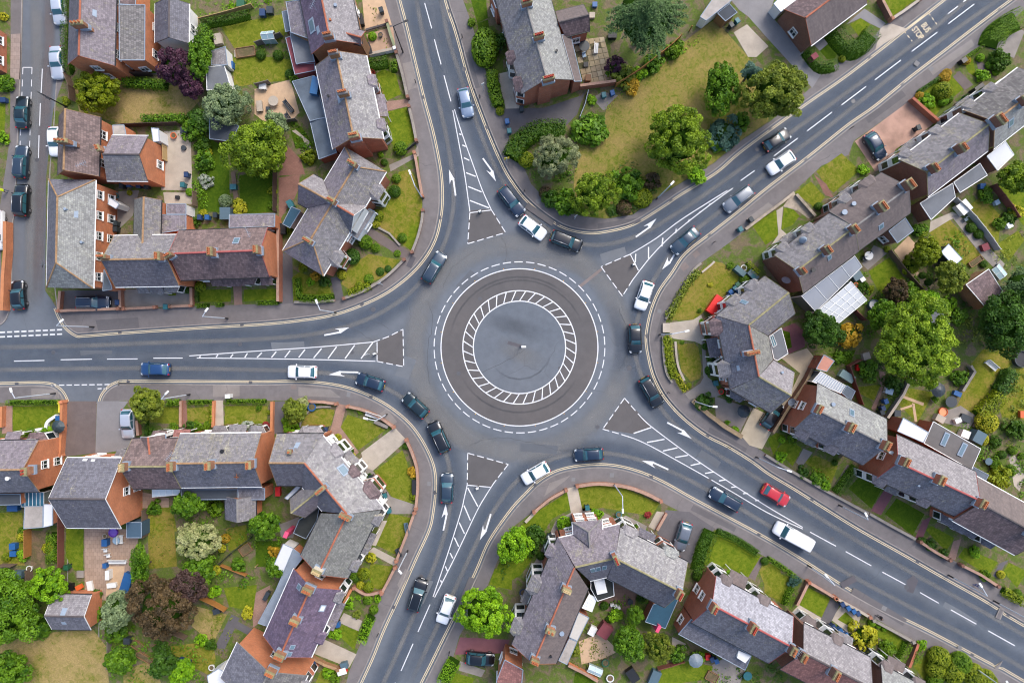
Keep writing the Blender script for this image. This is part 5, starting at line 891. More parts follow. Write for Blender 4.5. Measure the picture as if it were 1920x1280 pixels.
tile(0,2);A('lawn',L2,[(1115,1240),(1300,1240),(1330,1420),(1120,1420)]);A('yard',m_stone('pink_slabs'),[(1000,1110),(1270,1170),(1270,1240),(1010,1250)])
tile(2,0)
pat=patch([(455,310),(690,280),(770,590),(540,650)],m_soil('patio_joint',(120,108,84),(100,100,70)),ZP+0.014,'patio')
rs=random.Random(5);sm_={}
for i in range(6):
 for j in range(8):
  if rs.random()<0.06:continue
  u0,v0=(i+0.04)/6,(j+0.04)/8;u1,v1=(i+0.96)/6,(j+0.96)/8
  C=[(455,310),(690,280),(770,590),(540,650)];f=lambda u,v:((C[0][0]*(1-u)+C[1][0]*u)*(1-v)+(C[3][0]*(1-u)+C[2][0]*u)*v,(C[0][1]*(1-u)+C[1][1]*u)*(1-v)+(C[3][1]*(1-u)+C[2][1]*u)*v)
  q=WS([f(u0,v0),f(u1,v0),f(u1,v1),f(u0,v1)],0);m=MB();z=ZP+0.045+rs.random()*0.012;m.prism([(p.x,p.y)for p in q],ZP+0.01,z)
  k=rs.choice(('a','b','c'));m.build('paving_slab',m_stone('slab_'+k,{'a':lin(186,166,128),'b':lin(172,154,122),'c':lin(190,174,142)}[k],0.1,2.0),pat)
WB=m_brick('garden_wall_brick',(168,104,78),(140,90,72));COP=m_stone('wall_coping',lin(176,140,120),0.16,2.5);COPG=m_stone('grey_coping',lin(150,142,132),0.16,2.5);TIM=m_plain('fence_timber',lin(118,98,82),0.85,var=0.3);TIMO=m_plain('orange_timber',lin(170,116,56),0.8,var=0.25);TIMG=m_plain('grey_timber',lin(128,120,112),0.85,var=0.25)
def gwall(pts,label,h=0.8,w=0.26,mat=None,cop=None,sm=False,group='garden walls',cat='wall',piers=True,name='garden_wall'):
 P=WS(pts,0.4);P=spline(P,4)if sm else P;o0=P[0];root=props(empty(name,(o0.x,o0.y,ZP),label,cat,group),kind='thing')
 L_,R_=offset(P,w/2),offset(P,-w/2);m=MB();n=len(P)
 m.ribbon(atz(R_,0.1),atz(R_,h));m.ribbon(atz(L_,h),atz(L_,0.1));m.ribbon(atz(L_,h),atz(R_,h));m.add([Vector((L_[0].x,L_[0].y,0.1)),Vector((R_[0].x,R_[0].y,0.1)),Vector((R_[0].x,R_[0].y,h)),Vector((L_[0].x,L_[0].y,h))],[(0,1,2,3)]);m.add([Vector((L_[-1].x,L_[-1].y,0.1)),Vector((R_[-1].x,R_[-1].y,0.1)),Vector((R_[-1].x,R_[-1].y,h)),Vector((L_[-1].x,L_[-1].y,h))],[(3,2,1,0)])
 m.build('wall_body',mat or WB,root);c=MB();A_,B_=offset(P,w/2+0.05),offset(P,-w/2-0.05)
 c.ribbon(atz(A_,h+0.07),atz(B_,h+0.07));c.ribbon(atz(B_,h+0.07),atz(B_,h+0.004));c.ribbon(atz(A_,h+0.004),atz(A_,h+0.07));c.build('coping',cop or COP,root)
 if piers:
  for p in(P[0],P[-1]):k=MB();k.box((p.x,p.y,(h+0.25)/2+0.05),(0.42,0.42,h+0.2),0.3);k.build('pier',mat or WB,root)
 return root
def fence(pts,label,h=1.6,mat=None,post=None,group='garden fences',cat='fence',step=1.85,rails=True):
 P=resample(WS(pts,h*0.6),step);root=empty('garden_fence',(P[0].x,P[0].y,ZP),label,cat,group);mat=mat or TIM;rs=random.Random(len(label))
 for p in P:k=MB();k.box((p.x,p.y,h/2+0.1),(0.11,0.11,h+0.12),0.2);k.build('post',post or mat,root)
 for a,b in zip(P[:-1],P[1:]):
  k=MB();c=(a+b)/2;d=b-a;k.box((c.x,c.y,h/2+0.08+rs.uniform(-0.05,0.03)),((d.length)-0.13,0.045,h-0.1),math.atan2(d.y,d.x));k.box((c.x,c.y,h+0.06),(d.length-0.13,0.07,0.05),math.atan2(d.y,d.x));k.build('panel',mat,root)
 return root
photo()
gwall([(114,583),(226,579)],'brick front wall of the parked estate car yard on the west road',0.9);gwall([(117,546),(114,580)],'short brick wall between the corner pavement and the estate car yard',0.9,piers=False);gwall([(229,545),(230,577)],'brick party wall right of the estate car yard',1.0,piers=False)
gwall([(234,579),(292,576)],'low brick wall before the grey concrete forecourt',0.6);gwall([(318,575),(359,573)],'short low brick wall piece beside the teal bin',0.6);gwall([(361,540),(362,572)],'brick dividing wall between concrete forecourt and small lawn',0.9,piers=False);gwall([(527,430),(527,566)],'tall red brick boundary wall beside the dark narrow drive',1.7,mat=BRD,piers=False)
tile(1,1);gwall([(662,958),(800,905),(930,830),(1020,760),(1112,668)],'curved low wall below the corner villa garden',0.6,sm=True,cop=COPG,mat=BRK);gwall([(1172,612),(1215,500),(1245,380),(1252,300)],'curved low wall beside the straw-coloured villa lawn',0.7,sm=True,cop=COPG,mat=BRK);gwall([(1250,195),(1225,60),(1205,-60),(1190,-130)],'reddish brick wall along the bend before the villa',0.8,sm=True)
gwall([(285,985),(440,990),(590,972)],'low wall under the square-cut hedge of the villa',0.4,cop=COPG,piers=False);gwall([(858,395),(1000,470),(1080,560)],'dark kerbed path edging of the villa front path',0.35,0.16,mat=COPG,cop=COPG,piers=False)
tile(1,0);gwall([(1055,405),(1100,560),(1140,735)],'grey roadside wall before the upper small front lawn',0.8,cop=COPG,mat=BRK);gwall([(1150,805),(1180,930),(1205,1060)],'grey roadside wall before the lower small front lawn',0.8,cop=COPG,mat=BRK);fence([(1205,1065),(1080,1170),(1000,1110)],'dark low fence angled round the lower front lawn corner',0.9,m_plain('black_boards',lin(40,44,46),0.7));gwall([(830,425),(1045,378)],'pale coped wall between gravel yard and clipped hedge',1.0,cop=CON,mat=REND);gwall([(985,175),(1010,260),(1048,375)],'mossy roadside wall of the gravel front yard',0.9,cop=m_stone('mossy_coping',lin(150,158,120),0.2),mat=BRK);gwall([(820,225),(980,180)],'thin dark edging between the two gravel yards',0.4,0.14,mat=COPG,cop=m_stone('dark_ridge_tile'),piers=False)
fence([(0,330),(250,235)],'grey board fence between the two small back lawns',1.4,TIMG);fence([(0,640),(195,590)],'grey board fence above the sandy yard',1.4,TIMG);fence([(200,910),(340,890)],'low board fence below the sandy yard',1.2,TIMG)
tile(0,0);fence([(500,560),(530,600),(545,830)],'open slatted fence beside the left street tree',1.5,TIM);fence([(720,560),(1170,555)],'dark boundary fence behind the leftmost terrace yard',1.5,m_plain('dark_boards',lin(74,56,50),0.8));fence([(930,940),(1400,925)],'dark fence along the bottom of the parched lawn',1.5,m_plain('dark_boards',lin(74,56,50),0.8));fence([(1500,150),(1700,100),(1900,40)],'pale timber rail fence above the clipped hedge',1.2,m_plain('pale_timber',lin(190,160,110),0.8));fence([(1230,1000),(1240,1280)],'yellowish trellis fence beside the pink patio',1.3,m_plain('pale_timber',lin(190,160,110),0.8))
tile(0,1);gwall([(78,390),(78,600),(62,800),(55,1050)],'long orange brick wall left of the side street',1.4,0.34,mat=BR,cop=m_stone('orange_coping',lin(196,128,84),0.15),piers=False);fence([(1460,160),(1460,330)],'wooden fence panel beside the back garden patio',1.6,TIM)
gwall([(1745,10),(1768,215)],'brown sleeper path edging between the two dark lawns',0.25,0.5,mat=TIM,cop=TIM,piers=False,cat='edging')
tile(1,1);fence([(140,0),(140,330)],'dark timber fence between the dark lawn and red brick yard',1.6,m_plain('dark_boards',lin(74,56,50),0.8))
tile(2,0);fence([(780,640),(900,570),(1050,460),(1200,340),(1290,250)],'long orange timber fence between patio and dry grass',1.7,TIMO);fence([(1340,215),(1400,160)],'short orange fence piece beside the garage row',1.6,TIMO);gwall([(505,665),(620,650),(770,630)],'curved red brick wall at the foot of the slabbed patio',1.5,mat=BRD,piers=False);fence([(570,690),(545,790),(505,890)],'pale metal handrail fence beside the dark drive',1.1,LEAD)
tile(3,0);gwall([(825,0),(900,145)],'dark brick wall beside the bungalow forecourt',1.2,mat=BRK,piers=False);gwall([(915,155),(1000,100),(1130,5)],'pale coped wall along the upper right pavement',0.9,cop=CON);gwall([(1060,750),(1150,830),(1255,920)],'red brick wall between terracotta drive and ball shrub lawn',1.2,mat=BRD,piers=False,cop=m_stone('red_ridge_tile'))
tile(3,1);gwall([(195,165),(100,240),(-10,320),(-170,440)],'pale rubble wall along the north-east pavement',0.5,cop=m_stone('pale_rubble'),mat=COPG,piers=False);gwall([(210,180),(350,340)],'broken stone wall beside the rubble front garden',0.6,cop=m_stone('pale_rubble'),mat=COPG,piers=False);fence([(1400,210),(1520,320),(1640,470),(1770,660)],'long white capped fence between two dry lawns',1.3,m_plain('white_capped_board',lin(206,204,200),0.7));fence([(910,600),(1050,780),(1180,920)],'dark hedge-side fence below the mown lawn',1.3,TIM);fence([(1690,110),(1800,240),(1910,420)],'reddish boundary wall fence in the far right gardens',1.4,m_plain('reddish_boards',lin(126,74,62),0.8));fence([(650,1050),(740,1140)],'reddish fence stub beside the white conservatory',1.5,m_plain('reddish_boards'))
zoomed(1240,490,6.4);gwall([(55,690),(150,520),(350,150),(480,20)],'low dark wall round the roundabout-side lawn on the right',0.35,0.2,mat=COPG,cop=COPG,sm=True,piers=False);gwall([(20,900),(25,1100),(60,1330),(130,1450)],'curved low wall under the flower border facing the roundabout',0.45,0.2,mat=COPG,cop=COPG,sm=True,piers=False);gwall([(490,130),(600,40),(640,0)],'pale timber edging across the roundabout-side lawn',0.3,0.16,mat=CON,cop=CON,piers=False,cat='edging');gwall([(170,960),(185,1150),(215,1290),(280,1430)],'pale curved edging of the oval lawn',0.3,0.2,mat=CON,cop=CON,sm=True,piers=False,cat='edging');gwall([(60,740),(60,850)],'narrow timber steps beside the lamp post on the right pavement',0.4,0.9,mat=TIM,cop=CON,piers=False,cat='steps',name='garden_steps')
zoomed(1240,640,6.4);gwall([(370,705),(560,870),(760,1020),(960,1140)],'mossy stone wall before the brown concrete forecourt',0.8,0.5,mat=COPG,cop=m_stone('lichen_coping',lin(150,128,98),0.25),piers=False);gwall([(1840,200),(1700,480),(1520,740),(1310,1085)],'long brown wall between concrete drive and brick house',1.4,mat=BRK,piers=False,cop=m_stone('lichen_coping'))
tile(3,2);gwall([(-20,850),(200,985),(400,1100),(540,1175),(750,1290)],'low dark wall along the upper side of the south-east road',0.5,mat=BRK,cop=COPG,piers=False);gwall([(880,570),(1000,390),(1060,260)],'pale stone wall between cross-path lawn and slab path',1.0,mat=COPG,cop=CON,piers=False);gwall([(1500,180),(1530,225),(1440,370)],'grey concrete wall between the rough lawn and the big tree',1.0,mat=COPG,cop=COPG,piers=False);fence([(700,470),(600,180),(760,100)],'reddish fence round the small dark lawn',1.4,m_plain('reddish_boards'));gwall([(1650,410),(1600,540),(1540,640)],'brown sleeper edging along the rough lawn',0.4,0.2,mat=TIM,cop=TIM,piers=False,cat='edging')
tile(3,3);gwall([(760,10),(920,100),(1105,200)],'dark low wall before the dark green lawn, far right pavement',0.5,mat=BRK,cop=COPG,piers=False);gwall([(1130,215),(1240,290),(1350,350)],'brick wall with orange end piers on the far right pavement',0.8,mat=BRK);gwall([(1440,390),(1580,460),(1710,545)],'brick wall with orange end piers at the right edge',0.8,mat=BRK)
gwall([(295,515),(390,570),(490,630)],'red brick wall before the square small lawn',0.9,mat=BRD);gwall([(290,525),(250,610),(210,690)],'narrow brown wall left of the square small lawn',0.8,mat=BRK,piers=False);gwall([(500,635),(640,710),(750,775)],'pale topped wall behind the row of blue bins',0.9,cop=CON);gwall([(780,800),(930,880),(1075,960)],'grey wall before the yellow-green bush garden',0.8,mat=COPG,cop=COPG);gwall([(1110,975),(1080,1060),(1045,1150)],'narrow brown wall between clipped hedge blocks',0.9,mat=BRK,piers=False,cop=m_stone('red_ridge_tile'))
tile(2,2);gwall([(165,1275),(280,1180),(405,1110)],'curved brick wall before the left lawn of the turret house',0.8,sm=True);gwall([(488,1080),(650,1062),(850,1085),(1000,1135),(1112,1192)],'long curved brick wall before the turret house lawn',0.8,0.34,sm=True)
tile(2,3);gwall([(100,75),(190,-20)],'pale edging along the turret house side lawn',0.4,0.3,mat=CON,cop=CON,piers=False,cat='edging');gwall([(1155,5),(1085,130)],'narrow wall beside the white front path',0.7,mat=BRD,piers=False);fence([(1095,1170),(1200,1140),(1310,1105)],'rusty low fence above the bright green back lawn',1.1,m_plain('reddish_boards'));gwall([(420,1130),(540,1190),(640,1250)],'brick garden wall behind the cold frame',1.0,mat=BR,piers=False)
tile(0,2);gwall([(487,450),(485,650),(470,850)],'long orange brick wall left of the two-tone drive',1.1,mat=BR,cop=m_stone('orange_coping'));gwall([(1040,590),(1050,700)],'short brick wall beside the silver parked car',0.9,piers=False);gwall([(30,485),(25,640)],'orange brick wall beside the pink garden path',0.9,mat=BR,piers=False,cop=m_stone('orange_coping'));gwall([(1356,445),(1356,640)],'brick edging wall between the first two small lawns',0.5,piers=False);gwall([(1606,445),(1600,640)],'orange brick wall beside the pale garden path',0.6,mat=BR,piers=False,cop=m_stone('orange_coping'))
gwall([(150,690),(330,655),(385,690)],'white curved garden edging left of the drive',0.35,0.3,mat=REND,cop=REND,piers=False,sm=True,cat='edging');gwall([(350,655),(365,600),(435,552)],'white curved planter wall round the dark parasol corner',0.6,0.3,mat=REND,cop=REND,piers=False,sm=True);
tile(1,2);gwall([(128,450),(125,680)],'orange brick wall beside the narrow dark drive',0.9,mat=BR,piers=False,cop=m_stone('orange_coping'));gwall([(400,448),(500,452),(605,466)],'brick wall before the blue tub border',0.7);gwall([(690,485),(800,510),(920,560),(1035,640)],'curved brick wall behind the white bench frame',0.8,sm=True);gwall([(1130,735),(1180,850),(1210,960),(1215,1100),(1200,1250)],'curved brick wall beside the green lawn at the lower left bend',0.8,sm=True);gwall([(330,640),(345,580),(430,500),(560,490)],'grey curved edging round the small dry lawn',0.3,0.14,mat=COPG,cop=COPG,sm=True,piers=False,cat='edging')
tile(1,3);gwall([(1190,0),(1130,170),(1055,360)],'brick wall beside the south-west road above the white lamp post',0.8);gwall([(1045,410),(1000,500),(945,600)],'brick wall with round end pier beside the ball shrubs',0.8);gwall([(740,560),(830,610),(940,590)],'wavy brick wall between the shrub gardens',0.7,sm=True);gwall([(720,570),(660,680),(605,810)],'orange brick wall beside the bare earth bed',0.8,mat=BR,piers=False,cop=m_stone('orange_coping'));gwall([(410,1070),(520,1130),(620,1165)],'tan brick wall beside the pale forecourt at the bottom',0.9,mat=BRB,cop=CAP['tan'])
tile(0,3);fence([(205,130),(205,420)],'orange timber fence left of the earth path',1.5,TIMO);fence([(215,430),(215,600),(222,810)],'brown timber fence beside the dark hedge mass',1.5,TIM);fence([(455,10),(455,430)],'maroon fence between earth path and green strip lawn',1.4,m_plain('reddish_boards'));fence([(1085,-20),(1085,220)],'brown fence beside the blue-grey shed',1.6,TIM);fence([(1510,640),(1620,690),(1740,760)],'orange wall fence below the copper tree',1.3,TIMO);fence([(1300,900),(1450,965)],'dark fence piece below the copper tree',1.3,TIM);fence([(1650,380),(1760,280),(1910,170)],'black thin fence above the leaf heap',1.0,m_plain('black_boards'));fence([(1660,395),(1800,450),(1920,500)],'low orange board fence in the back gardens, lower left',0.9,TIMO);fence([(0,395),(190,400)],'dark fence below the yellow shrubs at the left edge',1.4,TIM);fence([(820,960),(815,1250)],'grey wire fence beside the dry field',1.1,TIMG)
tile(1,3);fence([(5,400),(70,335)],'pale leaning fence beside the dark back lawn',1.0,m_plain('pale_timber'))
def leaf_quads(C,N,size,rng,aspect=0.6):
 """one small rectangle per leaf: centres C, normals N"""
 n=len(C);a=rng.normal(size=(n,3));T=np.cross(N,a);T/=np.linalg.norm(T,axis=1,keepdims=True)+1e-9;B=np.cross(N,T)
 s=size*rng.uniform(0.6,1.35,(n,1));T=T*s*0.5;B=B*s*0.5*aspect
 tip=N*s*0.12
 return np.stack([C-T,C-B*1.0+tip,C+T,C+B*1.0+tip],1).reshape(-1,3)
def leaf_mesh(name,V,tint,mats,core=None):
 nq=len(V)//4;cv,cf=core if core else(np.zeros((0,3)),[])
 me=bpy.data.meshes.new(name);nv=len(V)+len(cv);me.vertices.add(nv);me.vertices.foreach_set('co',np.concatenate([V,cv]).astype(np.float32).ravel())
 loops=np.arange(len(V),dtype=np.int32);cl=np.array([i+len(V)for f in cf for i in f],dtype=np.int32);L=np.concatenate([loops,cl])
 me.loops.add(len(L));me.loops.foreach_set('vertex_index',L);st=np.concatenate([np.arange(nq)*4,len(V)+np.cumsum([0]+[len(f)for f in cf])[:-1]]).astype(np.int32)
 me.polygons.add(nq+len(cf));me.polygons.foreach_set('loop_start',st)
 if cf:me.polygons.foreach_set('material_index',np.concatenate([np.zeros(nq),np.ones(len(cf))]).astype(np.int32))
 for m in mats:me.materials.append(m)
 at=me.attributes.new('tint','FLOAT','POINT');at.data.foreach_set('value',np.concatenate([np.repeat(tint,4),np.zeros(len(cv))]).astype(np.float32))
 me.update();me.validate();return me
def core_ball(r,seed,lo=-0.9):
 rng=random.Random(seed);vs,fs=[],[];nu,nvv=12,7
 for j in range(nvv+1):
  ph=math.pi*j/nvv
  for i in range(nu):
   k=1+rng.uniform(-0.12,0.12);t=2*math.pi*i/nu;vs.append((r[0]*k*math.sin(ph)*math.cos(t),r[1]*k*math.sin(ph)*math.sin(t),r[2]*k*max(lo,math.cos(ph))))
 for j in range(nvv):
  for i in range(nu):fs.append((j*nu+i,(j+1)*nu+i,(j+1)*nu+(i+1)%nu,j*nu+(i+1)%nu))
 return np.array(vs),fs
def crown(R3,n,leaf,seed,clumps=40,rc=0.3,spread=0.62,style='broad',coref=0.7,asp=0.6):
 rng=np.random.default_rng(seed);K=clumps;i=np.arange(K)+0.5;ph=np.arccos(1-1.55*i/K);th=math.pi*(1+5**0.5)*i
 D=np.stack([np.cos(th)*np.sin(ph),np.sin(th)*np.sin(ph),np.cos(ph)],1)+rng.normal(size=(K,3))*0.12;D/=np.linalg.norm(D,axis=1,keepdims=True)
 rad=rng.uniform(0.6,1.0,(K,1))**0.8 if style!='clip' else np.full((K,1),0.9)
 az=np.arctan2(D[:,1],D[:,0]);p3=rng.uniform(0,6.28,3);rad=rad*(1+(0.13*np.sin(2*az+p3[0])+0.10*np.sin(3*az+p3[1])+0.07*np.sin(5*az+p3[2]))*np.sin(ph)*(style=='broad'))[:,None];CC=D*rad;rcs=rc*rng.uniform(0.6,1.3,K);ct=rng.uniform(0.0,1.0,K)
 k=rng.integers(0,K,n);d=rng.normal(size=(n,3));d/=np.linalg.norm(d,axis=1,keepdims=True);d=d+0.6*D[k]+np.array([0,0,0.3]);d/=np.linalg.norm(d,axis=1,keepdims=True)
 r=rng.uniform(0.55,1.0,(n,1))**0.6;P=CC[k]+d*r*rcs[k][:,None]
 if style=='clip':P=D[k]+rng.normal(size=(n,3))*0.22;P/=np.linalg.norm(P,axis=1,keepdims=True);P*=rng.uniform(0.93,1.02,(n,1));d=P
 N=d*spread+rng.normal(size=(n,3))*(0.55 if style!='clip' else 0.35)+np.array([0,0,0.25]);N/=np.linalg.norm(N,axis=1,keepdims=True)
 P=P*np.array(R3)*(1.0 if style=='clip' else 0.87);tint=np.clip(0.55*ct[k]+0.45*rng.uniform(0,1,n),0,1)
 if style=='feather':
  sh=420;a=rng.uniform(0,2*math.pi,sh);lv=rng.uniform(0.05,1,sh)**0.7;e=rng.uniform(0,0.25,sh);s_=rng.integers(0,sh,n);t=rng.uniform(0.0,1,n)**0.75;w=rng.normal(size=n)*0.055*(1.2-t)
  rr=t*(0.12+0.88*lv[s_]*(0.8+0.2*np.sin(a[s_]*4.0+1.0)));z=(1-lv[s_])*0.9-0.25*t*t+0.15+rng.normal(size=n)*0.03;aa=a[s_]+w/np.maximum(rr,0.1)
  P=np.stack([rr*np.cos(aa),rr*np.sin(aa),z],1)*np.array(R3);N=np.stack([np.cos(aa)*0.3,np.sin(aa)*0.3,np.ones(n)],1)+rng.normal(size=(n,3))*0.35;N/=np.linalg.norm(N,axis=1,keepdims=True);tint=np.clip(0.5*rng.uniform(0,1,sh)[s_]+0.4*rng.uniform(0,1,n)+0.15*t,0,1)
 return leaf_quads(P,N,leaf,rng,asp),tint
GP={
'lime':((60,94,8),(158,184,40)),'green':((44,88,10),(122,164,30)),'dark':((32,68,14),(86,126,32)),'olive':((72,94,18),(154,166,52)),'grey':((84,108,70),(168,186,134)),'purple':((52,28,44),(104,62,84)),'plum':((56,42,42),(104,80,72)),
'copper':((60,52,36),(118,96,62)),'conifer':((36,68,28),(106,138,76)),'pale':((128,142,76),(206,206,148)),'bright':((72,124,6),(158,204,30)),'yellow':((130,140,20),(214,206,50)),'twig':((96,108,62),(182,190,140)),'clip':((66,104,6),(122,156,20)),'clipd':((40,80,8),(88,122,18)),'moss':((92,112,6),(156,168,24)),'fresh':((70,108,10),(170,196,48)),'gold':((150,120,20),(222,180,50)),'blue':((40,76,64),(92,128,108)),'red':((110,30,36),(190,70,66)),'white':((120,140,110),(225,228,214))}
LM={k:m_leaf('leaves_'+k,*v)for k,v in GP.items()}
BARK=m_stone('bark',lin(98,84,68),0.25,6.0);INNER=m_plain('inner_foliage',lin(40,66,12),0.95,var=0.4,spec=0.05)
def tree(p,rpx,label,pal='green',h=None,style='broad',n=None,leaf=0.34,ell=1.0,rot=0.0,clumps=46,rc=0.3,flat=0.8,name='tree',group='garden trees',coref=0.66,asp=0.6):
 R_=rpx*KK/S;zc=(h or(R_*1.5+1.2));R_*=(HC-zc)/HC;R3=(R_,R_*ell,R_*flat);w=W(p,zc);seed=int(p[0]*7+p[1]*13)%99991
 root=empty(name,(w.x,w.y,ZP),label,'tree',group);n=n or int(min(15000,1500+330*R_*R_/(leaf/0.34)**2))
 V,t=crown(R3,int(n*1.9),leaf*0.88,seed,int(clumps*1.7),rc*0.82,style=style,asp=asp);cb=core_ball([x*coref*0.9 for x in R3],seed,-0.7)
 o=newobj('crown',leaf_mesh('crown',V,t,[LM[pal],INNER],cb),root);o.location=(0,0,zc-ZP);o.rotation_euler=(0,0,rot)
 m=MB();b=Vector((w.x,w.y,0.05));rs=random.Random(seed);tz=zc-R3[2]*0.2;r0=0.07+R_*0.045;c1=b+Vector((rs.uniform(-0.2,0.2),rs.uniform(-0.2,0.2),tz*0.6));m.tube(b,c1,r0*1.25,r0*0.8,8,cap=False)
 for i in range(5):
  a=i*1.26+rs.random();e=Vector((w.x+math.cos(a)*R_*0.6,w.y+math.sin(a)*R_*0.6*ell,tz+rs.uniform(0,0.5)*R3[2]));q=c1.lerp(e,0.5)+Vector((0,0,0.15*R_));m.tube(c1,q,r0*0.55,r0*0.35,6,cap=False);m.tube(q,e,r0*0.35,r0*0.1,5,cap=False)
 m.build('trunk',BARK,root,uv=False);return root
SHM={}
def shrub_mesh(kind,var):
 k=(kind,var)
 if k not in SHM:
  R3={'ball':(1,1,0.95),'loose':(1,1,0.85),'spiky':(1,1,0.8),'mound':(1,1,0.6)}[kind]
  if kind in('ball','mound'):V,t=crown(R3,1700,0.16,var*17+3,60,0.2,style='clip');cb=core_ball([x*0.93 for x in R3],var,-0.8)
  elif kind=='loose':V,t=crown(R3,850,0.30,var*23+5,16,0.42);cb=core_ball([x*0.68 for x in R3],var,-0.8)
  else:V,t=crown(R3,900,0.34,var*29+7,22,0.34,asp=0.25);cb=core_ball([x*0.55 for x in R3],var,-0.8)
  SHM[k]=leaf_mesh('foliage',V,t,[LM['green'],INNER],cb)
 return SHM[k]
_sc=[0]
def shrub(p,rpx,label,pal='green',kind='loose',h=None,group='garden shrubs',ell=1.0,rot=0.0,cat='shrub',name='shrub'):
 r=rpx*KK/S;hh=h if h else{'ball':0.95,'loose':0.85,'spiky':0.8,'mound':0.6}[kind]*r*1.15;_sc[0]+=1
 w=W(p,hh);o=newobj(name,shrub_mesh(kind,_sc[0]%3));o.location=(w.x,w.y,ZP+hh*0.42);o.scale=(r,r*ell,hh*0.62/0.8);o.rotation_euler=(0,0,rot+_sc[0]*1.3 if ell==1.0 else rot)
 setmat(o,LM[pal]);return props(o,label,cat,group,'thing')
def hedge(pts,wpx,h,label,pal='clip',sm=False,leaf=0.15,dens=70,group='clipped hedges',rough=0.03,name='hedge',cat='hedge',rnd=0.25):
 w=wpx*KK/S;P=WS(pts,h*0.8);P=spline(P,4)if sm else P;P=resample(P,0.5)+[P[-1]];rng=np.random.default_rng(len(label)*7+int(pts[0][0]));o0=P[0]
 L_,R_=offset(P,w/2*0.96),offset(P,-w/2*0.96);L2_,R2_=offset(P,w/2*0.7),offset(P,-w/2*0.7);n=len(P);m=MB();q=h-min(rnd,w*0.3)
 m.ribbon(atz(R_,0.1),atz(R_,q));m.ribbon(atz(R_,q),atz(R2_,h*0.97));m.ribbon(atz(R2_,h*0.97),atz(L2_,h*0.97));m.ribbon(atz(L2_,h*0.97),atz(L_,q));m.ribbon(atz(L_,q),atz(L_,0.1))
 for i in(0,-1):m.add([Vector((p.x,p.y,z))for p,z in((L_[i],0.1),(L_[i],q),(L2_[i],h*0.97),(R2_[i],h*0.97),(R_[i],q),(R_[i],0.1))],[(0,1,2,3,4,5)])
 cv=np.array([tuple(v-o0)for v in m.v]);
 C,N=[],[]
 prof=[(-1.0,0.15,-1,0.0),(-1.0,q/h,-1,0.25),(-0.72,1.0,-0.4,1.0),(0.72,1.0,0.4,1.0),(1.0,q/h,1,0.25),(1.0,0.15,1,0.0)]
 for a,b in zip(P[:-1],P[1:]):
  d=b-a;ll=d.length
  if ll<1e-4:continue
  u=d/ll;nn=Vector((-u.y,u.x,0));k=int(ll*(2*h+w)*dens)
  s=rng.uniform(0,1,k);wts=np.array([h,0.4,w,0.4,h]);wts/=wts.sum();seg=rng.choice(5,k,p=wts);t=rng.uniform(0,1,k)
  for si,sg,ti in zip(s,seg,t):
   x0,z0,nx0,nz0=prof[sg];x1,z1,nx1,nz1=prof[sg+1];x=(x0+(x1-x0)*ti)*w/2;z=(z0+(z1-z0)*ti)*h;c=a+d*float(si)+nn*x;C.append((c.x-o0.x,c.y-o0.y,z));nx=nx0+(nx1-nx0)*ti;nz=nz0+(nz1-nz0)*ti;N.append((nn.x*nx,nn.y*nx,nz+0.15))
 if not C:return None
 C=np.array(C)+rng.normal(size=(len(C),3))*rough;N=np.array(N)+rng.normal(size=(len(N),3))*0.35;N/=np.linalg.norm(N,axis=1,keepdims=True)
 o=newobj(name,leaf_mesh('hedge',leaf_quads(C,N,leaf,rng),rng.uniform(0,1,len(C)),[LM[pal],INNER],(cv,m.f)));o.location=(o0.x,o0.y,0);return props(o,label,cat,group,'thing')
def inside(poly,X,Y):
 r=np.zeros(len(X),bool);n=len(poly)
 for i in range(n):
  x0,y0,x1,y1=poly[i].x,poly[i].y,poly[(i+1)%n].x,poly[(i+1)%n].y
  if y0==y1:continue
  c=((Y<y0)!=(Y<y1))&(X<(x1-x0)*(Y-y0)/(y1-y0)+x0);r^=c
 return r
def cover(pts,label,pal='green',dens=14,h=0.5,leaf=0.3,name='undergrowth',asp=0.6,clump=0.5):
 """ground cover: leaves heaped in uneven mounds over an area"""
 P=WS(pts,0.2);xs=[p.x for p in P];ys=[p.y for p in P];rng=np.random.default_rng(int(abs(xs[0]*31+ys[0]*17))+1);A_=(max(xs)-min(xs))*(max(ys)-min(ys));n=int(min(16000,A_*dens));K=max(4,int(A_/2.0))
 cx,cy=rng.uniform(min(xs),max(xs),K),rng.uniform(min(ys),max(ys),K);ch=rng.uniform(0.25,1.0,K)*h;cr=rng.uniform(0.45,1.15,K);ct=rng.uniform(0,1,K)
 k=rng.integers(0,K,n);a=rng.uniform(0,2*math.pi,n);rr=np.sqrt(rng.uniform(0,1,n));X=cx[k]+cr[k]*rr*np.cos(a);Y=cy[k]+cr[k]*rr*np.sin(a);Z=ZP+0.03+ch[k]*np.sqrt(np.maximum(0,1-rr*rr))*rng.uniform(0.75,1.05,n)
 ok=inside(P,X,Y);N=np.stack([rr*np.cos(a)*0.6,rr*np.sin(a)*0.6,np.ones(n)*0.8],1)+rng.normal(size=(n,3))*0.4;N/=np.linalg.norm(N,axis=1,keepdims=True);C=np.stack([X,Y,Z],1)[ok];N=N[ok];t=np.clip(0.5*ct[k]+0.5*rng.uniform(0,1,n),0,1)[ok];o0=np.array([xs[0],ys[0],0])
 o=newobj(name,leaf_mesh('undergrowth',leaf_quads(C-o0,N,leaf,rng,asp),t,[LM[pal]]));o.location=tuple(o0);return props(o,label,'undergrowth',None,'stuff')
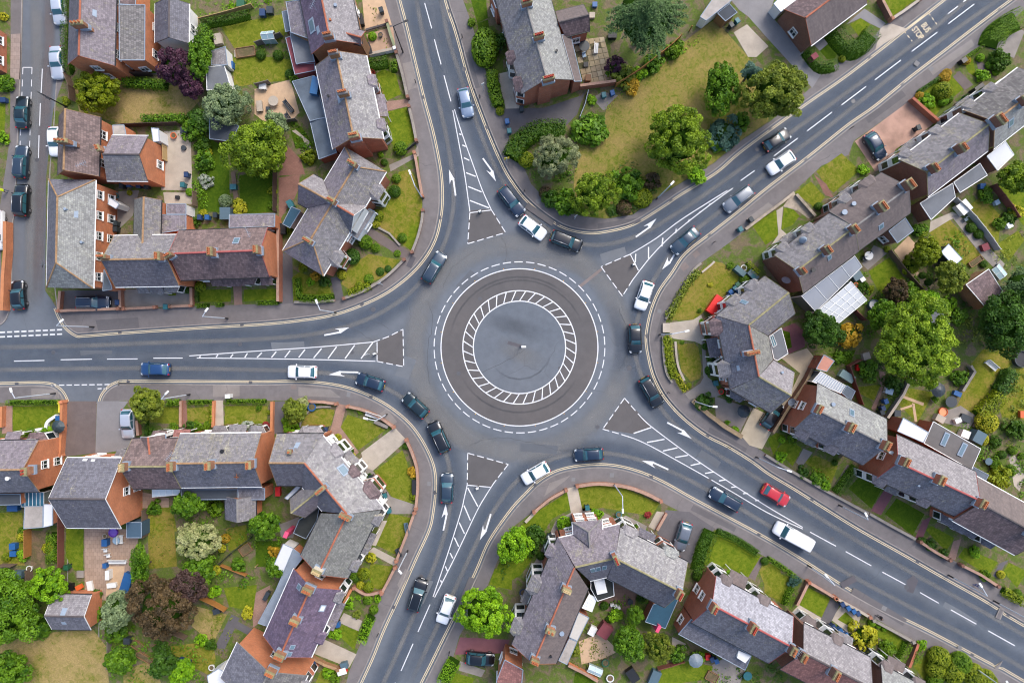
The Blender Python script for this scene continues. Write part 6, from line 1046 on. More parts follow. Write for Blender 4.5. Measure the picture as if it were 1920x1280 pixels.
tile(0,0);tree((730,690),185,'loose yellow-green tree beside the parched lawn near the left street','moss',3.2,clumps=70,rc=0.22,leaf=0.3,ell=0.82);tree((1320,500),130,'dark purple-leaved tree beside the white outbuilding','purple',3.6,ell=1.2,clumps=36);tree((1430,640),95,'lower purple-leaved tree reaching over the parched lawn','purple',2.8);tree((1500,430),95,'tall narrow green tree between the purple tree and shed','green',3.6,ell=1.7);tree((1690,790),165,'silvery grey-green round tree above the dark timber shed','grey',3.2,leaf=0.26);tree((1930,1120),225,'large yellow-green tree in the upper left gardens','lime',4.2,clumps=60)
tile(1,0);tree((150,935),92,'small silvery tree beside the sandy yard','grey',2.6)
tile(2,0);tree((1010,130),350,'huge feathery dark conifer at the top of the dry grass triangle','conifer',7.5,'feather',n=16000,leaf=0.42,asp=0.3,flat=0.6,coref=0.62);tree((1245,1060),262,'big round yellow-green tree on the dry grass triangle','lime',5.0,clumps=80,rc=0.2,flat=0.85);tree((1570,670),125,'tall oval green tree on the right of the dry grass','green',3.6,ell=1.8);tree((1795,545),95,'small blue-green spruce beside the olive street tree','blue',3.4,'feather',n=3500,asp=0.3)
tree((1970,690),235,'spreading olive-green tree overhanging the north-east road kerb','olive',5.2,clumps=70,rc=0.22);tree((320,1180),180,'wispy grey-green tree with bare twigs at the north bend','twig',3.6,leaf=0.3,clumps=60,rc=0.2,asp=0.3);tree((620,1450),185,'bright yellow-green tree nearest the roundabout','lime',4.2,leaf=0.3,clumps=60,rc=0.22,asp=0.4)
tile(3,1);tree((400,1190),150,'compact dark green tree beside the white conservatory','dark',3.2,leaf=0.26);tree((1120,1290),345,'very large lime-green tree in the right-hand gardens','fresh',6.0,clumps=110,rc=0.18,flat=0.6);tree((1190,600),110,'round yellow-green tree beside the white roofed shed','moss',3.0);tree((1370,800),120,'grey-green bushy tree below the white roofed shed','olive',3.2);tree((960,900),95,'brownish sparse tree at the end of the mown lawn','copper',2.4,leaf=0.24);tree((1790,1130),205,'dark green tree mass at the right edge','dark',4.5,ell=1.2);tree((1900,860),160,'dark conifer at the right edge beside the outhouse','conifer',4.0,'feather',n=5000,asp=0.3);tree((1860,60),120,'yellow-green tree at the right edge beside the white awning','lime',3.2);tree((1200,980),90,'small leafy green tree beside the blue shed','bright',2.4);tree((860,1080),110,'leafy green tree left of the large lime-green tree','green',2.6)
tile(2,3);tree((20,250),125,'yellow-green tree on the turret house side lawn','bright',3.4,ell=1.25,leaf=0.3);tree((-210,740),205,'round bright green tree beside the south-west road','bright',4.2,clumps=60,rc=0.22);tree((885,980),125,'dark green tree in the turret house yard','green',3.6);tree((1090,1010),128,'pale feathery green tree in the turret house yard','olive',3.6,leaf=0.3,asp=0.3,clumps=60,rc=0.2);tree((920,770),70,'spiky palm-like green tree in the paved yard','green',2.6,asp=0.2)
tile(0,2);tree((1100,470),130,'dense dark olive tree beside the silver parked car','olive',3.2,clumps=30);tree((1420,1215),115,'green garden tree behind the long grey slate house','green',3.0)
tile(1,2);tree((-430,0),1,'x')if False else None
tile(0,3);tree((1490,215),165,'cream-flowered round tree in the lower left gardens','pale',3.2,clumps=70,rc=0.2,leaf=0.26);tree((1220,700),250,'large dark copper tree in the lower left gardens','copper',4.6,leaf=0.3,clumps=70,rc=0.22);tree((1420,550),130,'purplish dark tree adjoining the large copper tree','plum',4.0,leaf=0.28);tree((365,550),145,'bright lime-green bushy tree above the slate outhouse','bright',3.0,leaf=0.26,clumps=60,rc=0.22);tree((890,730),130,'silvery green tree between the outhouse and copper tree','grey',3.2,ell=1.2,leaf=0.28);tree((50,720),250,'broad dark green tree mass at the left edge','green',4.0,ell=1.1);tree((1050,420),70,'tall clipped green hedge tree beside the sandy patio','green',2.8,ell=3.0,leaf=0.24);tree((60,1190),150,'green bush tree in the corner of the dry field','green',2.6);tree((900,1110),110,'green bush tree at the right end of the dry field','green',2.4);tree((1500,420),120,'leafy green bush tree below the cream-flowered tree','green',2.6);tree((1230,1140),100,'dark bushy tree in the bottom gardens','dark',2.4);tree((1370,1190),90,'light green bush tree at the bottom edge','bright',2.2)
tile(1,3);tree((70,100),115,'dense green tree behind the bent corner house','green',3.0);tree((150,420),70,'small green tree beside the white lean-to','green',2.2)
tile(1,2);tree((290,520),90,'dark olive conifer beside the narrow dark drive','olive',2.6,leaf=0.24);tree((345,465),50,'creamy pale bush tree above the dark olive conifer','pale',1.8,leaf=0.22)
photo();hedge([(120,40),(121,90),(124,128),(128,130)],12,1.7,'tall clipped hedge along the left street beside the parked silver car','clipd');hedge([(123,-20),(122,30)],8,1.6,'narrow clipped hedge at the top of the left street','clipd')
tile(0,0);hedge([(1500,200),(1540,260),(1560,300)],90,1.5,'leafy hedge above the pinkish shed','green',leaf=0.22,rough=0.1);hedge([(1500,175),(1700,140),(1860,100)],55,1.5,'clipped hedge along the top of the small back lawn','clipd');hedge([(920,610),(1050,620),(1240,630)],60,1.3,'loose green hedge along the top of the parched lawn','green',True,0.24,rough=0.12);hedge([(1060,890),(1250,890),(1390,880)],55,1.1,'loose green hedge along the bottom of the parched lawn','green',True,0.24,rough=0.12)
tile(1,0);hedge([(835,480),(985,460)],85,1.4,'rounded clipped hedge at the head of the small front lawn','clipd');hedge([(250,600),(370,570)],40,1.0,'low rounded hedge beside the maroon annexe','clip');hedge([(1025,445),(1030,530)],55,1.2,'small clipped hedge block at the roadside wall','clip');hedge([(1770,530),(1780,640),(1820,790)],80,1.2,'leafy bright hedge between pavement and pale concrete yard','clip',True,0.22,rough=0.1)
tile(1,1);hedge([(300,800),(310,950),(440,960),(580,950)],60,1.1,'square-cut L-shaped hedge below the corner villa','clip');hedge([(690,920),(790,880),(860,860)],55,0.8,'low bright hedge along the villa garden corner','moss',leaf=0.2,rough=0.07);hedge([(0,990),(165,985)],36,0.9,'low clipped hedge before the small end lawn','clip')
tile(0,1);hedge([(1465,1012),(1560,1008)],34,0.9,'low clipped hedge at the first small front lawn','clip');hedge([(1610,1004),(1670,1002)],34,0.9,'short clipped hedge left of the pinkish front path','clip');hedge([(1475,900),(1475,985)],22,0.8,'narrow hedge beside the first small front lawn','clipd')
tile(2,0);hedge([(-10,1170),(60,1060),(150,990),(260,960),(400,970)],130,2.0,'dark curving hedge between drive and dry grass','clipd',True,0.24,rough=0.1,dens=50);
tile(3,0);hedge([(300,370),(370,470),(430,500),(520,480)],85,1.4,'curled clipped hedge at the bungalow corner','clipd',True);hedge([(500,220),(560,300),(640,370),(720,330),(800,230)],125,1.8,'thick hook-shaped clipped hedge before the bungalow','clipd',True);hedge([(1920,120),(1820,170),(1730,240),(1700,320)],150,2.0,'broad rounded hedge at the upper right corner','clip',True);hedge([(1480,440),(1620,345)],30,0.9,'thin straight hedge beside the upper right pavement','clip');hedge([(1130,690),(1290,585)],26,0.8,'low straight hedge before the ball shrub lawn','clipd')
zoomed(1240,490,6.4);hedge([(1030,20),(1100,90),(1160,150)],85,1.4,'yellow-green clipped hedge beside the alley','moss');hedge([(440,120),(330,250),(240,400),(150,560),(90,680)],70,0.8,'rambling rose hedge round the roundabout-side lawn','olive',True,0.24,rough=0.12);hedge([(70,900),(90,1100),(110,1280),(160,1400)],90,0.8,'flowering low hedge facing the roundabout','moss',True,0.24,rough=0.12);hedge([(185,1370),(240,1470),(300,1560)],75,0.9,'vivid yellow clipped hedge facing the roundabout','yellow')
tile(2,3);hedge([(1540,150),(1700,220),(1850,320)],55,1.0,'long clipped hedge along the lower right pavement','clipd',True);hedge([(1500,150),(1440,290),(1400,450)],110,1.5,'tall dark hedge beside the tarmac parking bay','clipd',True);hedge([(1920,350),(2020,410),(2130,490)],40,0.9,'clipped hedge continuing along the lower right pavement','clip',True)
tile(3,3);hedge([(200,580),(160,640),(140,710)],70,1.2,'rounded hedge beside the square small lawn','clip');hedge([(1060,990),(1030,1060),(1000,1110)],60,1.3,'clipped hedge block beside the narrow brown wall','clip');hedge([(1140,1040),(1110,1130)],60,1.2,'clipped hedge block right of the narrow brown wall','clip');hedge([(1770,590),(1850,640),(1930,680)],60,0.9,'ragged yellow-green hedge at the right edge','moss',leaf=0.2,rough=0.08)
tile(3,2);hedge([(520,1140),(590,1040),(670,940)],70,1.1,'clipped hedge between the brown path and dark lawn','clipd');hedge([(1600,560),(1690,480),(1760,400)],100,1.6,'ragged yellow hedge between the rough lawns','moss',True,0.24,rough=0.12);hedge([(1740,380),(1800,320),(1840,220)],90,1.6,'dark hedge between the rough lawns','dark',True,0.24,rough=0.1)
tile(0,2);hedge([(45,460),(440,458)],36,1.1,'long straight clipped hedge along the west pavement, left','clip');hedge([(1240,460),(1345,458)],46,0.9,'bushy low hedge right of the olive tree','clip',leaf=0.2,rough=0.06);hedge([(1398,458),(1592,456)],34,0.9,'row of clipped hedge humps before the middle small lawn','clip');hedge([(1682,452),(1990,450)],34,0.9,'row of clipped hedge humps before the right small lawn','clip')
hedge([(1580,480),(1580,620)],22,0.7,'yellow-green edging hedge between two small lawns','moss',leaf=0.18);hedge([(1085,560),(1085,690)],30,1.0,'dark hedge beside the silver parked car','clipd')
tile(1,3);hedge([(860,790),(820,870),(785,980)],75,1.3,'big clipped hedge beside the south-west pavement','bright');hedge([(1490,1120),(1440,1200),(1400,1290)],100,1.4,'bright clipped hedge at the bottom edge beside the drive','bright');hedge([(1110,190),(1085,260)],30,0.6,'low planting strip behind the roadside brick wall','clip')
tile(0,3);hedge([(385,160),(380,280),(385,380)],75,1.2,'rounded oblong hedge on the earth path','clip',leaf=0.2,rough=0.06)
GS='garden shrubs'
tile(0,0);shrub((1145,520),25,'small round shrub on the leftmost terrace yard','clip','ball');shrub((490,755),30,'yellow-green shrub at the foot of the left street lamp','moss');shrub((1555,1150),34,'yellow-flowering shrub in the centre left gardens','yellow');shrub((1440,960),80,'leafy bush between the parched lawn and timber shed','green',h=1.6);shrub((1490,900),90,'dark leafy bush beside the timber shed','dark',h=1.6);shrub((1500,1080),60,'round green bush beside the pink patio','clipd');shrub((1520,1190),70,'bush beside the yellow-flowering shrub','green');shrub((25,620),60,'leafy bush at the left edge above the small garden','green');shrub((20,120),30,'yellow flowered shrub at the top left edge','yellow');shrub((15,1030),40,'green shrub at the left edge by the junction','bright')
tile(1,0);shrub((870,268),32,'round shrub in the gravel front yard','bright','ball');shrub((1080,1105),52,'round bright shrub at the corner of the lower front lawn','clip','ball');shrub((30,405),36,'round shrub in the small pen beside the back lawn','clipd','ball');shrub((160,408),38,'dark round shrub beside the grey fence','clipd','ball');shrub((250,550),36,'black-green round shrub beside the maroon annexe','dark','ball');shrub((395,1170),52,'yellow-green round shrub above the teal lean-to','moss');shrub((960,1215),26,'small ball shrub in the gravel corner of the villa','clipd','ball');shrub((935,1160),20,'tiny shrub in the gravel corner of the villa','bright','ball');shrub((1715,330),100,'large dome-shaped clipped shrub beside the north road','clip','ball',ell=1.45,h=2.2);shrub((1790,300),75,'dark leafy bush behind the dome-shaped shrub','dark',h=1.8);shrub((1830,830),32,'bright ball shrub at the end of the leafy hedge','moss','ball');shrub((870,540),22,'reddish shrub beside the clipped front hedge','red');shrub((1615,165),30,'small shrub at the top of the north pavement','clip')
tile(0,1);shrub((1540,75),52,'white-variegated shrub on the dark lawn','white','spiky');shrub((1680,222),48,'pale clipped ball shrub beside the sleeper path','grey','ball');shrub((1790,270),56,'golden shrub beside the pale ball shrub','yellow');shrub((1520,320),30,'small yellow shrub above the long tiled house','yellow');shrub((1418,158),30,'small lime shrub at the patio corner','bright','ball');shrub((968,165),20,'tiny lime shrub in the brick yard','yellow','ball');shrub((1495,868),40,'yellow-green ball shrub before the long tiled house','moss','ball');shrub((1290,908),26,'small golden shrub in the concrete forecourt','moss');shrub((1400,895),30,'dark shrub in the concrete forecourt','dark');shrub((1450,380),40,'green shrub behind the concrete back yard','clipd')
tile(1,1);
for i,(x,y,r,pl,kd,tx)in enumerate(((905,335,48,'moss','ball','yellow-green ball shrub right of the villa porch'),(895,395,34,'yellow','ball','small yellow ball shrub below the villa porch ball'),(815,530,52,'clip','ball','tall ball shrub left of the villa path'),(715,640,58,'dark','ball','dark round shrub between the two villa bays'),(640,780,34,'yellow','ball','vivid yellow ball shrub at the lower villa bay'),(1050,55,34,'clip','ball','upper round shrub beside the far villa bay'),(1035,150,46,'clipd','ball','larger round shrub below the far villa bay'),(965,215,30,'clipd','ball','dark round shrub beside the teal bin of the villa'),(895,575,34,'clip','ball','round shrub in the ringed bed of the villa lawn'),(1095,500,36,'clip','ball','round shrub in the stone-edged bed of the villa'),(845,810,36,'clip','mound','low shrub on the villa garden edge'),(930,755,32,'clipd','mound','small green mound above the villa corner'),(770,860,30,'moss','mound','yellow mound on the villa corner'),(990,735,26,'dark','mound','dark small shrub beside the villa boundary wall'),(445,790,36,'gold','loose','orange-tinted shrub under the villa hip'),(510,830,40,'dark','loose','dark shrub under the villa hip corner'),(350,720,36,'moss','loose','shrub at the villa rear corner beside the drive'),(410,830,30,'bright','loose','bright fern-like shrub on the villa side lawn'),(120,150,30,'moss','loose','yellow climbing shrub on the dark timber fence'),(120,260,28,'clip','loose','green climbing shrub on the dark timber fence'),(245,450,22,'moss','loose','small shrub below the teal lean-to'),(1060,620,26,'clip','mound','clipped edging mound beside the villa path'))):shrub((x,y),r,tx,pl,kd)
tile(2,0);shrub((590,960),120,'broad leafy bush at the end of the curved drive hedge','green',h=2.0);shrub((105,1190),58,'brown-green ball shrub at the north bend','moss','ball');shrub((30,1110),60,'clipped bush at the north pavement corner','clip',h=1.4);shrub((1225,360),66,'round bush beside the orange fence','clip',h=1.4);shrub((785,480),66,'dark red-purple bush on the slabbed patio','purple',h=1.4);shrub((840,560),85,'feathery olive bush beside the slabbed patio','olive',h=1.3);shrub((900,640),60,'yellow-leaved bush outside the patio wall','gold');shrub((1600,990),115,'dark grey-green bush beside the north-east kerb','blue',h=1.8);shrub((1550,1080),50,'bright small bush under the dark kerb bush','bright');shrub((600,745),34,'planter shrub beside the metal handrail','bright');shrub((1730,900),60,'low green bush behind the north-east kerb','green');shrub((1060,470),70,'bushy weeds along the orange fence','green');shrub((960,540),50,'leafy weeds at the middle of the orange fence','bright')
tile(2,1);shrub((880,90),110,'dense dark green bush between the two bright trees','green',h=2.2);shrub((985,200),72,'brownish ball shrub behind the white lamp post','moss','ball');shrub((845,275),56,'brown clipped ball shrub at the pavement edge','copper','ball');shrub((300,200),65,'dark green bush at the north bend pavement','dark',h=1.6);shrub((250,160),48,'brown-flecked ball shrub at the north bend','copper','ball');shrub((410,230),85,'green bush left of the brightest tree','green',h=2.0);shrub((750,290),40,'low bush right of the brightest tree','clipd','mound');shrub((1050,70),60,'brown shrub beside the big round tree','copper');shrub((1390,20),70,'bright bush under the round tree at the kerb','bright')
tile(3,0);shrub((1335,670),66,'big yellow-green ball shrub on the small lawn, upper right','moss','ball');shrub((1335,575),42,'golden ball shrub above the big ball shrub','gold','ball');shrub((1350,545),34,'small golden ball shrub by the gate, upper right','gold','ball');shrub((1495,450),32,'orange-yellow ball shrub beside the dark gate','gold','ball');shrub((1145,715),32,'golden ball shrub at the wall corner','gold','ball');shrub((1325,755),36,'small green ball shrub below the big ball shrub','bright','ball');shrub((1200,760),60,'leafy plants beside the red wall','bright');shrub((1665,485),28,'lime ball shrub third from the path','bright','ball');shrub((1720,535),28,'lime ball shrub beside the ribbed roof','bright','ball');shrub((1600,430),30,'lime shrub in the ringed bed','bright','ball');shrub((1620,560),44,'white-flowered bright shrub before the ribbed roof house','bright');shrub((1760,440),72,'large dark bush beside the upper right drive','clipd',h=1.6);shrub((1365,740),30,'green ball shrub on the lawn edge, upper right','clip','ball');shrub((560,440),26,'brown round shrub at the bungalow hedge end','moss','ball');shrub((720,1270),40,'bright shrub at the corner of the front lawns','bright')
tile(3,1)
for x,y,r,pl,kd,tx in((385,265,30,'clipd','ball','dark ball shrub beside the rubble wall'),(1085,700,64,'moss','loose','yellow-green shrub on the gravel bed'),(1165,785,26,'clipd','ball','upper dark ball shrub on the gravel bed'),(1210,835,28,'dark','ball','lower dark ball shrub on the gravel bed'),(1110,830,32,'clip','loose','shrub at the edge of the gravel bed'),(1160,885,24,'yellow','ball','small yellow shrub below the gravel bed'),(1535,425,38,'clipd','ball','dark shrub beside the white capped fence'),(1590,475,34,'clipd','ball','second dark shrub beside the white capped fence'),(1650,180,56,'green','loose','leafy bush beside the flat rear extension'),(1820,350,52,'clipd','loose','bush beside the white cube on the dry lawn'),(1750,390,44,'clip','loose','bush left of the white cube'),(1625,700,28,'clipd','ball','small ball shrub above the outhouse'),(720,870,44,'clipd','loose','dark bush beside the white conservatory'),(770,890,26,'moss','loose','small golden bush beside the white conservatory'),(1150,440,50,'green','loose','bush under the flat rear extension'),(900,590,24,'moss','ball','small ball shrub beside the slate rear wing'),(1380,990,46,'bright','loose','bright bush left of the outhouse'),(1450,1090,60,'green','loose','green bush below the outhouse planks'),(620,1230,90,'gold','loose','orange-yellow bush beside the dark compact tree'),(1870,300,50,'yellow','loose','yellow bush at the right edge lawn'),(1080,900,60,'green','loose','bush at the bottom of the mown lawn'),(1560,960,50,'dark','loose','dark ivy bush beside the outhouse')):shrub((x,y),r,tx,pl,kd)
tile(3,2)
for x,y,r,pl,kd,tx in((1670,610,80,'yellow','ball','large vivid yellow clipped shrub, right-hand gardens'),(1620,735,48,'yellow','ball','smaller vivid yellow clipped shrub below the large one'),(1715,755,42,'clipd','loose','green bush beside the smaller yellow shrub'),(1765,850,32,'clipd','ball','ball shrub on the lower right garden path'),(1845,820,34,'clip','ball','ball shrub above the gravel garden path'),(1910,860,26,'clip','ball','ball shrub at the right edge'),(1715,920,44,'clip','loose','bush left of the gravel garden path'),(1755,1035,82,'moss','loose','wide olive bush beside the gravel garden path'),(1830,970,44,'clip','loose','bush on the gravel garden path'),(1870,660,70,'clipd','loose','dark bush on the brown rough lawn'),(770,225,75,'green','loose','leafy bush beside the pink slab path'),(960,310,60,'dark','loose','dark bush beside the cross-path lawn'),(1450,270,56,'green','loose','bush beside the grey concrete wall'),(110,735,28,'bright','ball','small ball shrub in the curved front bed'),(190,730,36,'clip','loose','shrub below the first white bay'),(100,870,40,'bright','loose','flowering bush beside the low dark wall'),(380,1030,50,'green','loose','leafy bush on the roadside wall'),(430,1080,40,'bright','loose','bright bush on the roadside wall'),(270,980,40,'dark','loose','dark ivy bush on the roadside wall'),(505,910,22,'clipd','ball','small dark ball shrub beside the bay'),(1800,250,48,'clipd','loose','bush at the top of the dark hedge'),(130,660,30,'dark','loose','dark shrub at the brick gable foot'),(540,120,40,'green','loose','bush on the small dark lawn')):shrub((x,y),r,tx,pl,kd)
zoomed(1240,490,6.4)
for x,y,r,pl,kd,tx in((605,1165,50,'clipd','ball','dark ball shrub below the right house porch'),(535,1020,42,'dark','ball','dark round shrub left of the right house porch'),(590,1310,60,'clipd','ball','bigger dark ball shrub beside the right house bay'),(330,1490,36,'moss','ball','yellow-green mound at the end of the yellow hedge'),(460,590,26,'clip','loose','small bush beside the red skip'),(590,280,30,'yellow','loose','yellow plant in the middle of the roundabout-side lawn'),(490,720,30,'bright','loose','small shrub beside the right house forecourt'),(1010,210,60,'clip','ball','square-cut shrub among the teal bins'),(830,50,40,'clip','loose','shrub at the top corner of the roundabout-side lawn'),(250,970,26,'clip','mound','edging plant at the top of the oval lawn'),(760,1590,36,'dark','loose','dark shrub beside the red pot'),(820,1640,50,'dark','loose','dark bush below the right house bay'),(520,1690,100,'dark','loose','dark rockery bush under the white lamp post'),(795,1930,28,'bright','loose','tiny bush on the brown forecourt'),(890,2020,44,'bright','loose','small bush at the stone wall end')):shrub((x,y),r,tx,pl,kd)
tile(2,3)
for x,y,r,pl,kd,tx in((395,95,52,'bright','loose','bright bush left of the turret'),(630,30,46,'bright','loose','bright bush right of the turret'),(215,330,32,'clipd','ball','dark ball shrub beside the turret house side path'),(930,108,18,'clip','ball','tiny ball shrub beside the white front path'),(695,705,32,'clipd','ball','dark ball shrub beside the white garden chairs'),(780,780,50,'bright','loose','bright climbing bush in the paved yard'),(725,805,24,'clipd','ball','small ball shrub in the paved yard'),(980,650,40,'dark','loose','dark bush under the rear eaves'),(1405,480,44,'clipd','ball','dark round shrub at the red brick gable'),(1550,435,26,'bright','loose','first low shrub before the pale roofed house'),(1620,460,24,'bright','loose','second low shrub before the pale roofed house'),(1690,500,24,'bright','loose','third low shrub before the pale roofed house'),(1900,370,30,'clipd','ball','ball shrub at the stepped path'),(1240,1075,60,'green','loose','leafy bush behind the rusty fence'),(1400,1090,46,'bright','loose','bush beside the hanging basket'),(180,180,70,'dark','loose','dark shrub border of the turret house'),(150,260,60,'dark','loose','lower dark shrub border of the turret house'),(1020,20,24,'red','loose','dark red shrub on the turret house lawn'),(465,1050,40,'olive','loose','small planting beside the grey lean-to')):shrub((x,y),r,tx,pl,kd)
tile(3,3)
for x,y,r,pl,kd,tx in((740,950,95,'yellow','loose','large yellow-green bush beside the terrace front'),(785,830,30,'bright','ball','first small round plant behind the grey wall'),(830,850,22,'bright','ball','second small round plant behind the grey wall'),(875,870,24,'bright','ball','third small round plant behind the grey wall'),(910,1030,60,'clip','loose','bush above the terrace front lawn'),(870,1100,56,'clipd','loose','bush beside the white bay, lower right'),(200,520,42,'blue','loose','blue-green bush beside the narrow brown wall'),(1310,1110,80,'moss','ball','largest dome of the cloud-pruned hedge'),(1280,1190,70,'moss','ball','left dome of the cloud-pruned hedge'),(1350,1170,50,'clip','ball','small middle dome of the cloud-pruned hedge'),(1410,1220,85,'moss','ball','front dome of the cloud-pruned hedge'),(1470,1150,80,'clip','ball','right dome of the cloud-pruned hedge'),(1560,1230,80,'moss','ball','far right dome of the cloud-pruned hedge'),(1270,1270,60,'clip','ball','bottom left dome of the cloud-pruned hedge'),(1660,1280,80,'moss','ball','bottom right dome of the cloud-pruned hedge'),(1755,470,30,'yellow','ball','yellow-green ball shrub at the right edge pavement'),(1560,300,40,'bright','loose','bright shrub before the brown tiled house'),(1230,250,40,'dark','loose','dark shrubs along the brick wall, far right'),(1320,310,34,'dark','loose','dark ivy at the brick wall end'),(1160,215,30,'dark','loose','dark shrub beside the maroon path'),(1640,480,40,'clip','loose','shrub at the end of the small right lawn'),(1160,1000,34,'bright','loose','shrub beside the narrow brown wall'),(1880,610,30,'clip','ball','round bush at the far right pavement'),(700,640,1,'clip','ball','')):
 if tx:shrub((x,y),r,tx,pl,kd)
tile(0,2)
for x,y,r,pl,kd,tx in((1420,640,40,'dark','loose','dark bush at the corner of the middle small lawn'),(1480,640,36,'clip','loose','bush below the middle small lawn'),(1550,630,30,'clip','loose','bush beside the pale garden path'),(1840,640,44,'white','loose','white-flowered bush below the right small lawn'),(1120,680,44,'clipd','loose','bush beside the front gablet'),(1300,650,36,'clip','loose','bush left of the brick path'),(340,690,46,'bright','loose','bright bush at the white curved edging'),(220,690,40,'clip','loose','bush at the foot of the left lawn'),(1020,1200,30,'bright','loose','bright bush in the small rear yard'),(1600,1250,60,'clip','loose','clipped bush behind the slate rear wing'),(1150,1250,50,'green','loose','bush in the lower left back gardens')):shrub((x,y),r,tx,pl,kd)
tile(1,2)
for x,y,r,pl,kd,tx in((240,590,44,'clip','loose','bush below the dark olive conifer'),(260,655,56,'bright','loose','bright bush above the bent corner house'),(700,825,30,'clipd','ball','dark ball shrub at the white front of the bent house'),(725,860,22,'yellow','loose','yellow plant at the white front of the bent house'),(610,720,26,'yellow','loose','yellow flowers at the bent house corner'),(1125,785,26,'clipd','ball','clipped shrub at the bend wall corner'),(1170,980,36,'gold','loose','bronze shrub on the bend wall'),(1180,1160,28,'moss','loose','yellow-green shrub on the bend wall'),(840,1030,22,'yellow','loose','yellow plant among the dark pots'),(775,520,24,'clip','loose','small plant beside the white bench frame'),(70,640,34,'red','loose','reddish flower border below the end lawn'),(20,500,22,'clip','loose','edging shrub of the end lawn'),(100,530,18,'moss','loose','yellow edging plant of the end lawn')):shrub((x,y),r,tx,pl,kd)
tile(1,3)
for x,y,r,pl,kd,tx in((855,345,38,'yellow','loose','vivid yellow-green shrub beside the concrete path'),(805,470,46,'moss','ball','large oval yellow-green topiary shrub'),(720,470,40,'clip','ball','dark round shrub left of the oval topiary'),(745,500,30,'clipd','ball','small dark shrub beneath the oval topiary'),(840,570,38,'moss','ball','round topiary shrub on the wavy wall'),(780,550,30,'yellow','ball','yellow shrub on the wavy wall'),(765,640,18,'bright','ball','tiny ball shrub in the earth bed'),(835,660,38,'clip','ball','oval clipped shrub beside the earth bed'),(880,735,34,'clip','ball','clipped shrub above the big roadside hedge'),(910,650,26,'bright','loose','bright shrub at the roadside end pier'),(690,690,40,'bright','loose','leafy plants along the orange wall'),(590,920,44,'bright','loose','bushes beside the small lawn with blue pot'),(540,1210,44,'bright','loose','leafy bush near the bottom forecourt'),(590,1245,40,'clip','loose','second bush near the bottom forecourt'),(755,770,30,'olive','loose','low plants on the bare earth bed'),(665,640,30,'clip','mound','green mound at the purple terrace corner'),(130,300,40,'gold','loose','orange-flowered plants on the dark back lawn')):shrub((x,y),r,tx,pl,kd)
tile(0,3)
for x,y,r,pl,kd,tx in((150,190,34,'yellow','ball','yellow topiary shrub at the left edge garden'),(160,140,30,'clip','loose','green shrub above the yellow topiary'),(38,340,34,'moss','ball','olive ball shrub at the left edge garden'),(160,330,40,'bright','loose','yellow-green bush beside the blue tubs'),(350,270,40,'yellow','loose','golden bush at the end of the oblong hedge'),(410,310,36,'clipd','loose','dark bush at the end of the oblong hedge'),(1685,200,34,'gold','ball','orange-yellow shrub beside the cream-flowered tree'),(1660,275,30,'yellow','ball','yellow shrub below the orange-yellow shrub'),(1615,440,36,'yellow','ball','yellow ball shrub in the lower left gardens'),(1605,600,44,'bright','loose','bright bush above the orange wall fence'),(710,620,40,'clipd','loose','dark bush beside the outhouse chimney wall'),(720,770,60,'clip','loose','bush right of the slate outhouse'),(1850,760,44,'yellow','loose','yellow bush beside the brick yard wall'),(1500,970,46,'bright','loose','bush beside the tarmac strip'),(1570,1000,40,'clipd','loose','dark bush beside the tarmac strip'),(1200,1040,60,'dark','loose','dark bush beside the raised beds'),(850,900,80,'green','loose','bushy growth left of the raised beds'),(270,860,90,'green','loose','spreading bush below the brown fence'),(1390,1170,50,'bright','loose','light bush at the bottom gardens'),(1780,400,50,'green','loose','bush behind the orange board fence'),(1700,1250,1,'clip','ball','')):
 if tx:shrub((x,y),r,tx,pl,kd)
photo()
cover([(136,228),(300,222),(355,215),(372,240),(350,262),(300,240),(225,236),(140,215)],'long grass and weeds round the parched lawn','green',10,0.35,0.2,asp=0.25)
cover([(350,240),(380,215),(400,240),(392,300),(380,410),(362,405),(360,280)],'leafy undergrowth beside the pink patio','green',16,0.7);cover([(445,285),(520,290),(515,330),(470,345),(445,340)],'low growth under the large yellow-green tree','green',14,0.6);cover([(390,150),(440,160),(445,230),(400,235)],'growth under the silvery tree','dark',12,0.6);cover([(548,225),(600,275),(580,300),(535,260)],'garden growth beside the sandy yard','green',14,0.5)
cover([(530,0),(480,20),(400,30),(400,0)],'flower border at the top edge gardens','bright',12,0.5);cover([(378,255),(392,255),(390,395),(372,396)],'flower border beside the dark lawn','bright',14,0.4,0.2);cover([(700,1050),(880,1000),(900,1070),(720,1120)],'x','green',1)if False else None
cover([(985,320),(1000,290),(1075,260),(1085,345),(1075,400),(1022,372)],'shrubbery floor growth at the north bend','green',14,0.7);cover([(1085,345),(1180,300),(1240,330),(1230,368),(1185,402),(1120,408),(1078,402)],'shrubbery floor growth behind the north pavement','dark',12,0.6);cover([(1130,195),(1165,165),(1290,78),(1310,60),(1320,75),(1250,120),(1160,185),(1140,210)],'weeds along the orange fence','bright',10,0.4,0.22);cover([(1330,70),(1345,40),(1400,105),(1385,145),(1360,100)],'longer green grass at the garage corner','clip',12,0.12,0.16,asp=0.2);cover([(1370,170),(1400,150),(1440,200),(1400,255),(1375,240)],'growth beneath the olive street tree','olive',10,0.5)
